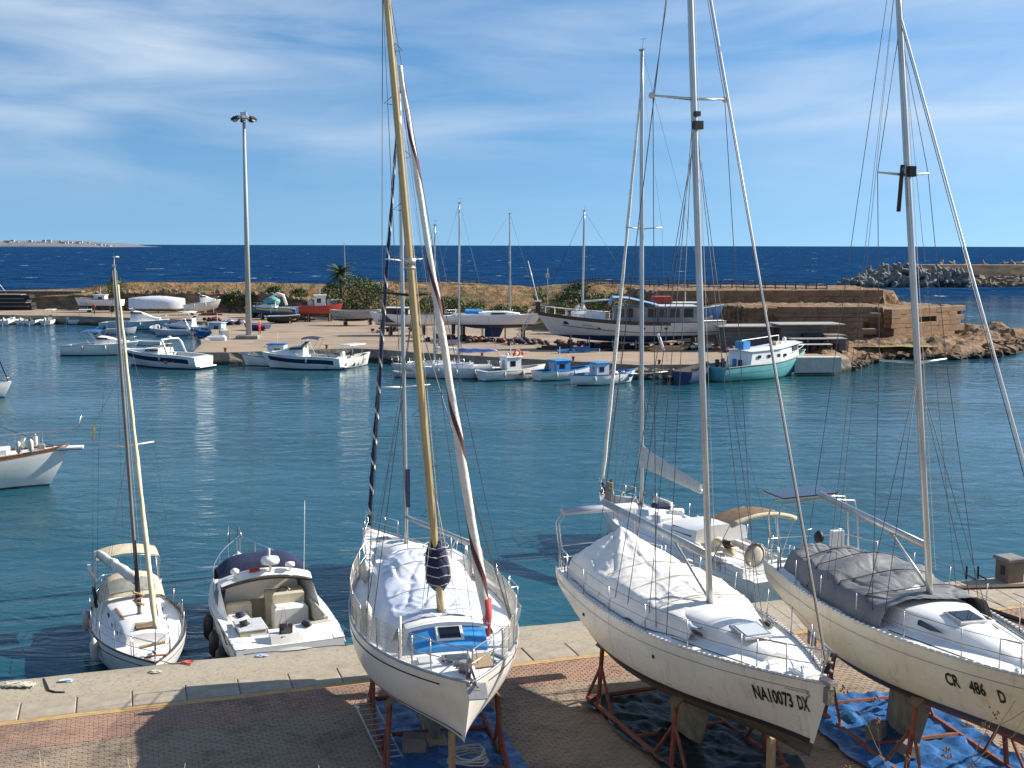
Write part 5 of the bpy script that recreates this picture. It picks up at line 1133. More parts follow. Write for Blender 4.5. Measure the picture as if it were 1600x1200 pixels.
MB().bbox((-3.2, 1.15, zd(-3) + .62), (.75, .8, .05), .01, .3).build('teak_table', teak, S2); MB().box((-3.2, 1.35, zd(-3) + .95), (.32, .05, .6), rx=.1).build('teak_backrest', teak, S2); MB().tube([(-3.2, 1.15, zd(-3)), (-3.2, 1.15, zd(-3) + .6)], .03, 7).build('table_leg', steel, S2)
fender_part(S2, (-4.3, 1.5, zd(-4) + .2), .6, .16); MB().bbox((-1.0, .75, zd(-1) + .5), (.5, .5, .3), .06).build('blue_bag', navy, S2)
for k in range(5): MB().bbox((-2.6 + .4 * k, .3 - .22 * k, zd(-2) + .55 + .02 * k), (.8, .5, .14), .05, .4 * k).build('cushion', [sailw, tarpw, canvas, white, mat('brown_cushion', (.24, .13, .08), .8)][k], S2)
hatch(S2, (2.3, 0, zd(2.3) + .33), (.6, .6), alu, greyw, tilt=.1); hatch(S2, (3.7, 0, zd(3.7) + .08), (.5, .5), alu, greyw); fender_part(S2, H.edge(.5, 1, -.15) + Vector((0, 0, -.4)), .6, .14)

# ---------- ketch-like cruiser moored behind the NA10073DX sloop
H = Hull(13.2, 3.9, 1.7, 1.3, 1.25, .6, tr=.6, tm=.42, p=2.1, n=2.5, nb=1.45, rake=1.1, srake=.3, zks=.1, zkb=-.1)
d_ = Vector((math.cos(R(114)), math.sin(R(114)), 0)); KT = sloop('sailing_yacht', Vector((3.85, 51.2, 0)) - d_ * 6.6, R(114), 'large white cruising yacht with white sail bag and brown bimini behind NA10073DX', H, white, blued, .08, rail=alu)
zd = dek(H); trunk(KT, 'coachroof', deckm, (-2.2, 3.6), lambda f: lerp(1.25, .7, f), zd, lambda f: .5 * (1 - .6 * sstep((f - .6) / .4)), cam=.1); cockpit(H, KT, -5.9, -2.2)
trunk(KT, 'deckhouse', white, (-2.9, -.6), lambda f: 1.15, lambda x: zd(x) + .45, lambda f: .5 * (1 - .5 * f), cam=.12)
for s_ in (1, -1): window_strip(KT, [(-2.6, s_ * 1.1, zd(-2) + .62), (-1.0, s_ * 1.1, zd(-1) + .6), (-1.3, s_ * 1.05, zd(-1) + .8), (-2.6, s_ * 1.04, zd(-2) + .86)], greyw, nrm=(0, s_, .3))
P = mast_rig(H, KT, 2.9, zd(2.5) + .48, 18.2, alu, .105, (-.1, .35), (.30, .62), 1.1, stay_top=.97, ww=.006, fore=False)
furled('furled_genoa', H.edge(.975, 1, H.b(.975)) + Vector((0, 0, .7)), P(.9) + Vector((.12, 0, 0)), .10, sailw, None, KT, 6)
MB().lathe([(.03, 0), (.15, .05), (.06, .1), (.06, .35), (.15, .4), (.03, .45)], H.edge(.975, 1, H.b(.975)) + Vector((0, 0, .1)), 10).build('furling_drum', blackm, KT, True)
bt = P(.095); en = bt + Vector((-4.0, -.3, -.4)); MB().tube([bt, en], .09, 9).build('boom', alu, KT, True)
sec = []
for i in range(17):
    f = i / 16; p = bt.lerp(en, f); hh = lerp(.75, .24, f ** .8); w_ = .18 * (1 - .35 * f)
    sec.append([p + Vector((0, -w_ * .5, -.08)), p + Vector((0, -w_, hh * .4 + .04 * nz(i, 1))), p + Vector((0, -w_ * .5, hh)), p + Vector((0, .02 * math.sin(i * 2), hh + .07)), p + Vector((0, w_ * .5, hh)), p + Vector((0, w_, hh * .4 + .04 * nz(i, 6))), p + Vector((0, w_ * .5, -.08))])
MB().loft(sec).build('sail_bag', mat('light_sail_bag', (.66, .63, .58), .8, var=.2, bump=.3, bscale=10), KT, angle=50)
rows = [[(lerp(-4.2, -5.4, i / 8), 1.35 * (2 * j / 12 - 1), zd(-4) + 1.75 + .25 * (1 - (2 * j / 12 - 1) ** 2) + .05 * nz(i, j, 3)) for j in range(13)] for i in range(9)]
MB().grid(rows).build('bimini', mat('dark_brown_bimini', (.20, .12, .07), .9, var=.4, vscale=4), KT, True); MB().tube([(-5.45, 1.35 * (2 * j / 12 - 1), zd(-4) + 1.72 + .25 * (1 - (2 * j / 12 - 1) ** 2) + .05 * nz(9, j)) for j in range(13)], [.09 + .03 * nz(j, 2.2) for j in range(13)], 8).build('rolled_curtain', canvas, KT, True)
for x in (-4.2, -5.4): MB().tube([(-4.4, -1.55, zd(-4)), (x, -1.35, zd(-4) + 1.75), (x, 0, zd(-4) + 2.0), (x, 1.35, zd(-4) + 1.75), (-4.4, 1.55, zd(-4))], .018, 6).build('bimini_frame', steel, KT, True)
stanchions(H, KT, (.1, .22, .36, .5, .64, .78, .9), .65, .06, (.62, .32)); pulpit(H, KT, .86, .65); pushpit(H, KT, .12, .65)
dk = MB().tube([(-.6 + .0 * i, .75 * math.cos(i * .5236), .18 + .0 * i) for i in range(2)], .2, 6)
MB().tube([(3.0, .35, zd(3) + .55), (4.4, .45, zd(4) + .35)], [.26, .22], 10).build('rolled_dinghy', mat('grey_hypalon', (.55, .57, .60), .6, var=.2), KT, True)
for k in range(4): MB().bbox((.4 + .6 * k, .5 * (-1) ** k, zd(1) + .62), (.6, .6, .22), .08, k).build('deck_bag', [tarpw, sailw, mat('pale_blue_bag', (.5, .57, .68), .8), navy][k], KT)
wl_ = MB().tube([(.0, .46 * math.cos(i * .4488), .46 * math.sin(i * .4488)) for i in range(15)], .02, 6).build('wheel_cover', canvas, KT, True); wl_.location = (-5.2, .15, zd(-5) + .5); MB().lathe([(.44, -.03), (.2, .04), (.02, .07)], (0, 0, 0), 16, (-1, 0, 0)).build('wheel_canvas', mat('grey_beige_canvas', (.45, .41, .33), .9, var=.2), wl_, True)
MB().box((3.6, 1.15, zd(3.5) + .8), (.5, .06, 1.1), rx=.1).build('stowed_ladder', wood, KT)
for k in range(5): MB().box((3.6, 1.20, zd(3.5) + .35 + .2 * k), (.44, .05, .05)).build('ladder_rung', alu, KT)
MB().tube([(5.0, .5, zd(5) + .2), (5.3, .1, zd(5) + .9), (5.6, .4, zd(5) + .3)], .1, 6).build('dark_net_bundle', navy, KT, True)
MB().tube([(2.0, -.85, zd(2) + .6), (2.6, -.85, zd(2) + .62), (3.1, -.8, zd(2) + .62)], .16, 8).build('fender_roll', fender, KT, True)
for q in range(14): MB().ball((random.uniform(-5.5, 4.5), random.uniform(-1.2, 1.2), zd(0) + random.uniform(.15, .6)), random.uniform(.10, .22), 7, 5, (1.6, 1, .7), .7, q * 2.7).build('deck_clutter', [sailw, tarpw, navy, canvas, greyd, brownd][q % 6], KT, True)
for q in range(5): MB().tube([(4.8 - .5 * q, .9 * (-1) ** q, zd(4) + .1), (4.5 - .5 * q, .5 * (-1) ** q, zd(4) + .9), (4.9 - .5 * q, .2, zd(4) + .5)], .03, 5).build('deck_line', roped if q % 2 else ropew, KT, True)
MB().tube([P(.36) + Vector((-.1, -.7, .5)), P(.36) + Vector((-.1, -.98, -.15))], .06, 8).build('radar_reflector', mat('white_cap', (.7, .7, .7), .4), KT, True)

# ---------- wooden-trimmed yacht entering the picture at the left, and a bow beyond it
H = Hull(14, 4.0, 2.1, 1.5, 1.5, .7, tr=.55, tm=.42, p=2.0, n=2.3, nb=1.4, rake=1.5, srake=.3, zks=.1, zkb=-.05)
a_ = R(14); d_ = Vector((math.cos(a_), math.sin(a_), 0)); GL = sloop('sailing_yacht', Vector((-23.0, 60.9, 0)) - d_ * 7, a_, 'white yacht bow with teak rail and bowsprit entering at left', H, white, antif, .10, rail=teak, rail_r=.05)
H.stripe(GL, 'rubbing_strake', teak, .14, .04, 0, .985, .02); zd = dek(H)
trunk(GL, 'coachroof', white, (-3, 4.0), lambda f: lerp(1.2, .6, f), zd, lambda f: .5 * (1 - .4 * f), cam=.1)
MB().bbox((6.9, 0, 1.98), (1.5, .62, .12), .03).build('bowsprit_platform', white, GL); MB().bbox((6.9, 0, 1.90), (1.4, .5, .06), .01).build('bowsprit_plank', teak, GL)
for s_ in (1, -1):
    MB().tube([H.edge(.55, s_, .1) + Vector((0, 0, .75)), H.edge(.7, s_, .1) + Vector((0, 0, .78)), H.edge(.85, s_, .1) + Vector((0, 0, .85)), (6.8, s_ * .32, 2.85), (7.45, s_ * .22, 3.05), (7.6, s_ * .14, 3.65)], .032, 7).build('bow_rail', steel, GL, True)
    for p, q in ((H.edge(.6, s_, .1), .75), (H.edge(.7, s_, .1), .78), (H.edge(.8, s_, .1), .8), (H.edge(.9, s_, .1), .85)): MB().tube([p, p + Vector((0, 0, q))], .018, 6).build('rail_post', steel, GL)
    MB().tube([(7.45, s_ * .22, 3.05), (6.8, s_ * .28, 2.03)], .03, 6).build('rail_brace', steel, GL)
    for x in (4.6, 5.2): fender_part(GL, (x, s_ * .8, zd(x) + .4), .6, .13)
MB().tube([(7.6, -.14, 3.65), (7.6, .14, 3.65)], .032, 7).build('rail_cap', steel, GL)
MB().bbox((5.6, 0, zd(5.6) + .15), (.35, .35, .3), .05).build('windlass', alud, GL)
wire('anchor_chain', [H.edge(.99, 1, 0) + Vector((0, 0, -.3)), at(100, 705, 1.6), at(155, 745, .02)], .018, roped, GL)
H = Hull(10, 3.2, 1.3, 1.0, 1.0, .5, rake=.9)
a_ = R(12); d_ = Vector((math.cos(a_), math.sin(a_), 0)); BW = sloop('sailing_yacht', Vector((-41.0, 96.5, 0)) - d_ * 5, a_, 'white sailboat bow cut off by the left picture edge mid water', H, white, antif, .08)
wire('forestay', [H.edge(.97, 1, 0) , (.6, 0, 13)], .05, navy, BW, 8); MB().tube([(.6, 0, 1), (.6, 0, 13.5)], .08, 8).build('mast', alu, BW, True); trunk(BW, 'coachroof', deckm, (-2, 2.2), lambda f: 1.0 - .4 * f, dek(H), lambda f: .4, cam=.08); pulpit(H, BW)
wire('mooring_chain', [H.edge(.97, 1, 0) + Vector((0, 0, -.1)), at(55, 612, .02)], .03, roped, BW)
# ------------------------------------------------------------------ far basin and far quay: boats, lamp tower, people, plants
def hd(px0, py0, px1, py1, z=0.0):
    """two photo points on a level -> middle point, heading from first to second, length"""
    a = at(px0, py0, z); c = at(px1, py1, z); d = c - a
    return (a + c) / 2, math.atan2(d.y, d.x), d.length
def props(root, H, xs, zg, m=None):
    """timber shores and keel blocks under a boat standing ashore; zg is the ground in boat coordinates"""
    m = m or wood
    for x in xs:
        t = H.tx(x); yy = H.b(t) * .62; z = zfor(H, t, yy)
        for s_ in (1, -1): MB().tube([(x, s_ * (yy + .35), zg), (x, s_ * yy, z)], .06, 6).build('shore', m, root)
    for x in xs[:: max(1, len(xs) - 1)]: MB().box((x, 0, (zg + H.zk(H.tx(x))) / 2), (.5, .35, max(.1, H.zk(H.tx(x)) - zg))).build('keel_block', brownd, root)
def motor(loc, rz, label, L, B, hullm=None, bott=None, band=None, cabw=None, cab=(.05, .78), cabh=.55, targa=False, canopy=None, scr=True, platform=True, rails=True, fb=None, name='motor_cruiser', ashore=0.0, wz=.1, tilt=0.0, group=None, zoff=0.0):
    fb = fb or .17 * L * .85
    H = Hull(L, B, fb, fb * .8, fb * .68, .45, tr=.92, tm=.34, p=2.4, n=2.5, nb=1.2, rake=L * .15, srake=-.1, zks=-.3, zkb=-.1, flare=.15)
    r_ = empty(name, Vector(loc) + Vector((0, 0, ashore + zoff)), rz, label, 'motorboat', group, ry=tilt)
    H.bands(r_, hullm or white, bott or blued, wz, 24); H.deck(r_, deckm, .0, .08, 22, t0=.42); H.liner(r_, white, lambda t: fb * .3, greyd, .22, .06, .42, 10); zd = dek(H)
    x0 = (cab[0] - .0) * L - L * .10; x1 = cab[1] * L - L * .42
    trunk(r_, 'cabin', white, (x0, x1), lambda f: lerp(B * .38, B * .16, sstep(f)), zd, lambda f: cabh * (1 - .8 * sstep(f ** 1.2)), cam=.08, nx=12)
    if band: H.stripe(r_, 'hull_band', band, .42 * fb, .16 * fb, .08, .93, .012, nt=18)
    H.rail(r_, 'rubbing_strake', greyd, .03, dz=-.03, inset=-.015, nt=18)
    if scr:
        zc = zd(x0) + cabh
        for s_ in (1, -1): window_strip(r_, [(x0 + .1, s_ * B * .375, zc - .28), (x0 + (x1 - x0) * .45, s_ * B * .33, zc - .34), (x0 + (x1 - x0) * .38, s_ * B * .31, zc - .10), (x0 + .1, s_ * B * .345, zc - .06)], darkg, nrm=(0, s_, .4))
        rows = [[(x0 + .55 - .25 * q * q, q * B * .36, zc - .02), (x0 + .05 - .25 * q * q, q * B * .34, zc + .42)] for q in [-1, -.66, -.33, 0, .33, .66, 1]]; MB().grid(rows).build('windscreen', greyw, r_, True); MB().tube([r2[1] for r2 in rows], .025, 6).build('windscreen_frame', white, r_, True)
    zt = zd(0) + cabh
    if targa:
        for dx in (0, -.12): pass
        xa = x0 - .6
        MB().tube([(xa - .75, -B * .46, zd(xa)), (xa - .25, -B * .44, zt + .55), (xa + .05, -B * .40, zt + .92), (xa + .1, 0, zt + .98), (xa + .05, B * .40, zt + .92), (xa - .25, B * .44, zt + .55), (xa - .75, B * .46, zd(xa))], [.09, .11, .10, .08, .10, .11, .09], 8).build('targa_arch', white, r_, True)
        MB().lathe([(.03, 0), (.2, .06), (.2, .16), (.05, .2)], (xa + .1, 0, zt + 1.04), 10).build('radome', white, r_, True)
    if canopy:
        cm, cx0, cx1, ch = canopy
        rows = [[(lerp(cx0, cx1, i / 6), B * .43 * (2 * j / 10 - 1), zt + ch + .18 * (1 - (2 * j / 10 - 1) ** 2) - .12 * abs(i / 3 - 1) ** 2) for j in range(11)] for i in range(7)]; MB().grid(rows).build('canopy', cm, r_, True)
        for x in (cx0, cx1):
            for s_ in (1, -1): MB().tube([((cx0 + cx1) / 2, s_ * B * .45, zd(0)), (x, s_ * B * .43, zt + ch - .1)], .02, 5).build('canopy_pole', steel, r_)
    if platform: MB().bbox((-L / 2 - .25, 0, .28), (.6, B * .82, .10), .03).build('swim_platform', white, r_)
    if rails:
        for s_ in (1, -1):
            MB().tube([H.edge(t, s_, .08) + Vector((0, 0, .1 + .45 * sstep((t - .5) / .12))) for t in (.5, .6, .7, .8, .9, .98)], .018, 5).build('bow_rail', steel, r_, True)
            for t in (.62, .76, .9): MB().tube([H.edge(t, s_, .08), H.edge(t, s_, .08) + Vector((0, 0, .5))], .014, 5).build('rail_post', steel, r_)
    for s_, t in ((-1, .3), (-1, .6), (1, .4)): fender_part(r_, H.edge(t, s_, -.1) + Vector((0, 0, -.35)), .45, .1)
    if ashore: props(r_, H, (-L * .3, L * .05, L * .28), FZ - r_.location.z)
    return r_, H
def open_boat(loc, rz, label, L, B, hullm=None, inner=None, gun=None, bott=None, console=None, engine=None, fb=.8, ashore=0.0, tops=None, name='open_boat', group=None, tilt=0.0, band=None, double=False):
    H = Hull(L, B, fb * 1.3, fb, fb * (1.05 if double else .95), .32, tr=.2 if double else .82, tm=.42, p=2.1, n=2.2, nb=1.4, rake=L * .10, srake=.05, zks=-.1 if not double else .05, zkb=-.05)
    r_ = empty(name, Vector(loc) + Vector((0, 0, ashore)), rz, label, 'boat', group, ry=tilt)
    H.bands(r_, hullm or white, bott or blued, .06, 20); H.liner(r_, hullm or white, lambda t: fb * .25, inner or greyd, .13, .05, .88, 14, gun or hullm or white)
    for x in (-L * .28, -L * .02, L * .2): MB().bbox((x, 0, fb * .55), (.28, H.b(H.tx(x)) * 1.75, .05), .01).build('thwart', inner or wood, r_)
    if console: MB().bbox((.1, 0, fb * .25 + .45), (.55, .6, .9), .06).build('console', white, r_); window_strip(r_, [(.3, -.28, fb * .25 + .9), (.3, .28, fb * .25 + .9), (.18, .25, fb * .25 + 1.25), (.18, -.25, fb * .25 + 1.25)], greyw, nrm=(1, 0, .3), name='windscreen')
    if engine: outboard(r_, (-L / 2 - .12, 0, fb * .75), 1.0, engine)
    if tops:
        MB().bbox((0, 0, fb + 1.55), (L * .38, B * .72, .07), .03).build('canopy', tops, r_)
        for x in (-L * .17, L * .17):
            for s_ in (1, -1): MB().tube([(x, s_ * B * .33, fb * .4), (x, s_ * B * .33, fb + 1.55)], .022, 5).build('canopy_pole', steel, r_)
    if band: H.stripe(r_, 'hull_band', band, .28 * fb, .05, .02, .97, .012, nt=16)
    if ashore: props(r_, H, (-L * .28, L * .2), FZ - r_.location.z)
    return r_, H
def fishing(loc, rz, label, L, B, hullm, gun, inner, housem, roofm, xh, hs, fb=.85, bott=None, ashore=0.0, group=None, win=True, tilt=0.0, double=False):
    r_, H = open_boat(loc, rz, label, L, B, hullm, inner, gun, bott, fb=fb, ashore=ashore, name='fishing_boat', group=group, tilt=tilt, double=double)
    w, d, h = hs; z0 = fb * .25
    MB().bbox((xh, 0, z0 + h / 2), (w, d, h), .05).build('wheelhouse', housem, r_); rf = MB().bbox((xh, 0, z0 + h + .04), (w + .3, d + .25, .08), .03).build('roof', roofm, r_)
    if win:
        for s_ in (1, -1): window_strip(r_, [(xh - w * .28, s_ * d / 2, z0 + h * .55), (xh + w * .1, s_ * d / 2, z0 + h * .55), (xh + w * .1, s_ * d / 2, z0 + h * .82), (xh - w * .28, s_ * d / 2, z0 + h * .82)], darkg, nrm=(0, s_, 0))
        for q in (-.25, .25): window_strip(r_, [(xh + w / 2, d * (q - .17), z0 + h * .55), (xh + w / 2, d * (q + .17), z0 + h * .55), (xh + w / 2, d * (q + .17), z0 + h * .85), (xh + w / 2, d * (q - .17), z0 + h * .85)], darkg, nrm=(1, 0, 0))
        window_strip(r_, [(xh - w / 2, -d * .18, z0 + .1), (xh - w / 2, d * .2, z0 + .1), (xh - w / 2, d * .2, z0 + h * .85), (xh - w / 2, -d * .18, z0 + h * .85)], greyd, nrm=(-1, 0, 0), name='door')
    MB().tube([(xh, 0, z0 + h + .05), (xh, 0, z0 + h + 1.3)], .03, 6).build('light_mast', white, r_)
    return r_, H
# --- lamp tower
TL = Vector((-31.5, 141.6, FZ)); lt = empty('lamp_tower', TL, 0, 'tall grey floodlight tower with a ring of lamps on the far quay', 'lamp tower')
MB().bbox((0, 0, .22), (2.6, 2.6, .44), .08).build('plinth', conc, lt); MB().tube([(0, 0, .4), (0, 0, 26.0)], [.36, .17], 16).build('pole', mat('galvanised_pole', (.42, .42, .40), .6, var=.15, vscale=1, stretch=(1, 1, .2)), lt, True)
MB().lathe([(.5, 0), (.5, .05)], (0, 0, .42), 14).lathe([(.75, -.05), (.75, .05)], (0, 0, 26.0), 14).build('collar', alud, lt)
for k in range(8):
    a = k * math.pi / 4 + .3; c, s_ = math.cos(a), math.sin(a); fl = MB().box((0, 0, 0), (.5, .62, .3), ry=.7).build('floodlight', blackm if k % 3 else alud, lt); fl.location = (1.25 * c, 1.25 * s_, 25.85); fl.rotation_euler = (0, 0, a)
    MB().tube([(-1.15, 0, .1), (-.2, 0, .05)], .04, 5).build('bracket', alud, fl); MB().box((.12, 0, -.17), (.42, .5, .03), ry=.7).build('lens', mat('lamp_glass', (.5, .5, .46), .2), fl)
for k in (-1, 1): MB().tube([(0, 0, 26.05), (k * .22, 0, 26.9)], .03, 5).build('lightning_rod', alud, lt)
MB().box((0, 0, 26.35), (.7, .7, .5)).build('control_box', alu, lt)
# --- moored at the far left quay
for k, (px, L, tops, lb) in enumerate(((14, 5.6, None, 'white open boat moored furthest left on the far quay'), (37, 4.0, None, 'small white dinghy second from the left on the far quay'), (51, 4.4, None, 'small white open boat third from the left on the far quay'), (74, 5.6, mat('pale_green_top', (.55, .66, .58), .6), 'white open boat with pale green top on the far quay'), (130, 5.2, white, 'white open boat with square canopy alone on the far quay'))):
    p = at(px, 509, 0); open_boat((p.x, p.y + L * .25, 0), R(86 + 3 * k) if k < 4 else R(20), lb, L, 2.0, white, inner=white, engine=fender if k != 2 else blackm, console=(k in (0, 3)), tops=tops, fb=.75, group='open boats on the far left quay')
ps = empty('pontoon_stack', at(20, 486, FZ), 0, 'stack of long dark pontoon sections by the sea wall', 'pontoon stack')
for k in range(4): MB().bbox((-1.5 + .3 * k * (k % 2), 0, .33 + k * .66), (10.5 - .8 * k, 2.2, .50), .05).build('pontoon', mat('tarred_timber', (.018, .018, .02), .8), ps); MB().box((-1.5, -.2, .66 * (k + 1)), (9.5 - .8 * k, 2.3, .10)).build('spacer', mat('grey_plank', (.25, .22, .2), .9), ps)
fl_, H = open_boat(at(-8, 484, FZ), R(0), 'white boat ashore cut off by the left picture edge', 6, 2.2, white, bott=white, fb=.9, ashore=1.0); wire('stay', [(2.6, 0, 1.1), (-1, 0, 6)], .05, white, fl_, 6)
# --- cruisers in the left basin
p, a, l = hd(114, 556, 205, 556); motor(p, R(2), 'white cruiser with bright blue canopy moored left of the lamp tower', 8.4, 2.9, white, blued, None, cabh=.9, canopy=(blue, -1.9, .3, .6), fb=1.55)
p, a, l = hd(318, 577, 192, 571); mc, H = motor(p, a, 'long white sport cruiser with dark window band beside the lamp platform', 10.4, 3.3, white, blued, navy, cabh=.55, targa=True, fb=1.75, scr=True)
MB().lathe([(.26, 0), (.26, .01)], H.pt(.36, .72, 1, .012), 14, (0, 1, 0)).build('round_emblem', mat('red_emblem', (.55, .12, .08), .6), mc); MB().box(H.pt(.27, .74, 1, .01), (.3, .02, .12)).build('porthole', darkg, mc)
for s_ in (.2, .0): MB().tube([H.edge(.5 + s_, -1, .3), H.edge(.52 + s_, -1, .5) + Vector((0, 0, .25))], .15, 6).build('deck_cushion', [beige, white][int(s_ > 0)], mc, True)
p, a, l = hd(168, 516, 258, 516); motor(p, R(3), 'white and pale blue cabin cruiser bow to the right behind the small mast', 10.0, 3.2, mat('pale_aqua_hull', (.45, .62, .70), .4, var=.3), blued, None, cabh=1.5, fb=1.5, scr=True)
p = at(246, 520, 0); rb, H = open_boat(p, R(120), 'grey inflatable with big black outboard behind the sport cruiser', 5.0, 2.1, mat('grey_hypalon', (.55, .57, .60), .6), engine=blackm, console=True, fb=.6); outboard(rb, (-2.7, .4, .5), 1.1, fender)
p = at(300, 523, 0); motor(p, R(176), 'white motorboat with blue hull band and canopy left of the lamp tower', 7.8, 2.7, white, blued, blue, cabh=1.1, canopy=(white, -.9, .9, .9), fb=1.35)
p = at(232, 540, 0); open_boat(p, R(175), 'small white tender floating behind the sport cruiser', 3.6, 1.5, white, white, fb=.45)
p = at(352, 530, 0); fishing(p + Vector((-1.5, 0, 0)), R(165), 'small blue fishing boat with grey blue cabin left of the lamp tower', 5.6, 2.0, blue, blue, greyd, lblue, lblue, -.6, (1.8, 1.4, 1.9), .9)
p = at(275, 508, 0); open_boat(p, R(185), 'white open boat with windscreen beside the pale blue cruiser', 5.2, 2.0, white, beige, engine=fender, console=True, fb=.9)
for k, (px, py, sz, mt_, lb) in enumerate(((312, 533, (2.2, .8, .5), white, 'white upturned tender on the lamp platform'), (328, 530, (1.0, 1.0, 1.1), fender, 'white storage box on the lamp platform'), (300, 537, (1.3, .8, .45), mat('grey_plank', (.25, .22, .2), .9), 'grey plank pile on the lamp platform'))):
    o = tag(MB().bbox((0, 0, sz[2] / 2), sz, .12, k * .4).bbox((sz[0] * .1, .1, sz[2] + .06), (sz[0] * .6, sz[1] * .5, .12), .03, k * .6).build(('tender', 'storage_box', 'plank_pile')[k], mt_), lb, ('tender', 'box', 'planks')[k]); o.location = at(px, py, FZ) + Vector((2.0 - k * .3, 0, 0))
# --- boats ashore at the back, left to right
p = at(155, 489, FZ); b_, H = fishing(p, R(178), 'white wooden boat with low cabin ashore beside the sea wall', 8.0, 2.7, white, brownd, greyd, mat('pale_cabin', (.6, .64, .70), .5), white, -.4, (1.8, 1.5, 1.5), 1.15, ashore=1.0)
p = at(246, 490, FZ); wb = empty('wrapped_boat', p, R(2), 'boat shrink-wrapped in white plastic standing ashore', 'boat')
rows = [[(lerp(-4.6, 4.6, i / 22), (1.45 * (1 - abs(2 * i / 22 - 1) ** 3.5) + .12) * math.cos(math.pi * j / 12) * (1 + .03 * nz(i, j)), .75 + 2.0 * math.sin(math.pi * j / 12) ** .55 * (.8 + .22 * math.sin(math.pi * i / 22)) + .06 * nz(i * .8, j * .9)) for j in range(13)] for i in range(23)]
MB().loft(rows).build('plastic_wrap', mat('shrink_wrap', (.72, .73, .76), .3, var=.15, bump=.3, bscale=4), wb, angle=60)
MB().loft([[(lerp(-4.4, 4.4, i / 12), -1.2 * (1 - abs(2 * i / 12 - 1) ** 3), .8), (lerp(-4.4, 4.4, i / 12), 0, .35 + .3 * abs(2 * i / 12 - 1) ** 2), (lerp(-4.4, 4.4, i / 12), 1.2 * (1 - abs(2 * i / 12 - 1) ** 3), .8)] for i in range(13)]).build('hull_bottom', white, wb)
for x in (-3, 0, 3):
    for s_ in (1, -1): MB().tube([(x, s_ * .8, 0), (x, s_ * .6, .8)], .07, 6).build('shore', wood, wb)
p = at(318, 493, FZ); motor(p, R(8), 'white cabin motorboat ashore with its bow raised to the right', 5.8, 2.3, white, white, None, cabh=1.15, ashore=1.05, platform=False, tilt=-.08, fb=1.15, wz=-.3)
p = at(430, 500, FZ); cb, H = motor(p, R(176), 'blue and white boat under turquoise tarpaulin ashore behind the tower', 6.8, 2.4, blue, blued, mat('yellow_band', (.65, .5, .06), .5), cabh=.9, ashore=.9, platform=False, fb=1.1); MB().ball((.4, 0, 1.75), 1.0, 12, 8, (1.2, .9, .8), .35, 4).build('tarpaulin', mat('turquoise_sheet', (.12, .42, .42), .5, var=.4, vscale=2), cb, True)
MB().tube([(-1.6, -.9, 1.2), (-1.1, -.85, 2.7), (-.3, -.8, 3.0), (1.8, -.6, 1.8)], [.2, .22, .2, .15], 8).build('hoop', white, cb, True)
p = at(456, 500, FZ); open_boat(p, R(5), 'white and pale blue open boat ashore beside the red boat', 6.2, 2.1, mat('pale_aqua_hull', (.45, .62, .70), .4, var=.3), white, ashore=.9, fb=.95)
p = at(400, 497, FZ); open_boat(p, R(150), 'green wooden boat leaning ashore beside the turquoise tarpaulin', 4.6, 1.8, greenp, greenp, ashore=.7, fb=.9, tilt=.12)
p = at(502, 503, FZ); rbt, H = fishing(p, R(8), 'red fishing boat with white wheelhouse standing ashore', 6.4, 2.5, redm, redm, rust, white, white, -.1, (1.6, 1.6, 2.4), 1.15, bott=brownd, ashore=1.15)
MB().ball((-1.4, 0, 1.3), .55, 9, 6, (1, 1, 1.2), .5, 8).build('net_heap', fender, rbt, True)
wcab = empty('portable_cabin', at(524, 495, FZ), R(4), 'white box cabin standing behind the red boat', 'cabin'); MB().bbox((0, 0, 1.9), (2.3, 1.8, 1.6), .05).build('body', white, wcab); MB().box((0, 0, .55), (2.0, 1.5, 1.1)).build('base', brownd, wcab); MB().box((-.4, -.92, 1.95), (.7, .03, .9)).build('door', mat('faded_panel', (.6, .6, .58), .7), wcab)
p = at(444, 506, FZ); open_boat(p, R(2), 'dark hulled tender with white deck on the far quay', 4.6, 1.9, mat('near_black_hull', (.02, .02, .022), .6), white, white, blackm, fb=.75, ashore=.33)
p = at(400, 517, FZ); open_boat(p, R(150), 'dark blue dinghy with pale rim beside the person in red', 4.2, 1.6, blued, blue, fender, blued, fb=.5, ashore=.33)
p = at(556, 509, FZ); open_boat(p, R(172), 'large grey wooden open boat ashore in front of the bushes', 7.4, 2.7, mat('weathered_grey_hull', (.42, .40, .36), .85, col2=(.3, .28, .25), vscale=2), mat('grey_plank', (.25, .22, .2), .9), fender, blackm, fb=1.15, ashore=.9, tilt=.05, double=True)
p = at(632, 524, FZ); fishing(p, R(178), 'white boat with brown wheelhouse ashore behind the yellow mast', 8.6, 2.9, white, white, wood, brownd, white, .9, (3.0, 2.0, 1.75), 1.2, bott=mat('grey_green_bottom', (.25, .28, .28), .8), ashore=1.35)
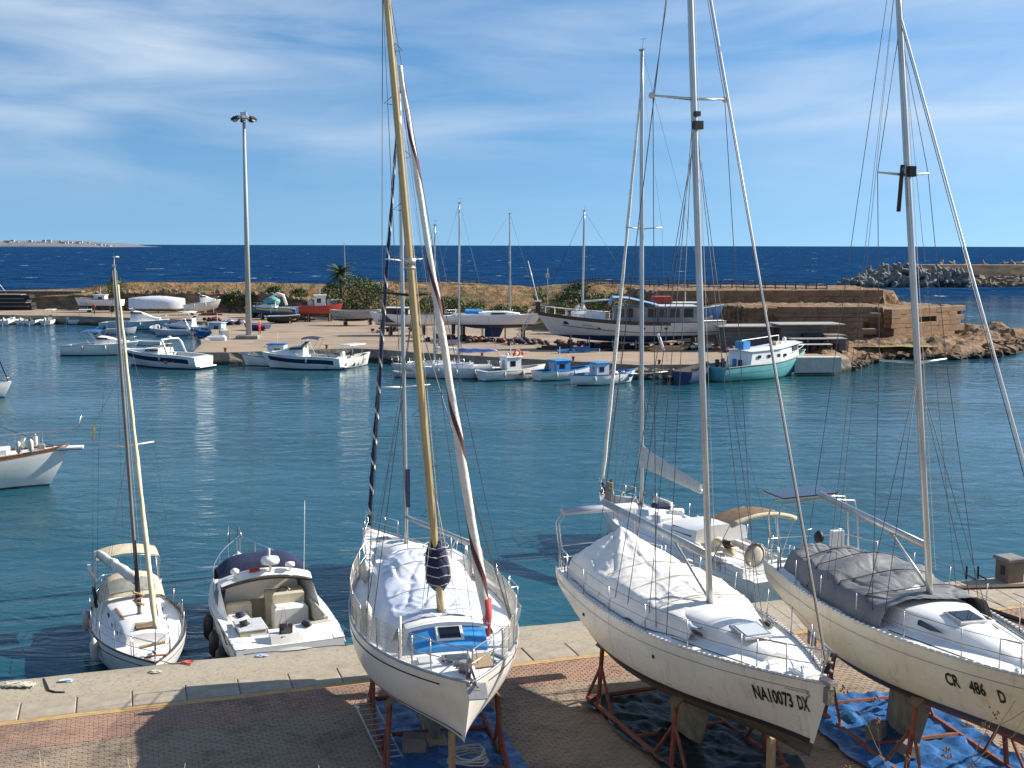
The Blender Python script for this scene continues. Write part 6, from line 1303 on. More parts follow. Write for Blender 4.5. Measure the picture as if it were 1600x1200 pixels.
# sloop ashore with blue stripe cover
H = Hull(11.6, 3.3, 1.3, 1.05, 1.0, .5, tr=.6, tm=.42, p=2.1, n=2.5, nb=1.4, rake=1.3, srake=-.4, zks=.1, zkb=-.1); p = at(770, 532, FZ)
ns = sloop('sailing_yacht', p + Vector((0, 0, 1.9)), R(-2), 'white sloop with blue cockpit cover ashore in the yard', H, white, blued, .05); zd = dek(H)
trunk(ns, 'coachroof', deckm, (-1.6, 3.2), lambda f: lerp(1.05, .5, f), zd, lambda f: .45 * (1 - .6 * sstep((f - .6) / .4)), cam=.1); cockpit(H, ns, -4.8, -1.6)
drape(ns, 'cockpit_cover', bluel, -3.2, -1.2, lambda x, q: zd(x) + .55 + .25 * (1 - abs(q)), lambda x: .9, lambda x: zd(x) + .05, 16, 14)
for s_ in (1, -1): window_strip(ns, [(-.2, s_ * .96, zd(0) + .14), (1.7, s_ * .80, zd(1.7) + .14), (1.4, s_ * .76, zd(1.4) + .32), (-.1, s_ * .88, zd(0) + .34)], darkg, nrm=(0, s_, .4))
mast_rig(H, ns, 2.1, zd(1.5) + .45, 11.4, alu, .085, (-.1, 0), (.5,), .9, ww=.012); stanchions(H, ns, (.12, .3, .5, .7, .88), .6, .06, (.58,)); pulpit(H, ns); pushpit(H, ns); fin_keel(ns, blued, .2, 2.2, -.4, -1.5, .3); rudder_part(ns, blued, -4.6, 0, -1.2, .5); props(ns, H, (-3.5, -1.2, 1.5, 3.6), FZ - ns.location.z)
ld = empty('ladder', at(812, 536, FZ), 0, 'grey boarding ladder leaning on the bow of the sloop ashore', 'ladder')
for k in (0, .45): MB().tube([(-.9, -1.2 + 0 * k, 0), (1.3, .5, 3.3)] if k == 0 else [(-.55, -1.3, 0), (1.65, .4, 3.3)], .04, 5).build('rail', alud, ld)
for k in range(9): f = (k + .5) / 9; MB().tube([(-.9 + 2.2 * f, -1.2 + 1.7 * f, 3.3 * f), (-.55 + 2.2 * f, -1.3 + 1.7 * f, 3.3 * f)], .025, 5).build('rung', alud, ld)
# motor sailer ashore
H = Hull(20.5, 4.7, 2.45, 1.45, 1.55, .85, tr=.62, tm=.42, p=2.2, n=2.4, nb=1.5, rake=2.4, srake=.4, zks=-.1, zkb=.0); p = at(985, 545, FZ)
ms = sloop('motor_sailer', p + Vector((0, .6, 1.55)), R(181), 'large white motor sailer with dark rail and blue roof standing ashore', H, hull_mat('grey_white_hull', (.58, .58, .57), (.5, .49, .46), (.36, .33, .28), .5), blued, .0, rail=brownd, rail_r=.07)
H.stripe(ms, 'bulwark', brownd, .32, .0, .30, .995, .03); H.stripe(ms, 'rubbing_strake', navy, 1.15, 1.08, .0, .9, .02); zd = dek(H)
MB().bbox((-2.7, 0, zd(-2) + .85), (9.0, 2.9, 1.6), .08).build('deckhouse', mat('cabin_panel', (.25, .25, .245), .6, var=.2), ms)
for s_ in (1, -1):
    for k, (x, w_, m_) in enumerate(((1.2, .8, greyw), (.2, .7, brownd), (-.9, .8, wood), (-2.2, .9, brownd), (-3.4, .8, greyw), (-4.6, 1.2, greyw), (-6.1, 1.1, darkg))): MB().box((x, s_ * 1.46, zd(-2) + 1.0), (w_, .04, .95)).build('window', m_, ms)
MB().bbox((-4.8, 0, zd(-2) + 1.72), (4.6, 3.2, .12), .04).build('white_roof', white, ms)
MB().loft([[(2.3, -1.7, zd(0) + 1.75), (2.3, 0, zd(0) + 1.85), (2.3, 1.7, zd(0) + 1.75)], [(2.0, -1.5, zd(0) + 2.6), (2.0, 0, zd(0) + 2.75), (2.0, 1.5, zd(0) + 2.6)], [(.3, -1.5, zd(0) + 2.5), (.3, 0, zd(0) + 2.65), (.3, 1.5, zd(0) + 2.5)], [(-2.9, -1.8, zd(0) + 1.78), (-2.9, 0, zd(0) + 1.9), (-2.9, 1.8, zd(0) + 1.78)]]).build('blue_awning', mat('light_blue_awning', (.20, .33, .62), .7, var=.15), ms, angle=30)
for x in (2.2, .2, -2.8):
    for s_ in (1, -1): MB().tube([(x, s_ * 1.7, zd(x)), (x, s_ * 1.7, zd(0) + 1.78)], .05, 6).build('awning_post', brownd, ms)
trunk(ms, 'forward_cabin', tarpw, (2.8, 6.4), lambda f: lerp(1.3, .8, f), zd, lambda f: .75 - .35 * f, cam=.15)
P = mast_rig(H, ms, 5.2, zd(5) + .5, 11.0, alu, .12, (-.1, 0), (.55,), 1.0, ww=.012, foreto=Vector((-.5, 0, zd(0) + 3.2)), back=False, diag=False)
wire('forestay', [H.edge(.985, 1, H.b(.985)), P(.98)], .02, navy, ms, 6)
MB().tube([P(.12), P(.12) + Vector((-4, 0, .2))], .1, 8).build('boom', white, ms, True)
for s_ in (1, -1):
    MB().tube([H.edge(t, s_, .1) + Vector((0, 0, .75)) for t in (.6, .7, .8, .9, .98)], .03, 6).build('bow_rail', white, ms, True)
    for t in (.6, .66, .72, .78, .84, .9, .95): MB().tube([H.edge(t, s_, .1), H.edge(t, s_, .1) + Vector((0, 0, .75))], .028, 5).build('rail_post', white, ms)
    MB().ball(H.pt(.86, 1.35, s_, .01), 1, 12, 6, (.42, .03, .2)).build('painted_eye', navy, ms, True)
    for x in (4.0, -1.0, -3.5): MB().box(H.pt(H.tx(x), .8, s_, .0), (.35, .05, .2)).build('porthole', blackm, ms)
MB().box(H.edge(1, 1) + Vector((-.2, 0, .5)), (.5, .5, 1.2)).build('bow_post', brownd, ms); MB().box(H.edge(1, 1) + Vector((-.2, 0, 1.15)), (.7, .6, .12)).build('post_cap', white, ms)
MB().tube([H.edge(1, 1) + Vector((-.2, 0, 1.2)), H.edge(1, 1) + Vector((.9, 0, 5.5))], .06, 6).build('jib_spar', white, ms, True)
for ln, (xa, n_) in enumerate(((5.7, 9), (5.4, 11))):          # illegible painted script on the bow
    pts = [H.pt(H.tx(xa - .13 * q), H.zs(H.tx(xa - .13 * q)) - .8 - .34 * ln + (.13 if q % 2 else -.04) * (1.5 if q in (0, 5) else 1), 1, .02) for q in range(n_)]
    MB().tube(pts, .028, 4).build('painted_script', mat('script_green', (.12, .20, .22), .6), ms)
props(ms, H, (-8, -5.5, -3, -.5, 2, 4.5, 6.5), FZ - ms.location.z, mat('shore_timber', (.30, .26, .2), .9)); MB().box((0, 0, (FZ - ms.location.z - .85) / 2 - .42), (15, .5, .5)).build('keel_beam', brownd, ms)
# trawler behind it, bow to the right
p = at(1085, 541, FZ); tb, H = fishing(p + Vector((-1.5, 6.5, 0)), R(4), 'blue and white trawler ashore behind the motor sailer', 12, 3.6, mat('faded_blue_hull', (.10, .24, .50), .6, var=.3), white, greyd, mat('cabin_panel', (.50, .50, .48), .6), white, 1.4, (3.4, 2.6, 2.2), 1.9, bott=white, ashore=1.9)
MB().bbox((-1.4, 0, 3.1), (2.2, 1.8, .7), .05).build('stack_box', redm, tb)
# --- sailboats and inflatable in the middle basin
for k, (px0, px1, py, mx_, ht, lb, bag, rz) in enumerate(((636, 700, 589, -.6, 13.0, 'white sailboat furthest left behind the yellow mast in the water', None, 184), (662, 766, 590, -.2, 15.0, 'white sailboat with lilac blue sail bag moored behind the yellow mast', mat('lilac_blue_cover', (.26, .30, .62), .8, var=.3), 183))):
    p, a, l = hd(px0, py, px1, py); H = Hull(7.2 if k == 0 else 8.6, 2.7, 1.15, .95, .92, .4, rake=.8, srake=.1)
    r_ = sloop('sailing_yacht', (p.x, p.y + (1.6 if k == 0 else 0), 0), R(rz), lb, H, white, blued, .05, group=None); zd = dek(H)
    trunk(r_, 'coachroof', deckm, (-1.6, 2.0), lambda f: lerp(.9, .5, f), zd, lambda f: .42 * (1 - .5 * f), cam=.1); cockpit(H, r_, -3.4, -1.6)
    P = mast_rig(H, r_, mx_, zd(0) + .42, ht, alu, .09, (-.1, 0), (.5,), .8, ww=.012); stanchions(H, r_, (.15, .35, .55, .75, .9), .58, .06, (.56,)); pulpit(H, r_); pushpit(H, r_)
    bt = P(.07); MB().tube([bt, bt + Vector((-3.6, 0, .1))], .08, 7).build('boom', alu, r_, True)
    MB().tube([bt + Vector((-3.6 * i / 10, 0, .18 + .03 * math.sin(i * 1.7))) for i in range(11)], [.12, .24, .26, .25, .23, .24, .22, .2, .18, .15, .06], 9).build('sail_cover', bag or sailw, r_, True)
    for t in (.3, .5, .7): fender_part(r_, H.edge(t, 1, -.1) + Vector((0, 0, -.35)), .5, .12)
p = at(642, 590, 0); ib, H = open_boat(p, R(170), 'white inflatable tender nested before the sailboats', 3.6, 1.7, fender, greyd, fb=.45, engine=blackm); 
# --- cruisers under the lamp platform
p, a, l = hd(445, 573, 392, 571); fishing(p, R(176), 'small white boat with blue roof moored beside the white cruiser', 5.4, 2.0, white, blue, greyd, mat('pale_cabin', (.6, .64, .70), .5), blue, -1.1, (1.7, 1.5, 2.0), .95)
p, a, l = hd(520, 577, 425, 576); motor(p, a, 'white cruiser with dark hull band and navy canopy below the lamp tower', 8.4, 2.8, white, blued, navy, cabh=1.0, canopy=(navy, -2.0, -.2, .8), fb=1.65)
p, a, l = hd(503, 580, 590, 568); ob, H = open_boat(p, a, 'white open boat with black hull graphics and white outboard', 6.6, 2.2, white, beige, engine=blackm, fb=1.0, console=True); outboard(ob, (-1.2, 0, 1.0), 1.2, white, 0, 0); MB().bbox((.4, 0, 2.3), (2.6, 1.5, .09), .03).build('hardtop', white, ob)
for x in (-.4, 1.2):
    for s_ in (.6, -.6): MB().tube([(x, s_, .4), (x, s_, 2.3)], .025, 5).build('hardtop_post', steel, ob)
for x, w_ in ((-1.9, .35), (-.5, .3), (.3, .22)): window_strip(ob, [H.pt(H.tx(x - w_), .2, -1, .01), H.pt(H.tx(x + w_), .2, -1, .01), H.pt(H.tx(x + w_ * .1), .62, -1, .01)], blackm, nrm=(0, -1, 0), name='hull_graphic')
for x in (1.2, 1.6): window_strip(ob, [H.pt(H.tx(x), .3, -1, .01), H.pt(H.tx(x + .1), .3, -1, .01), H.pt(H.tx(x + .3), .8, -1, .01), H.pt(H.tx(x + .2), .8, -1, .01)], blackm, nrm=(0, -1, 0), name='hull_graphic')
# --- three fishing boats
p, a, l = hd(758, 598, 846, 586); a = R(30); f1, H = fishing(p, a, 'white fishing boat with white wheelhouse and orange buoys on top', 7.0, 2.5, white, white, greyd, white, white, -.35, (1.5, 1.4, 1.85), .95); MB().box(H.pt(.5, .55, -1, .0), (2.8, .05, .13), rz=0).build('red_strake', redm, f1)
ri = MB().tube([(.28 * math.cos(i * .3307), .0, .28 * math.sin(i * .3307)) for i in range(20)], .075, 7).build('lifebuoy', orange, f1, True); ri.location = (.1, -.5, 2.5)
for k in range(6): MB().ball((-.7 + .32 * k, .2 * math.sin(k * 2), 2.32 + .06 * (k % 2)), .17, 8, 6).build('buoy', orange if k % 3 else white, f1, True)
MB().ball((1.3, 0, .6), .55, 9, 6, (1.1, 1, .6), .4, 2).build('net_heap', mat('red_net', (.40, .05, .06), .9), f1, True); MB().box((-2.4, .3, .6), (.6, .5, .5)).ball((-1.7, 0, .75), .5, 8, 6, (1, 1, .7)).build('dark_gear', blackm, f1)
p, a, l = hd(842, 598, 922, 586); a = R(30); f2, H = fishing(p, a, 'white fishing boat with bright blue cabin in the middle of three', 6.3, 2.3, white, bluel, blue, bluel, bluel, -.6, (1.5, 1.4, 1.55), .9); MB().ball((1.2, .1, .55), .5, 9, 6, (1.2, 1, .6), .4, 6).build('net_heap', navy, f2, True)
p, a, l = hd(902, 605, 984, 594); a = R(27); f3, H = fishing(p, a, 'white double-ended fishing boat with blue roof nearest the rough quay stones', 6.8, 2.5, white, blue, blue, mat('pale_cabin', (.6, .64, .70), .5), bluel, -.5, (1.3, 1.3, 1.7), .95, double=True)
for k in range(4): MB().ball((1.4 + .4 * k, .3 * (-1) ** k, .8), .38, 8, 6, (1, 1, .7), .3, k).build('blue_barrel', bluel if k % 2 else white, f3, True)
for k, b3 in enumerate((f1, f2, f3)):
    for t in (.25, .55): fender_part(b3, Hull(6.5, 2.4, 1.2, .95, .9, .3, rake=.65).edge(t, -1, -.08) + Vector((0, 0, -.35)), .45, .1)
# --- turquoise trawler and its dark neighbour
H = Hull(12.6, 3.9, 2.35, 1.45, 1.30, .7, tr=.82, tm=.42, p=2.3, n=2.8, nb=1.5, rake=1.5, srake=-.1, zks=-.3, zkb=-.1); p, a, l = hd(1122, 594, 1243, 583)
tt = empty('trawler', p + Vector((.3, .2, 0)), a, 'turquoise hulled trawler with white superstructure moored by the rocks', 'fishing boat'); H.bands(tt, turq, mat('weed_green', (.06, .10, .05), .9), .12); H.deck(tt, greyd, .3, .04); H.rail(tt, 'gunwale', mat('rusty_turquoise', (.16, .30, .27), .7, col2=(.25, .14, .07), vscale=2), .06, dz=0); zd = dek(H)
H.stripe(tt, 'plank_seam', mat('dark_turquoise', (.04, .20, .20), .6), .62, .59, .0, .95, .012)
MB().loft([[(-3.1, s_ * 0 - 1.62, zd(-3) - .25), (-2.7, -1.5, zd(-3) + 1.25), (-2.7, 1.5, zd(-3) + 1.25), (-3.1, 1.62, zd(-3) - .25)], [(1.0, -1.75, zd(1) - .25), (1.0, -1.6, zd(-3) + 1.35), (1.0, 1.6, zd(-3) + 1.35), (1.0, 1.75, zd(1) - .25)], [(4.2, -1.1, zd(4) - .3), (4.0, -1.0, zd(-3) + 1.75), (4.0, 1.0, zd(-3) + 1.75), (4.2, 1.1, zd(4) - .3)]]).build('superstructure', white, tt)
MB().loft([[(-3.0, -1.65, zd(-3) + 1.26), (-3.0, 0, zd(-3) + 1.36), (-3.0, 1.65, zd(-3) + 1.26)], [(1, -1.75, zd(-3) + 1.37), (1, 0, zd(-3) + 1.5), (1, 1.75, zd(-3) + 1.37)], [(4.6, -1.2, zd(-3) + 1.80), (4.6, 0, zd(-3) + 1.9), (4.6, 1.2, zd(-3) + 1.80)]]).build('roof', white, tt)
for s_ in (1, -1):
    for x in (-1.9, -.6, .7, 1.6): MB().box((x, s_ * 1.64, zd(-3) + .75), (.34, .08, .28)).build('porthole', darkg, tt)
    window_strip(tt, [(3.0, s_ * 1.30, zd(-3) + 1.05), (3.9, s_ * 1.12, zd(-3) + 1.1), (3.9, s_ * 1.08, zd(-3) + 1.6), (3.0, s_ * 1.27, zd(-3) + 1.5)], greyw, nrm=(.2, s_, 0))
    MB().tube([H.edge(t, s_, .1) + Vector((0, 0, .55)) for t in (.72, .8, .9, .98)], .03, 6).build('bow_rail', white, tt, True)
for k in range(3): MB().box((2.0 + .7 * k, 0, zd(-3) + 1.75), (.5, .6, .35)).build('deck_fitting', white if k else beige, tt)
MB().tube([(-2.6, 0, zd(-3) + 1.3), (-2.6, 0, zd(-3) + 2.3)], .05, 6).tube([(-2.6, 0, zd(-3) + 2.2), (2.4, 0, zd(-3) + 2.5)], .04, 6).tube([(2.4, 0, zd(-3) + 1.6), (2.4, 0, zd(-3) + 2.5)], .05, 6).build('roof_rail', white, tt); MB().box((-2.3, .2, zd(-3) + 1.75), (.9, 1.1, .7)).build('blue_crate', bluel, tt); MB().ball((3.2, 0, zd(-3) + 2.1), .22, 9, 6).build('radar_dome', white, tt, True)
for k in range(5): MB().tube([(-3.6 - .35 * k, -.8 + .4 * k, zd(-4) - .2), (-3.6 - .35 * k, -.8 + .4 * k, zd(-4) + .5 + .1 * (k % 2))], .2, 8).build('barrel', [blackm, blue, white, navy, brownd][k], tt, True)
p = at(1090, 597, 0); open_boat(p + Vector((0, 1.2, 0)), R(60), 'dark blue boat moored left of the turquoise trawler', 6.5, 2.3, blued, blackm, blackm, fb=1.2)
# --- terraces / sheds by the headland
sh = empty('waterside_bar', at(1240, 556, FZ) + Vector((1.0, 5.0, 0)), R(6), 'grey plank waterside bar with flat roofs below the cliff', 'building'); gp_ = mat('grey_plank_wall', (.20, .185, .165), .9, col2=(.11, .10, .09), vscale=3, stretch=(.4, .4, 6))
for (x, y, w_, d_2, h_) in ((-4.2, 4, 5.5, 3, 2.5), (1.6, 3, 4.6, 3, 2.7), (5.2, 2.4, 2.6, 2.6, 1.7)):
    for k in range(6): MB().bbox((x, y, h_ * (k + .5) / 6), (w_, d_2, h_ / 6 - .03), .02).build('plank', gp_, sh)
for (x, y, w_, z) in ((-4.0, 3.6, 7.0, 2.6), (2.4, 2.6, 7.4, 2.85), (2.6, 1.0, 6.2, 1.45)): MB().bbox((x, y, z), (w_, 4.0, .12), .03).build('roof', mat('grey_roof', (.33, .32, .30), .9, var=.2), sh)
for k in range(7): MB().box((-.5 + k * .85, -.6, .45), (.5, .6, .9)).build('chair_stack', brownd if k % 2 else blackm, sh)
for k in range(4): MB().box((-.8 + 2.2 * k, -.9, .75), (.10, .10, 1.5)).build('post', gp_, sh)
MB().box((2.0, -1.2, .95), (3.6, 1.2, .06), rx=.05).build('table_top', fender, sh)
MB().box((2.6, 1.2, 1.7), (2.2, 1.2, .35)).build('bench_stack', blackm, sh)
ew = tag(MB().bbox((0, 0, .35), (4.6, 1.0, 1.5), .05).build('end_wall', mat('pale_render', (.55, .52, .46), .9, var=.2)), 'pale concrete retaining wall at the end of the far quay', 'wall'); ew.location = at(1278, 566, FZ) + Vector((.2, 1.2, -.6)); ew.rotation_euler = (0, 0, R(4))
# --- yard clutter
for k, (px, py, lb, mt_) in enumerate(((870, 546, 'dark timber baulks stacked before the motor sailer', brownd), (1040, 549, 'pale timber baulks stacked before the motor sailer stern', wood), (700, 540, 'grey trailer beams under the sloop ashore', alud), (470, 502, 'dark engine pile under the red boat', blackm), (330, 494, 'rusty scrap heap under the white cabin motorboat', rust), (900, 551, 'blue sheeted heap under the motor sailer', tarpb))):
    o = empty('timber_pile' if k < 3 else 'scrap_heap', at(px, py, FZ), R(5 * k), lb, 'pile')
    for j in range(7): MB().box((random.uniform(-1.2, 1.2), random.uniform(-.3, .3), .12 + .2 * (j // 3)), (random.uniform(1.2, 3.0), .22, .2), rz=random.uniform(-.25, .25)).build('baulk' if k < 3 else 'scrap_piece', mt_, o)
for k, (px, py, h_, lb) in enumerate(((477, 503, 1.5, 'thin dark mooring post on the open far quay'), (411, 500, 1.2, 'dark post beside the person in red'), (148, 492, 1.3, 'red topped post on the far left quay'))):
    o = empty('quay_post', at(px, py, FZ), 0, lb, 'post'); MB().tube([(0, 0, 0), (0, 0, h_)], .11, 7).build('shaft', brownd, o); MB().box((0, 0, h_), (.36, .3, .35 if k == 2 else .12)).build('head', redm if k == 2 else blackm, o)
lp = empty('lamp_post', emb_pt(857, .45), 0, 'slim grey lamp post on the grassy slope', 'lamp post'); MB().tube([(0, 0, -.3), (0, 0, 5.4)], .07, 7).build('pole', alud, lp); MB().box((0, 0, 4.6), (.55, .35, .6)).build('lantern', fender, lp); MB().tube([(0, 0, 5.3), (0, 0, 5.7)], .12, 6).build('sensor', alud, lp)
fm_ = empty('flag_mast', at(541, 490, FZ), 0, 'slim bare wooden mast beside the palm', 'mast'); MB().tube([(0, 0, 0), (-.15, 0, 11.6)], [.12, .06], 8).build('pole', wood, fm_); MB().lathe([(.25, 0), (.2, .15)], (0, 0, 0), 8).build('foot', conc, fm_)

# --- more small craft and gear crowding the left basin and the yard
for k, (px, py, rz, L_, kind, lb) in enumerate(((322, 519, 170, 5.4, 'c', 'white open boat with console tucked behind the lamp platform'), (338, 524, 178, 5.0, 'b', 'blue hulled open boat moored against the lamp platform'), (268, 526, 195, 4.6, 'r', 'grey inflatable boat moored in front of the white motorboat'), (292, 512, 172, 5.6, 't', 'white open boat with white canopy in the crowded left basin'), (206, 500, 5, 4.8, 'c', 'white open boat against the far wall behind the small mast'), (190, 524, 10, 4.2, 'r', 'pale inflatable left of the small mast'), (258, 500, 8, 5.0, 'w', 'plain white boat against the far wall'), (360, 519, 160, 4.4, 'w', 'plain white rowing boat touching the lamp platform'))):
    p = at(px, py, 0); open_boat(p, R(rz), lb, L_, 1.9, {'b': blue, 'r': mat('grey_hypalon', (.55, .57, .60), .6)}.get(kind, white), greyd, None, engine=blackm if k % 2 else fender, console=kind in 'ct', tops=white if kind == 't' else None, fb=.8, band=blue if kind == 'c' else None, group='small craft in the left basin')
def heap(px, py, label, m, n=9, r_=.5, z=FZ, cat='gear heap', name='net_heap'):
    o = empty(name, at(px, py, z), 0, label, cat)
    for j in range(n): MB().ball((random.gauss(0, r_), random.gauss(0, r_ * .5), .2 + .25 * random.random()), random.uniform(.2, .42), 7, 5, (1.2, 1, .7), .8, j * 1.9 + px).build('bundle', m[j % len(m)], o, True)
heap(352, 509, 'dark heap of nets and floats left of the lamp tower', [blackm, brownd, navy, fender], 14, .9)
heap(372, 507, 'mixed heap of fishing gear beside the lamp tower', [greyd, fender, brownd, bluel], 12, .8)
heap(338, 503, 'brown heap of nets behind the blue cabin boat', [brownd, rust, greyd], 12, .9)
heap(545, 478, 'pale heap of plastic and nets beside the bare mast', [fender, white, greyd], 12, 1.0)
heap(395, 497, 'dark heap of engines under the green boat', [blackm, rust, alud], 10, .7)
for k_, (px, py, lb_) in enumerate(((715, 533, 'dark clutter heap left under the sloop ashore'), (745, 535, 'dark clutter heap under the keel of the sloop ashore'), (800, 536, 'dark clutter heap right under the sloop ashore'), (835, 538, 'dark clutter heap under the ladder'), (880, 541, 'dark clutter heap under the motor sailer bow'), (930, 544, 'dark clutter heap under the painted script'), (975, 545, 'dark clutter heap amidships under the motor sailer'), (1030, 545, 'dark clutter heap aft under the motor sailer'), (1065, 545, 'dark clutter heap under the motor sailer stern'), (620, 518, 'dark clutter heap under the brown wheelhouse boat'), (440, 489, 'dark clutter heap under the blue and white boat'), (520, 491, 'dark clutter heap right under the red boat'))):
    heap(px, py, lb_, [blackm, brownd, rust, navy], 16, 1.3)
heap(690, 530, 'dark heap of timber ends under the sloop stern', [brownd, blackm], 10, .8)
heap(1165, 549, 'clutter of crates and ropes left of the turquoise trawler', [brownd, fender, rust, bluel], 14, 1.0)
heap(1085, 546, 'pale crates and rope heap beside the motor sailer stern', [wood, fender, greyd], 12, .9)
for k, (px, py, n_, m_, lb) in enumerate(((596, 520, 3, wood, 'low stack of pale pallets before the brown wheelhouse boat'), (650, 528, 2, wood, 'two pallets under the brown wheelhouse boat'), (1010, 548, 4, wood, 'tall stack of pale pallets under the motor sailer'), (955, 548, 2, brownd, 'low stack of dark pallets under the motor sailer'))):
    o = empty('pallet_stack', at(px, py, FZ), R(10 * k), lb, 'pallets')
    for j in range(n_):
        pal = MB().box((0, 0, .07 + .15 * j), (1.2, .9, .02)).build('pallet', m_, o)
        for q in (-.5, 0, .5): MB().box((q, 0, .03 + .15 * j), (.1, .9, .08)).build('bearer', m_, pal)
# --- people (one continuous skin surface each)
def person(name_loc, rz, label, shirt, trousers, hgt=1.72, sit=False, arm=0.3, hat=None):
    r_ = empty('person', name_loc, rz, label, 'person'); k = hgt / 1.72
    J = {'pel': (0, 0, .92), 'wa': (0, 0, 1.08), 'ch': (.02, 0, 1.32), 'ne': (.02, 0, 1.46), 'he': (.05, 0, 1.60), 'ht': (.04, 0, 1.72)}
    for s_, n in ((1, 'l'), (-1, 'r')):
        J['hip' + n] = (0, s_ * .1, .88); J['kn' + n] = (.06 if not sit else .42, s_ * .12, .48 if not sit else .86); J['an' + n] = (-.02 if not sit else .44, s_ * .13, .08 if not sit else .44); J['to' + n] = (.16 if not sit else .6, s_ * .14, .04 if not sit else .40)
        J['sh' + n] = (0, s_ * .20, 1.40); J['el' + n] = (.02 + arm * .2, s_ * .27, 1.12); J['wr' + n] = (.12 + arm * .5, s_ * .24, .92 + arm * .2); J['ha' + n] = (.18 + arm * .5, s_ * .23, .86 + arm * .25)
    E_ = [('pel', 'wa'), ('wa', 'ch'), ('ch', 'ne'), ('ne', 'he'), ('he', 'ht')]
    for n in 'lr': E_ += [('pel', 'hip' + n), ('hip' + n, 'kn' + n), ('kn' + n, 'an' + n), ('an' + n, 'to' + n), ('ch', 'sh' + n), ('sh' + n, 'el' + n), ('el' + n, 'wr' + n), ('wr' + n, 'ha' + n)]
    Rr = {'pel': .14, 'wa': .13, 'ch': .15, 'ne': .06, 'he': .10, 'ht': .07}
    for n in 'lr': Rr.update({'hip' + n: .09, 'kn' + n: .065, 'an' + n: .045, 'to' + n: .035, 'sh' + n: .065, 'el' + n: .045, 'wr' + n: .032, 'ha' + n: .036})
    ks = list(J); dz = -.44 if sit else 0
    me = bpy.data.meshes.new('body'); me.from_pydata([(J[q][0] * k, J[q][1] * k, (J[q][2] + dz) * k) for q in ks], [(ks.index(a), ks.index(c)) for a, c in E_], [])
    o = bpy.data.objects.new('body', me); COL.objects.link(o); o.parent = r_
    md = o.modifiers.new('skin', 'SKIN'); sv = me.skin_vertices[0].data
    for i, q in enumerate(ks): sv[i].radius = (Rr[q] * k, Rr[q] * k); sv[i].use_root = (q == 'pel')
    o.modifiers.new('sub', 'SUBSURF').render_levels = 1
    m_, nd, lk, b = node_mat('clothing_%d' % len(MATS)); tcn = nd.new('ShaderNodeTexCoord'); sp_ = nd.new('ShaderNodeSeparateXYZ'); lk.new(tcn.outputs['Object'], sp_.inputs[0])
    rp_ = nd.new('ShaderNodeValToRGB'); rp_.color_ramp.interpolation = 'CONSTANT'; e = rp_.color_ramp.elements; e[0].position = 0; e[0].color = (*trousers, 1); e[1].position = (.96 + dz) * k / 2 + .25; e[1].color = (*shirt, 1); e2 = e.new((1.45 + dz) * k / 2 + .25); e2.color = (.42, .24, .17, 1)
    mr_ = maprange(nd, lk, sp_.outputs['Z'], -.5, 1.5); lk.new(mr_, rp_.inputs[0]); lk.new(rp_.outputs[0], b.inputs['Base Color']); b.inputs['Roughness'].default_value = .8
    me.materials.append(m_)
    MB().ball((.03, 0, (1.66 + dz) * k), .105, 9, 6, (1, .9, .85)).build('hat' if hat else 'hair', mat('hat_white', (.75, .72, .66), .8) if hat else mat('hair_dark', (.03, .022, .016), .8), r_, True)
    return r_
person(at(406, 524, FZ), R(-40), 'person in red overalls and white cap standing by the lamp tower', (.55, .05, .05), (.50, .05, .06), 1.75, hat=True)
pp = ms.location; zdk = ms.location.z + 1.50
for k, (px, sh_) in enumerate(((903, (.62, .62, .66)), (912, (.42, .46, .62)))):
    q = atY(px, 492, pp.y + 1.0); person((q.x, pp.y + .9 + .2 * k, zdk + .02 + .12), R(-80 + 50 * k), ('person in white shirt standing on the motor sailer foredeck', 'person in blue shirt standing on the motor sailer foredeck')[k], sh_, (.10, .12, .25), 1.72)
q = f3.matrix_basis.translation if hasattr(f3, 'matrix_basis') else f3.location; person((f3.location.x + .9, f3.location.y - .1, .65), R(140), 'person in white top and red shorts sitting in the double-ended boat', (.66, .6, .55), (.55, .10, .05), 1.65, sit=True)
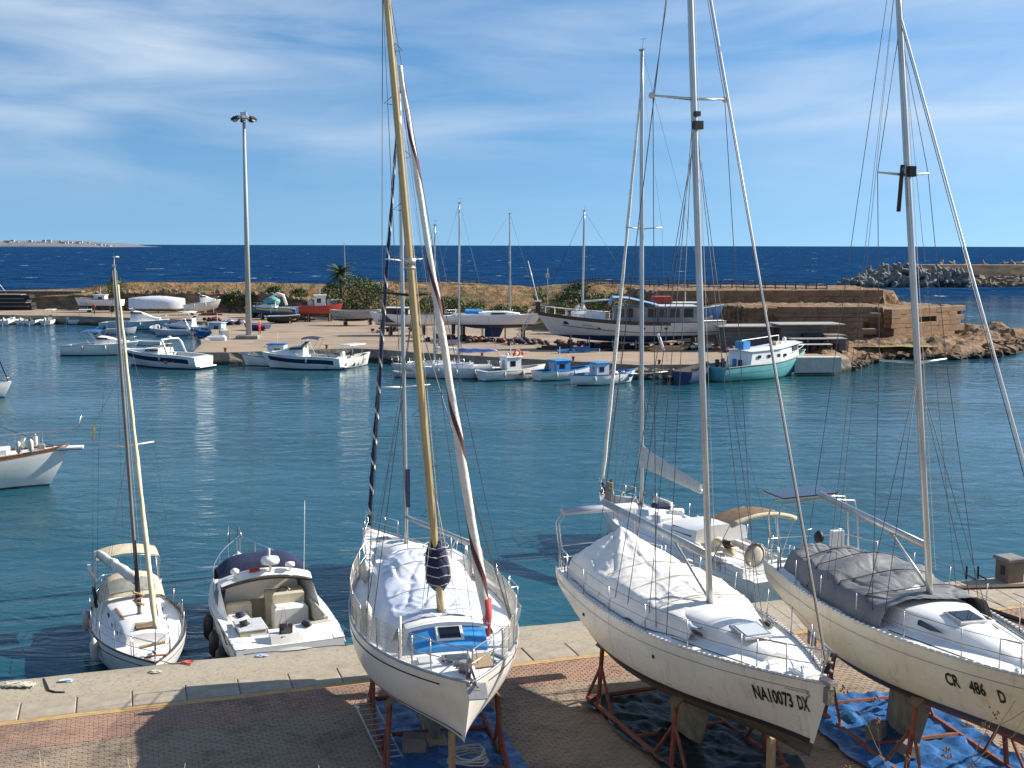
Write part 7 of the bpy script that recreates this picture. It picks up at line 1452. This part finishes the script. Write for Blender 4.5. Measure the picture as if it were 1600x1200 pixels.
# ------------------------------------------------------------------ plants
leafg = mat('bush_leaf', (.10, .14, .03), .7, col2=(.045, .075, .018), vscale=3)
leafy = mat('yellow_green_leaf', (.15, .16, .035), .7, col2=(.08, .10, .02), vscale=2)
leafd = mat('dark_evergreen_leaf', (.04, .07, .02), .7, col2=(.065, .095, .025), vscale=3)
barkm = mat('bark', (.12, .085, .055), .95, var=.4, bump=.5, bscale=15)
strawm = mat('dry_straw', (.42, .31, .14), .9, col2=(.28, .19, .08), vscale=.5)
def bush(p, r_, h, label, m, n=420, leaf=.22, cat='bush', group='bushes on the embankment', stems=4):
    o = empty('bush', p, 0, label, cat, group); sd_ = random.random() * 50; mb = MB()
    for i in range(n):
        a = random.random() * 6.283; q = random.random() ** .5; zz = random.random() ** .8
        lob = 1 + .45 * nz(math.cos(a) * 1.6 + sd_, math.sin(a) * 1.6, zz * 2)
        rr = r_ * q * lob * (1 - .65 * zz ** 2); c = Vector((rr * math.cos(a), rr * math.sin(a) * .8, .1 + h * zz * (1 + .25 * nz(a * 2, sd_))))
        d1 = Vector((random.gauss(0, 1), random.gauss(0, 1), random.gauss(0, .6))).normalized() * leaf * random.uniform(.6, 1.3); d2 = d1.cross(Vector((random.gauss(0, 1), random.gauss(0, 1), random.gauss(0, 1)))).normalized() * leaf * .45
        mb.add([c - d1, c + d2, c + d1, c - d2], [(0, 1, 2, 3)])
    mb.build('foliage', m, o)
    mb = MB()
    for i in range(stems): a = i * 6.283 / stems; mb.tube([(0, 0, -.2), (.3 * r_ * math.cos(a), .3 * r_ * math.sin(a), h * .35), (.55 * r_ * math.cos(a + .3), .5 * r_ * math.sin(a + .3), h * .75)], [.07, .05, .02], 5)
    mb.build('stems', barkm, o); return o
k = 0
for (px, s, r_, h, m, lb) in ((548, .10, 3.4, 3.4, leafd, 'dark rounded bush just right of the palm'), (572, .12, 3.2, 3.0, leafg, 'green bush between the palm and the striped genoa'), (596, .10, 3.0, 2.8, leafd, 'dark green bush left of the white mast'), (520, .12, 2.0, 2.0, leafg, 'small green bush left of the palm'),
        (372, .06, 1.7, 1.6, leafy, 'bright green bush just left of the lamp tower'), (352, .06, 1.4, 1.3, leafd, 'low dark bush left of the tower foot'), (392, .06, 1.5, 1.5, leafd, 'dark bush hidden behind the lamp tower'), (184, .1, 1.6, 1.9, leafy, 'small plant beside the wrapped boat stern'),
        (690, .16, 2.2, 1.9, leafg, 'green bush above the sloop stern ashore'), (665, .12, 2.0, 1.6, leafy, 'yellow green scrub right of the yellow mast'), (716, .20, 2.0, 1.5, leafy, 'yellow green scrub behind the mast of the moored sailboat'), (745, .14, 2.4, 1.6, leafy, 'wide yellow green scrub behind the sloop ashore'), (780, .14, 2.2, 1.5, leafg, 'green scrub behind the sloop mast ashore'), (815, .16, 1.9, 1.3, leafy, 'low scrub behind the bow of the sloop ashore'), (875, .2, 2.2, 1.3, leafy, 'scrub left of the two people'),
        (938, .10, 2.3, 2.4, leafy, 'large green bush behind the motor sailer mast'), (962, .12, 2.0, 2.0, leafg, 'green bush left of the blue awning'), (925, .3, 2.6, 1.5, leafd, 'dark scrub on the slope below the crest fence'), (890, .5, 2.8, 1.2, leafd, 'dark low scrub on the slope beside the lamp post'), (905, .7, 2.2, 1.0, leafd, 'dark scrub close under the picket fence'), (640, .18, 1.6, 1.4, leafy, 'scrub directly behind the yellow mast'), (432, .25, 1.6, .9, leafd, 'dark scrub behind the turquoise tarpaulin'), (470, .25, 1.6, .9, leafg, 'scrub behind the red boat')):
    bush(emb_pt(px, s), r_ * 1.15, h * 1.35, lb, m, int(420 * r_), .19)
def prickly(px, s, label, sc=1.0):
    o = empty('prickly_pear', emb_pt(px, s), 0, label, 'cactus', 'prickly pears on the embankment'); random.seed(int(px))
    for i in range(26):
        z = random.uniform(.2, 1.8) * sc; a = random.random() * 6.28; q = random.uniform(0, 1.1) * sc
        pd_ = MB().ball((0, 0, 0), .26 * sc, 8, 6, (.16, .75, 1.0)).build('pad', mat('cactus_pad', (.15, .20, .07), .7, col2=(.09, .13, .045), vscale=4), o, True); pd_.location = (q * math.cos(a), q * math.sin(a), z); pd_.rotation_euler = (random.uniform(-.6, .6), random.uniform(-.5, .5), random.random() * 3)
prickly(612 - 60, .04, 'prickly pear clump behind the large grey open boat', 1.3); prickly(742, .12, 'prickly pear clump behind the sloop ashore cockpit'); prickly(845, .55, 'prickly pear clump on the slope by the lamp post', 1.2); prickly(180, .06, 'prickly pear clump beside the wrapped boat')
# palm
pl = empty('palm_tree', emb_pt(533, .16), 0, 'small palm tree above the boatyard near the bare mast', 'palm'); hp = 4.6
MB().tube([(0, 0, -.5), (.08, 0, 1.5), (0, 0, hp)], [.32, .26, .24], 10).build('trunk', barkm, pl, True)
for i in range(34):
    a = i * 2.399; el = lerp(1.25, -.55, (i / 33)); L_ = random.uniform(2.1, 2.7); mb = MB(); pts = []
    for j in range(8):
        f = j / 7; e_ = el - 1.25 * f * f; pts.append(Vector((math.cos(a) * L_ * f * math.cos(el * .6), math.sin(a) * L_ * f * math.cos(el * .6), hp + L_ * f * math.sin(el) - .75 * f * f)))
    mb.tube(pts, [.03 * (1 - .08 * j) for j in range(8)], 4)
    for j in range(1, 8):
        for s_ in (1, -1):
            d = (pts[j] - pts[j - 1]).normalized(); sdv = d.cross(Vector((0, 0, 1)))
            if sdv.length < .1: sdv = Vector((1, 0, 0))
            sdv.normalize()
            for q in (0, .5):
                c = pts[j - 1].lerp(pts[j], q); tip = c + sdv * s_ * .5 + d * .35 - Vector((0, 0, .12)); mb.add([c - d * .10, c + d * .12, tip], [(0, 1, 2)])
    mb.build('frond', leafd if i % 3 else leafg, pl)
# dry grass over the slope (uncountable) and rubble stones along the back wall
mb = MB(); random.seed(3)
for i in range(7000):
    r_ = random.choice(EMB); j = int(M_ * random.uniform(.08, .999)); p = Vector(r_[j]) + Vector((random.uniform(-1.2, 1.2), random.uniform(-.6, .6), -.05)); hh = random.uniform(.2, .6)
    for q in range(3):
        dx, dy = random.gauss(0, .12), random.gauss(0, .12); mb.add([p + Vector((dx - .03, dy, 0)), p + Vector((dx + .03, dy, 0)), p + Vector((dx * 2.2, dy * 2.2, hh))], [(0, 1, 2)])
tag(mb.build('dry_grass', strawm), 'dry straw coloured grass covering the embankment slope', kind='stuff')
stm = mat('rubble_stone', (.26, .20, .14), 1, col2=(.15, .11, .08), vscale=2, bump=.6, bscale=8); sms = [MB().ball((0, 0, 0), .5, 7, 5, (1.2, .8, .7), .8, q * 3.3).mesh('stone', stm) for q in range(6)]
cnt = 0
for px in range(150, 640, 6):
    for s in (.03, .05, .08):
        if cnt > 290: break
        p = emb_pt(px + random.uniform(-2, 2), s); o = bpy.data.objects.new('stone', sms[cnt % 6]); COL.objects.link(o); o.parent = emb; o.location = p + Vector((random.uniform(-.3, .3), -.15, random.uniform(0, .5))); o.rotation_euler = (random.random(), random.random(), random.random() * 3); q = random.uniform(.4, 1.1); o.scale = (q, q, q); cnt += 1
# dry weeds close to the camera
def weed(p, h, label, seed_, lean=(0, 0), heads=True):
    random.seed(seed_); o = empty('dry_weed', p, 0, label, 'weed', 'dry weeds on the hillside'); m = mat('dead_stalk', (.36, .25, .14), .9, col2=(.22, .14, .08), vscale=8); mb = MB(); hd_ = MB()
    def br(a, d, L_, r_, lv):
        pts = [a]
        for i in range(5): d = (d + Vector((random.gauss(0, .13), random.gauss(0, .08), .03))).normalized(); pts.append(pts[-1] + d * L_ / 5)
        mb.tube(pts, [r_ * (1 - .12 * i) for i in range(6)], 5)
        if lv < 3:
            for i in range(3 if lv else 5):
                q = pts[random.randint(2, 5)]; br(q, (d + Vector((random.gauss(0, .7), random.gauss(0, .4), .25))).normalized(), L_ * random.uniform(.35, .55), r_ * .55, lv + 1)
        elif heads:
            for i in range(7): c = pts[-1] + Vector((random.gauss(0, .012), random.gauss(0, .012), random.gauss(0, .010))); hd_.ball(c, .007, 5, 4)
    br(Vector((0, 0, 0)), Vector((lean[0], lean[1], 1)).normalized(), h, .009, 0)
    mb.build('stalks', m, o); tag(hd_.build('seed_heads', mat('seed_head', (.20, .12, .07), .95), o), kind='stuff'); return o
def hz(x, y): return max(1.2, min(10.8, 10.85 - .545 * max(0, y - .5)))
def weed_at(px, py_top, Y, label, seed_, lean=(0, 0)):
    t = atY(px, py_top, Y); b_ = hz(t.x, Y) - .05; weed((t.x, Y, b_), (t.z - b_) * .62, label, seed_, lean)
weed_at(1528, 1010, 6.0, 'tall dry branching weed before the cream sloop', 21, (-.18, 0)); weed_at(1545, 1130, 5.6, 'shorter dry weed right of the tall weed', 5)
for k, (px, py) in enumerate(((80, 1168), (240, 1130), (262, 1165), (400, 1180), (545, 1170), (568, 1172), (1310, 1190))):
    random.seed(k + 40); t = atY(px, py, 6.5); b_ = hz(t.x, 6.5) - .05; o = empty('grass_tuft', (t.x, 6.5, b_), 0, ('dry grass tuft at the bottom edge, number %s from the left' % ['first', 'second', 'third', 'fourth', 'fifth', 'sixth', 'seventh'][k]).replace('number ', ''), 'grass tuft', 'dry grass tufts on the hillside')
    for j in range(7): dx = random.gauss(0, .10); MB().tube([(dx * .3, random.gauss(0, .05), 0), (dx * .6, 0, (t.z - b_) * .55), (dx * 1.6, 0, (t.z - b_) * random.uniform(.65, 1.0))], [.006, .005, .0015], 4).build('blade', mat('bleached_straw', (.62, .52, .30), .9), o)
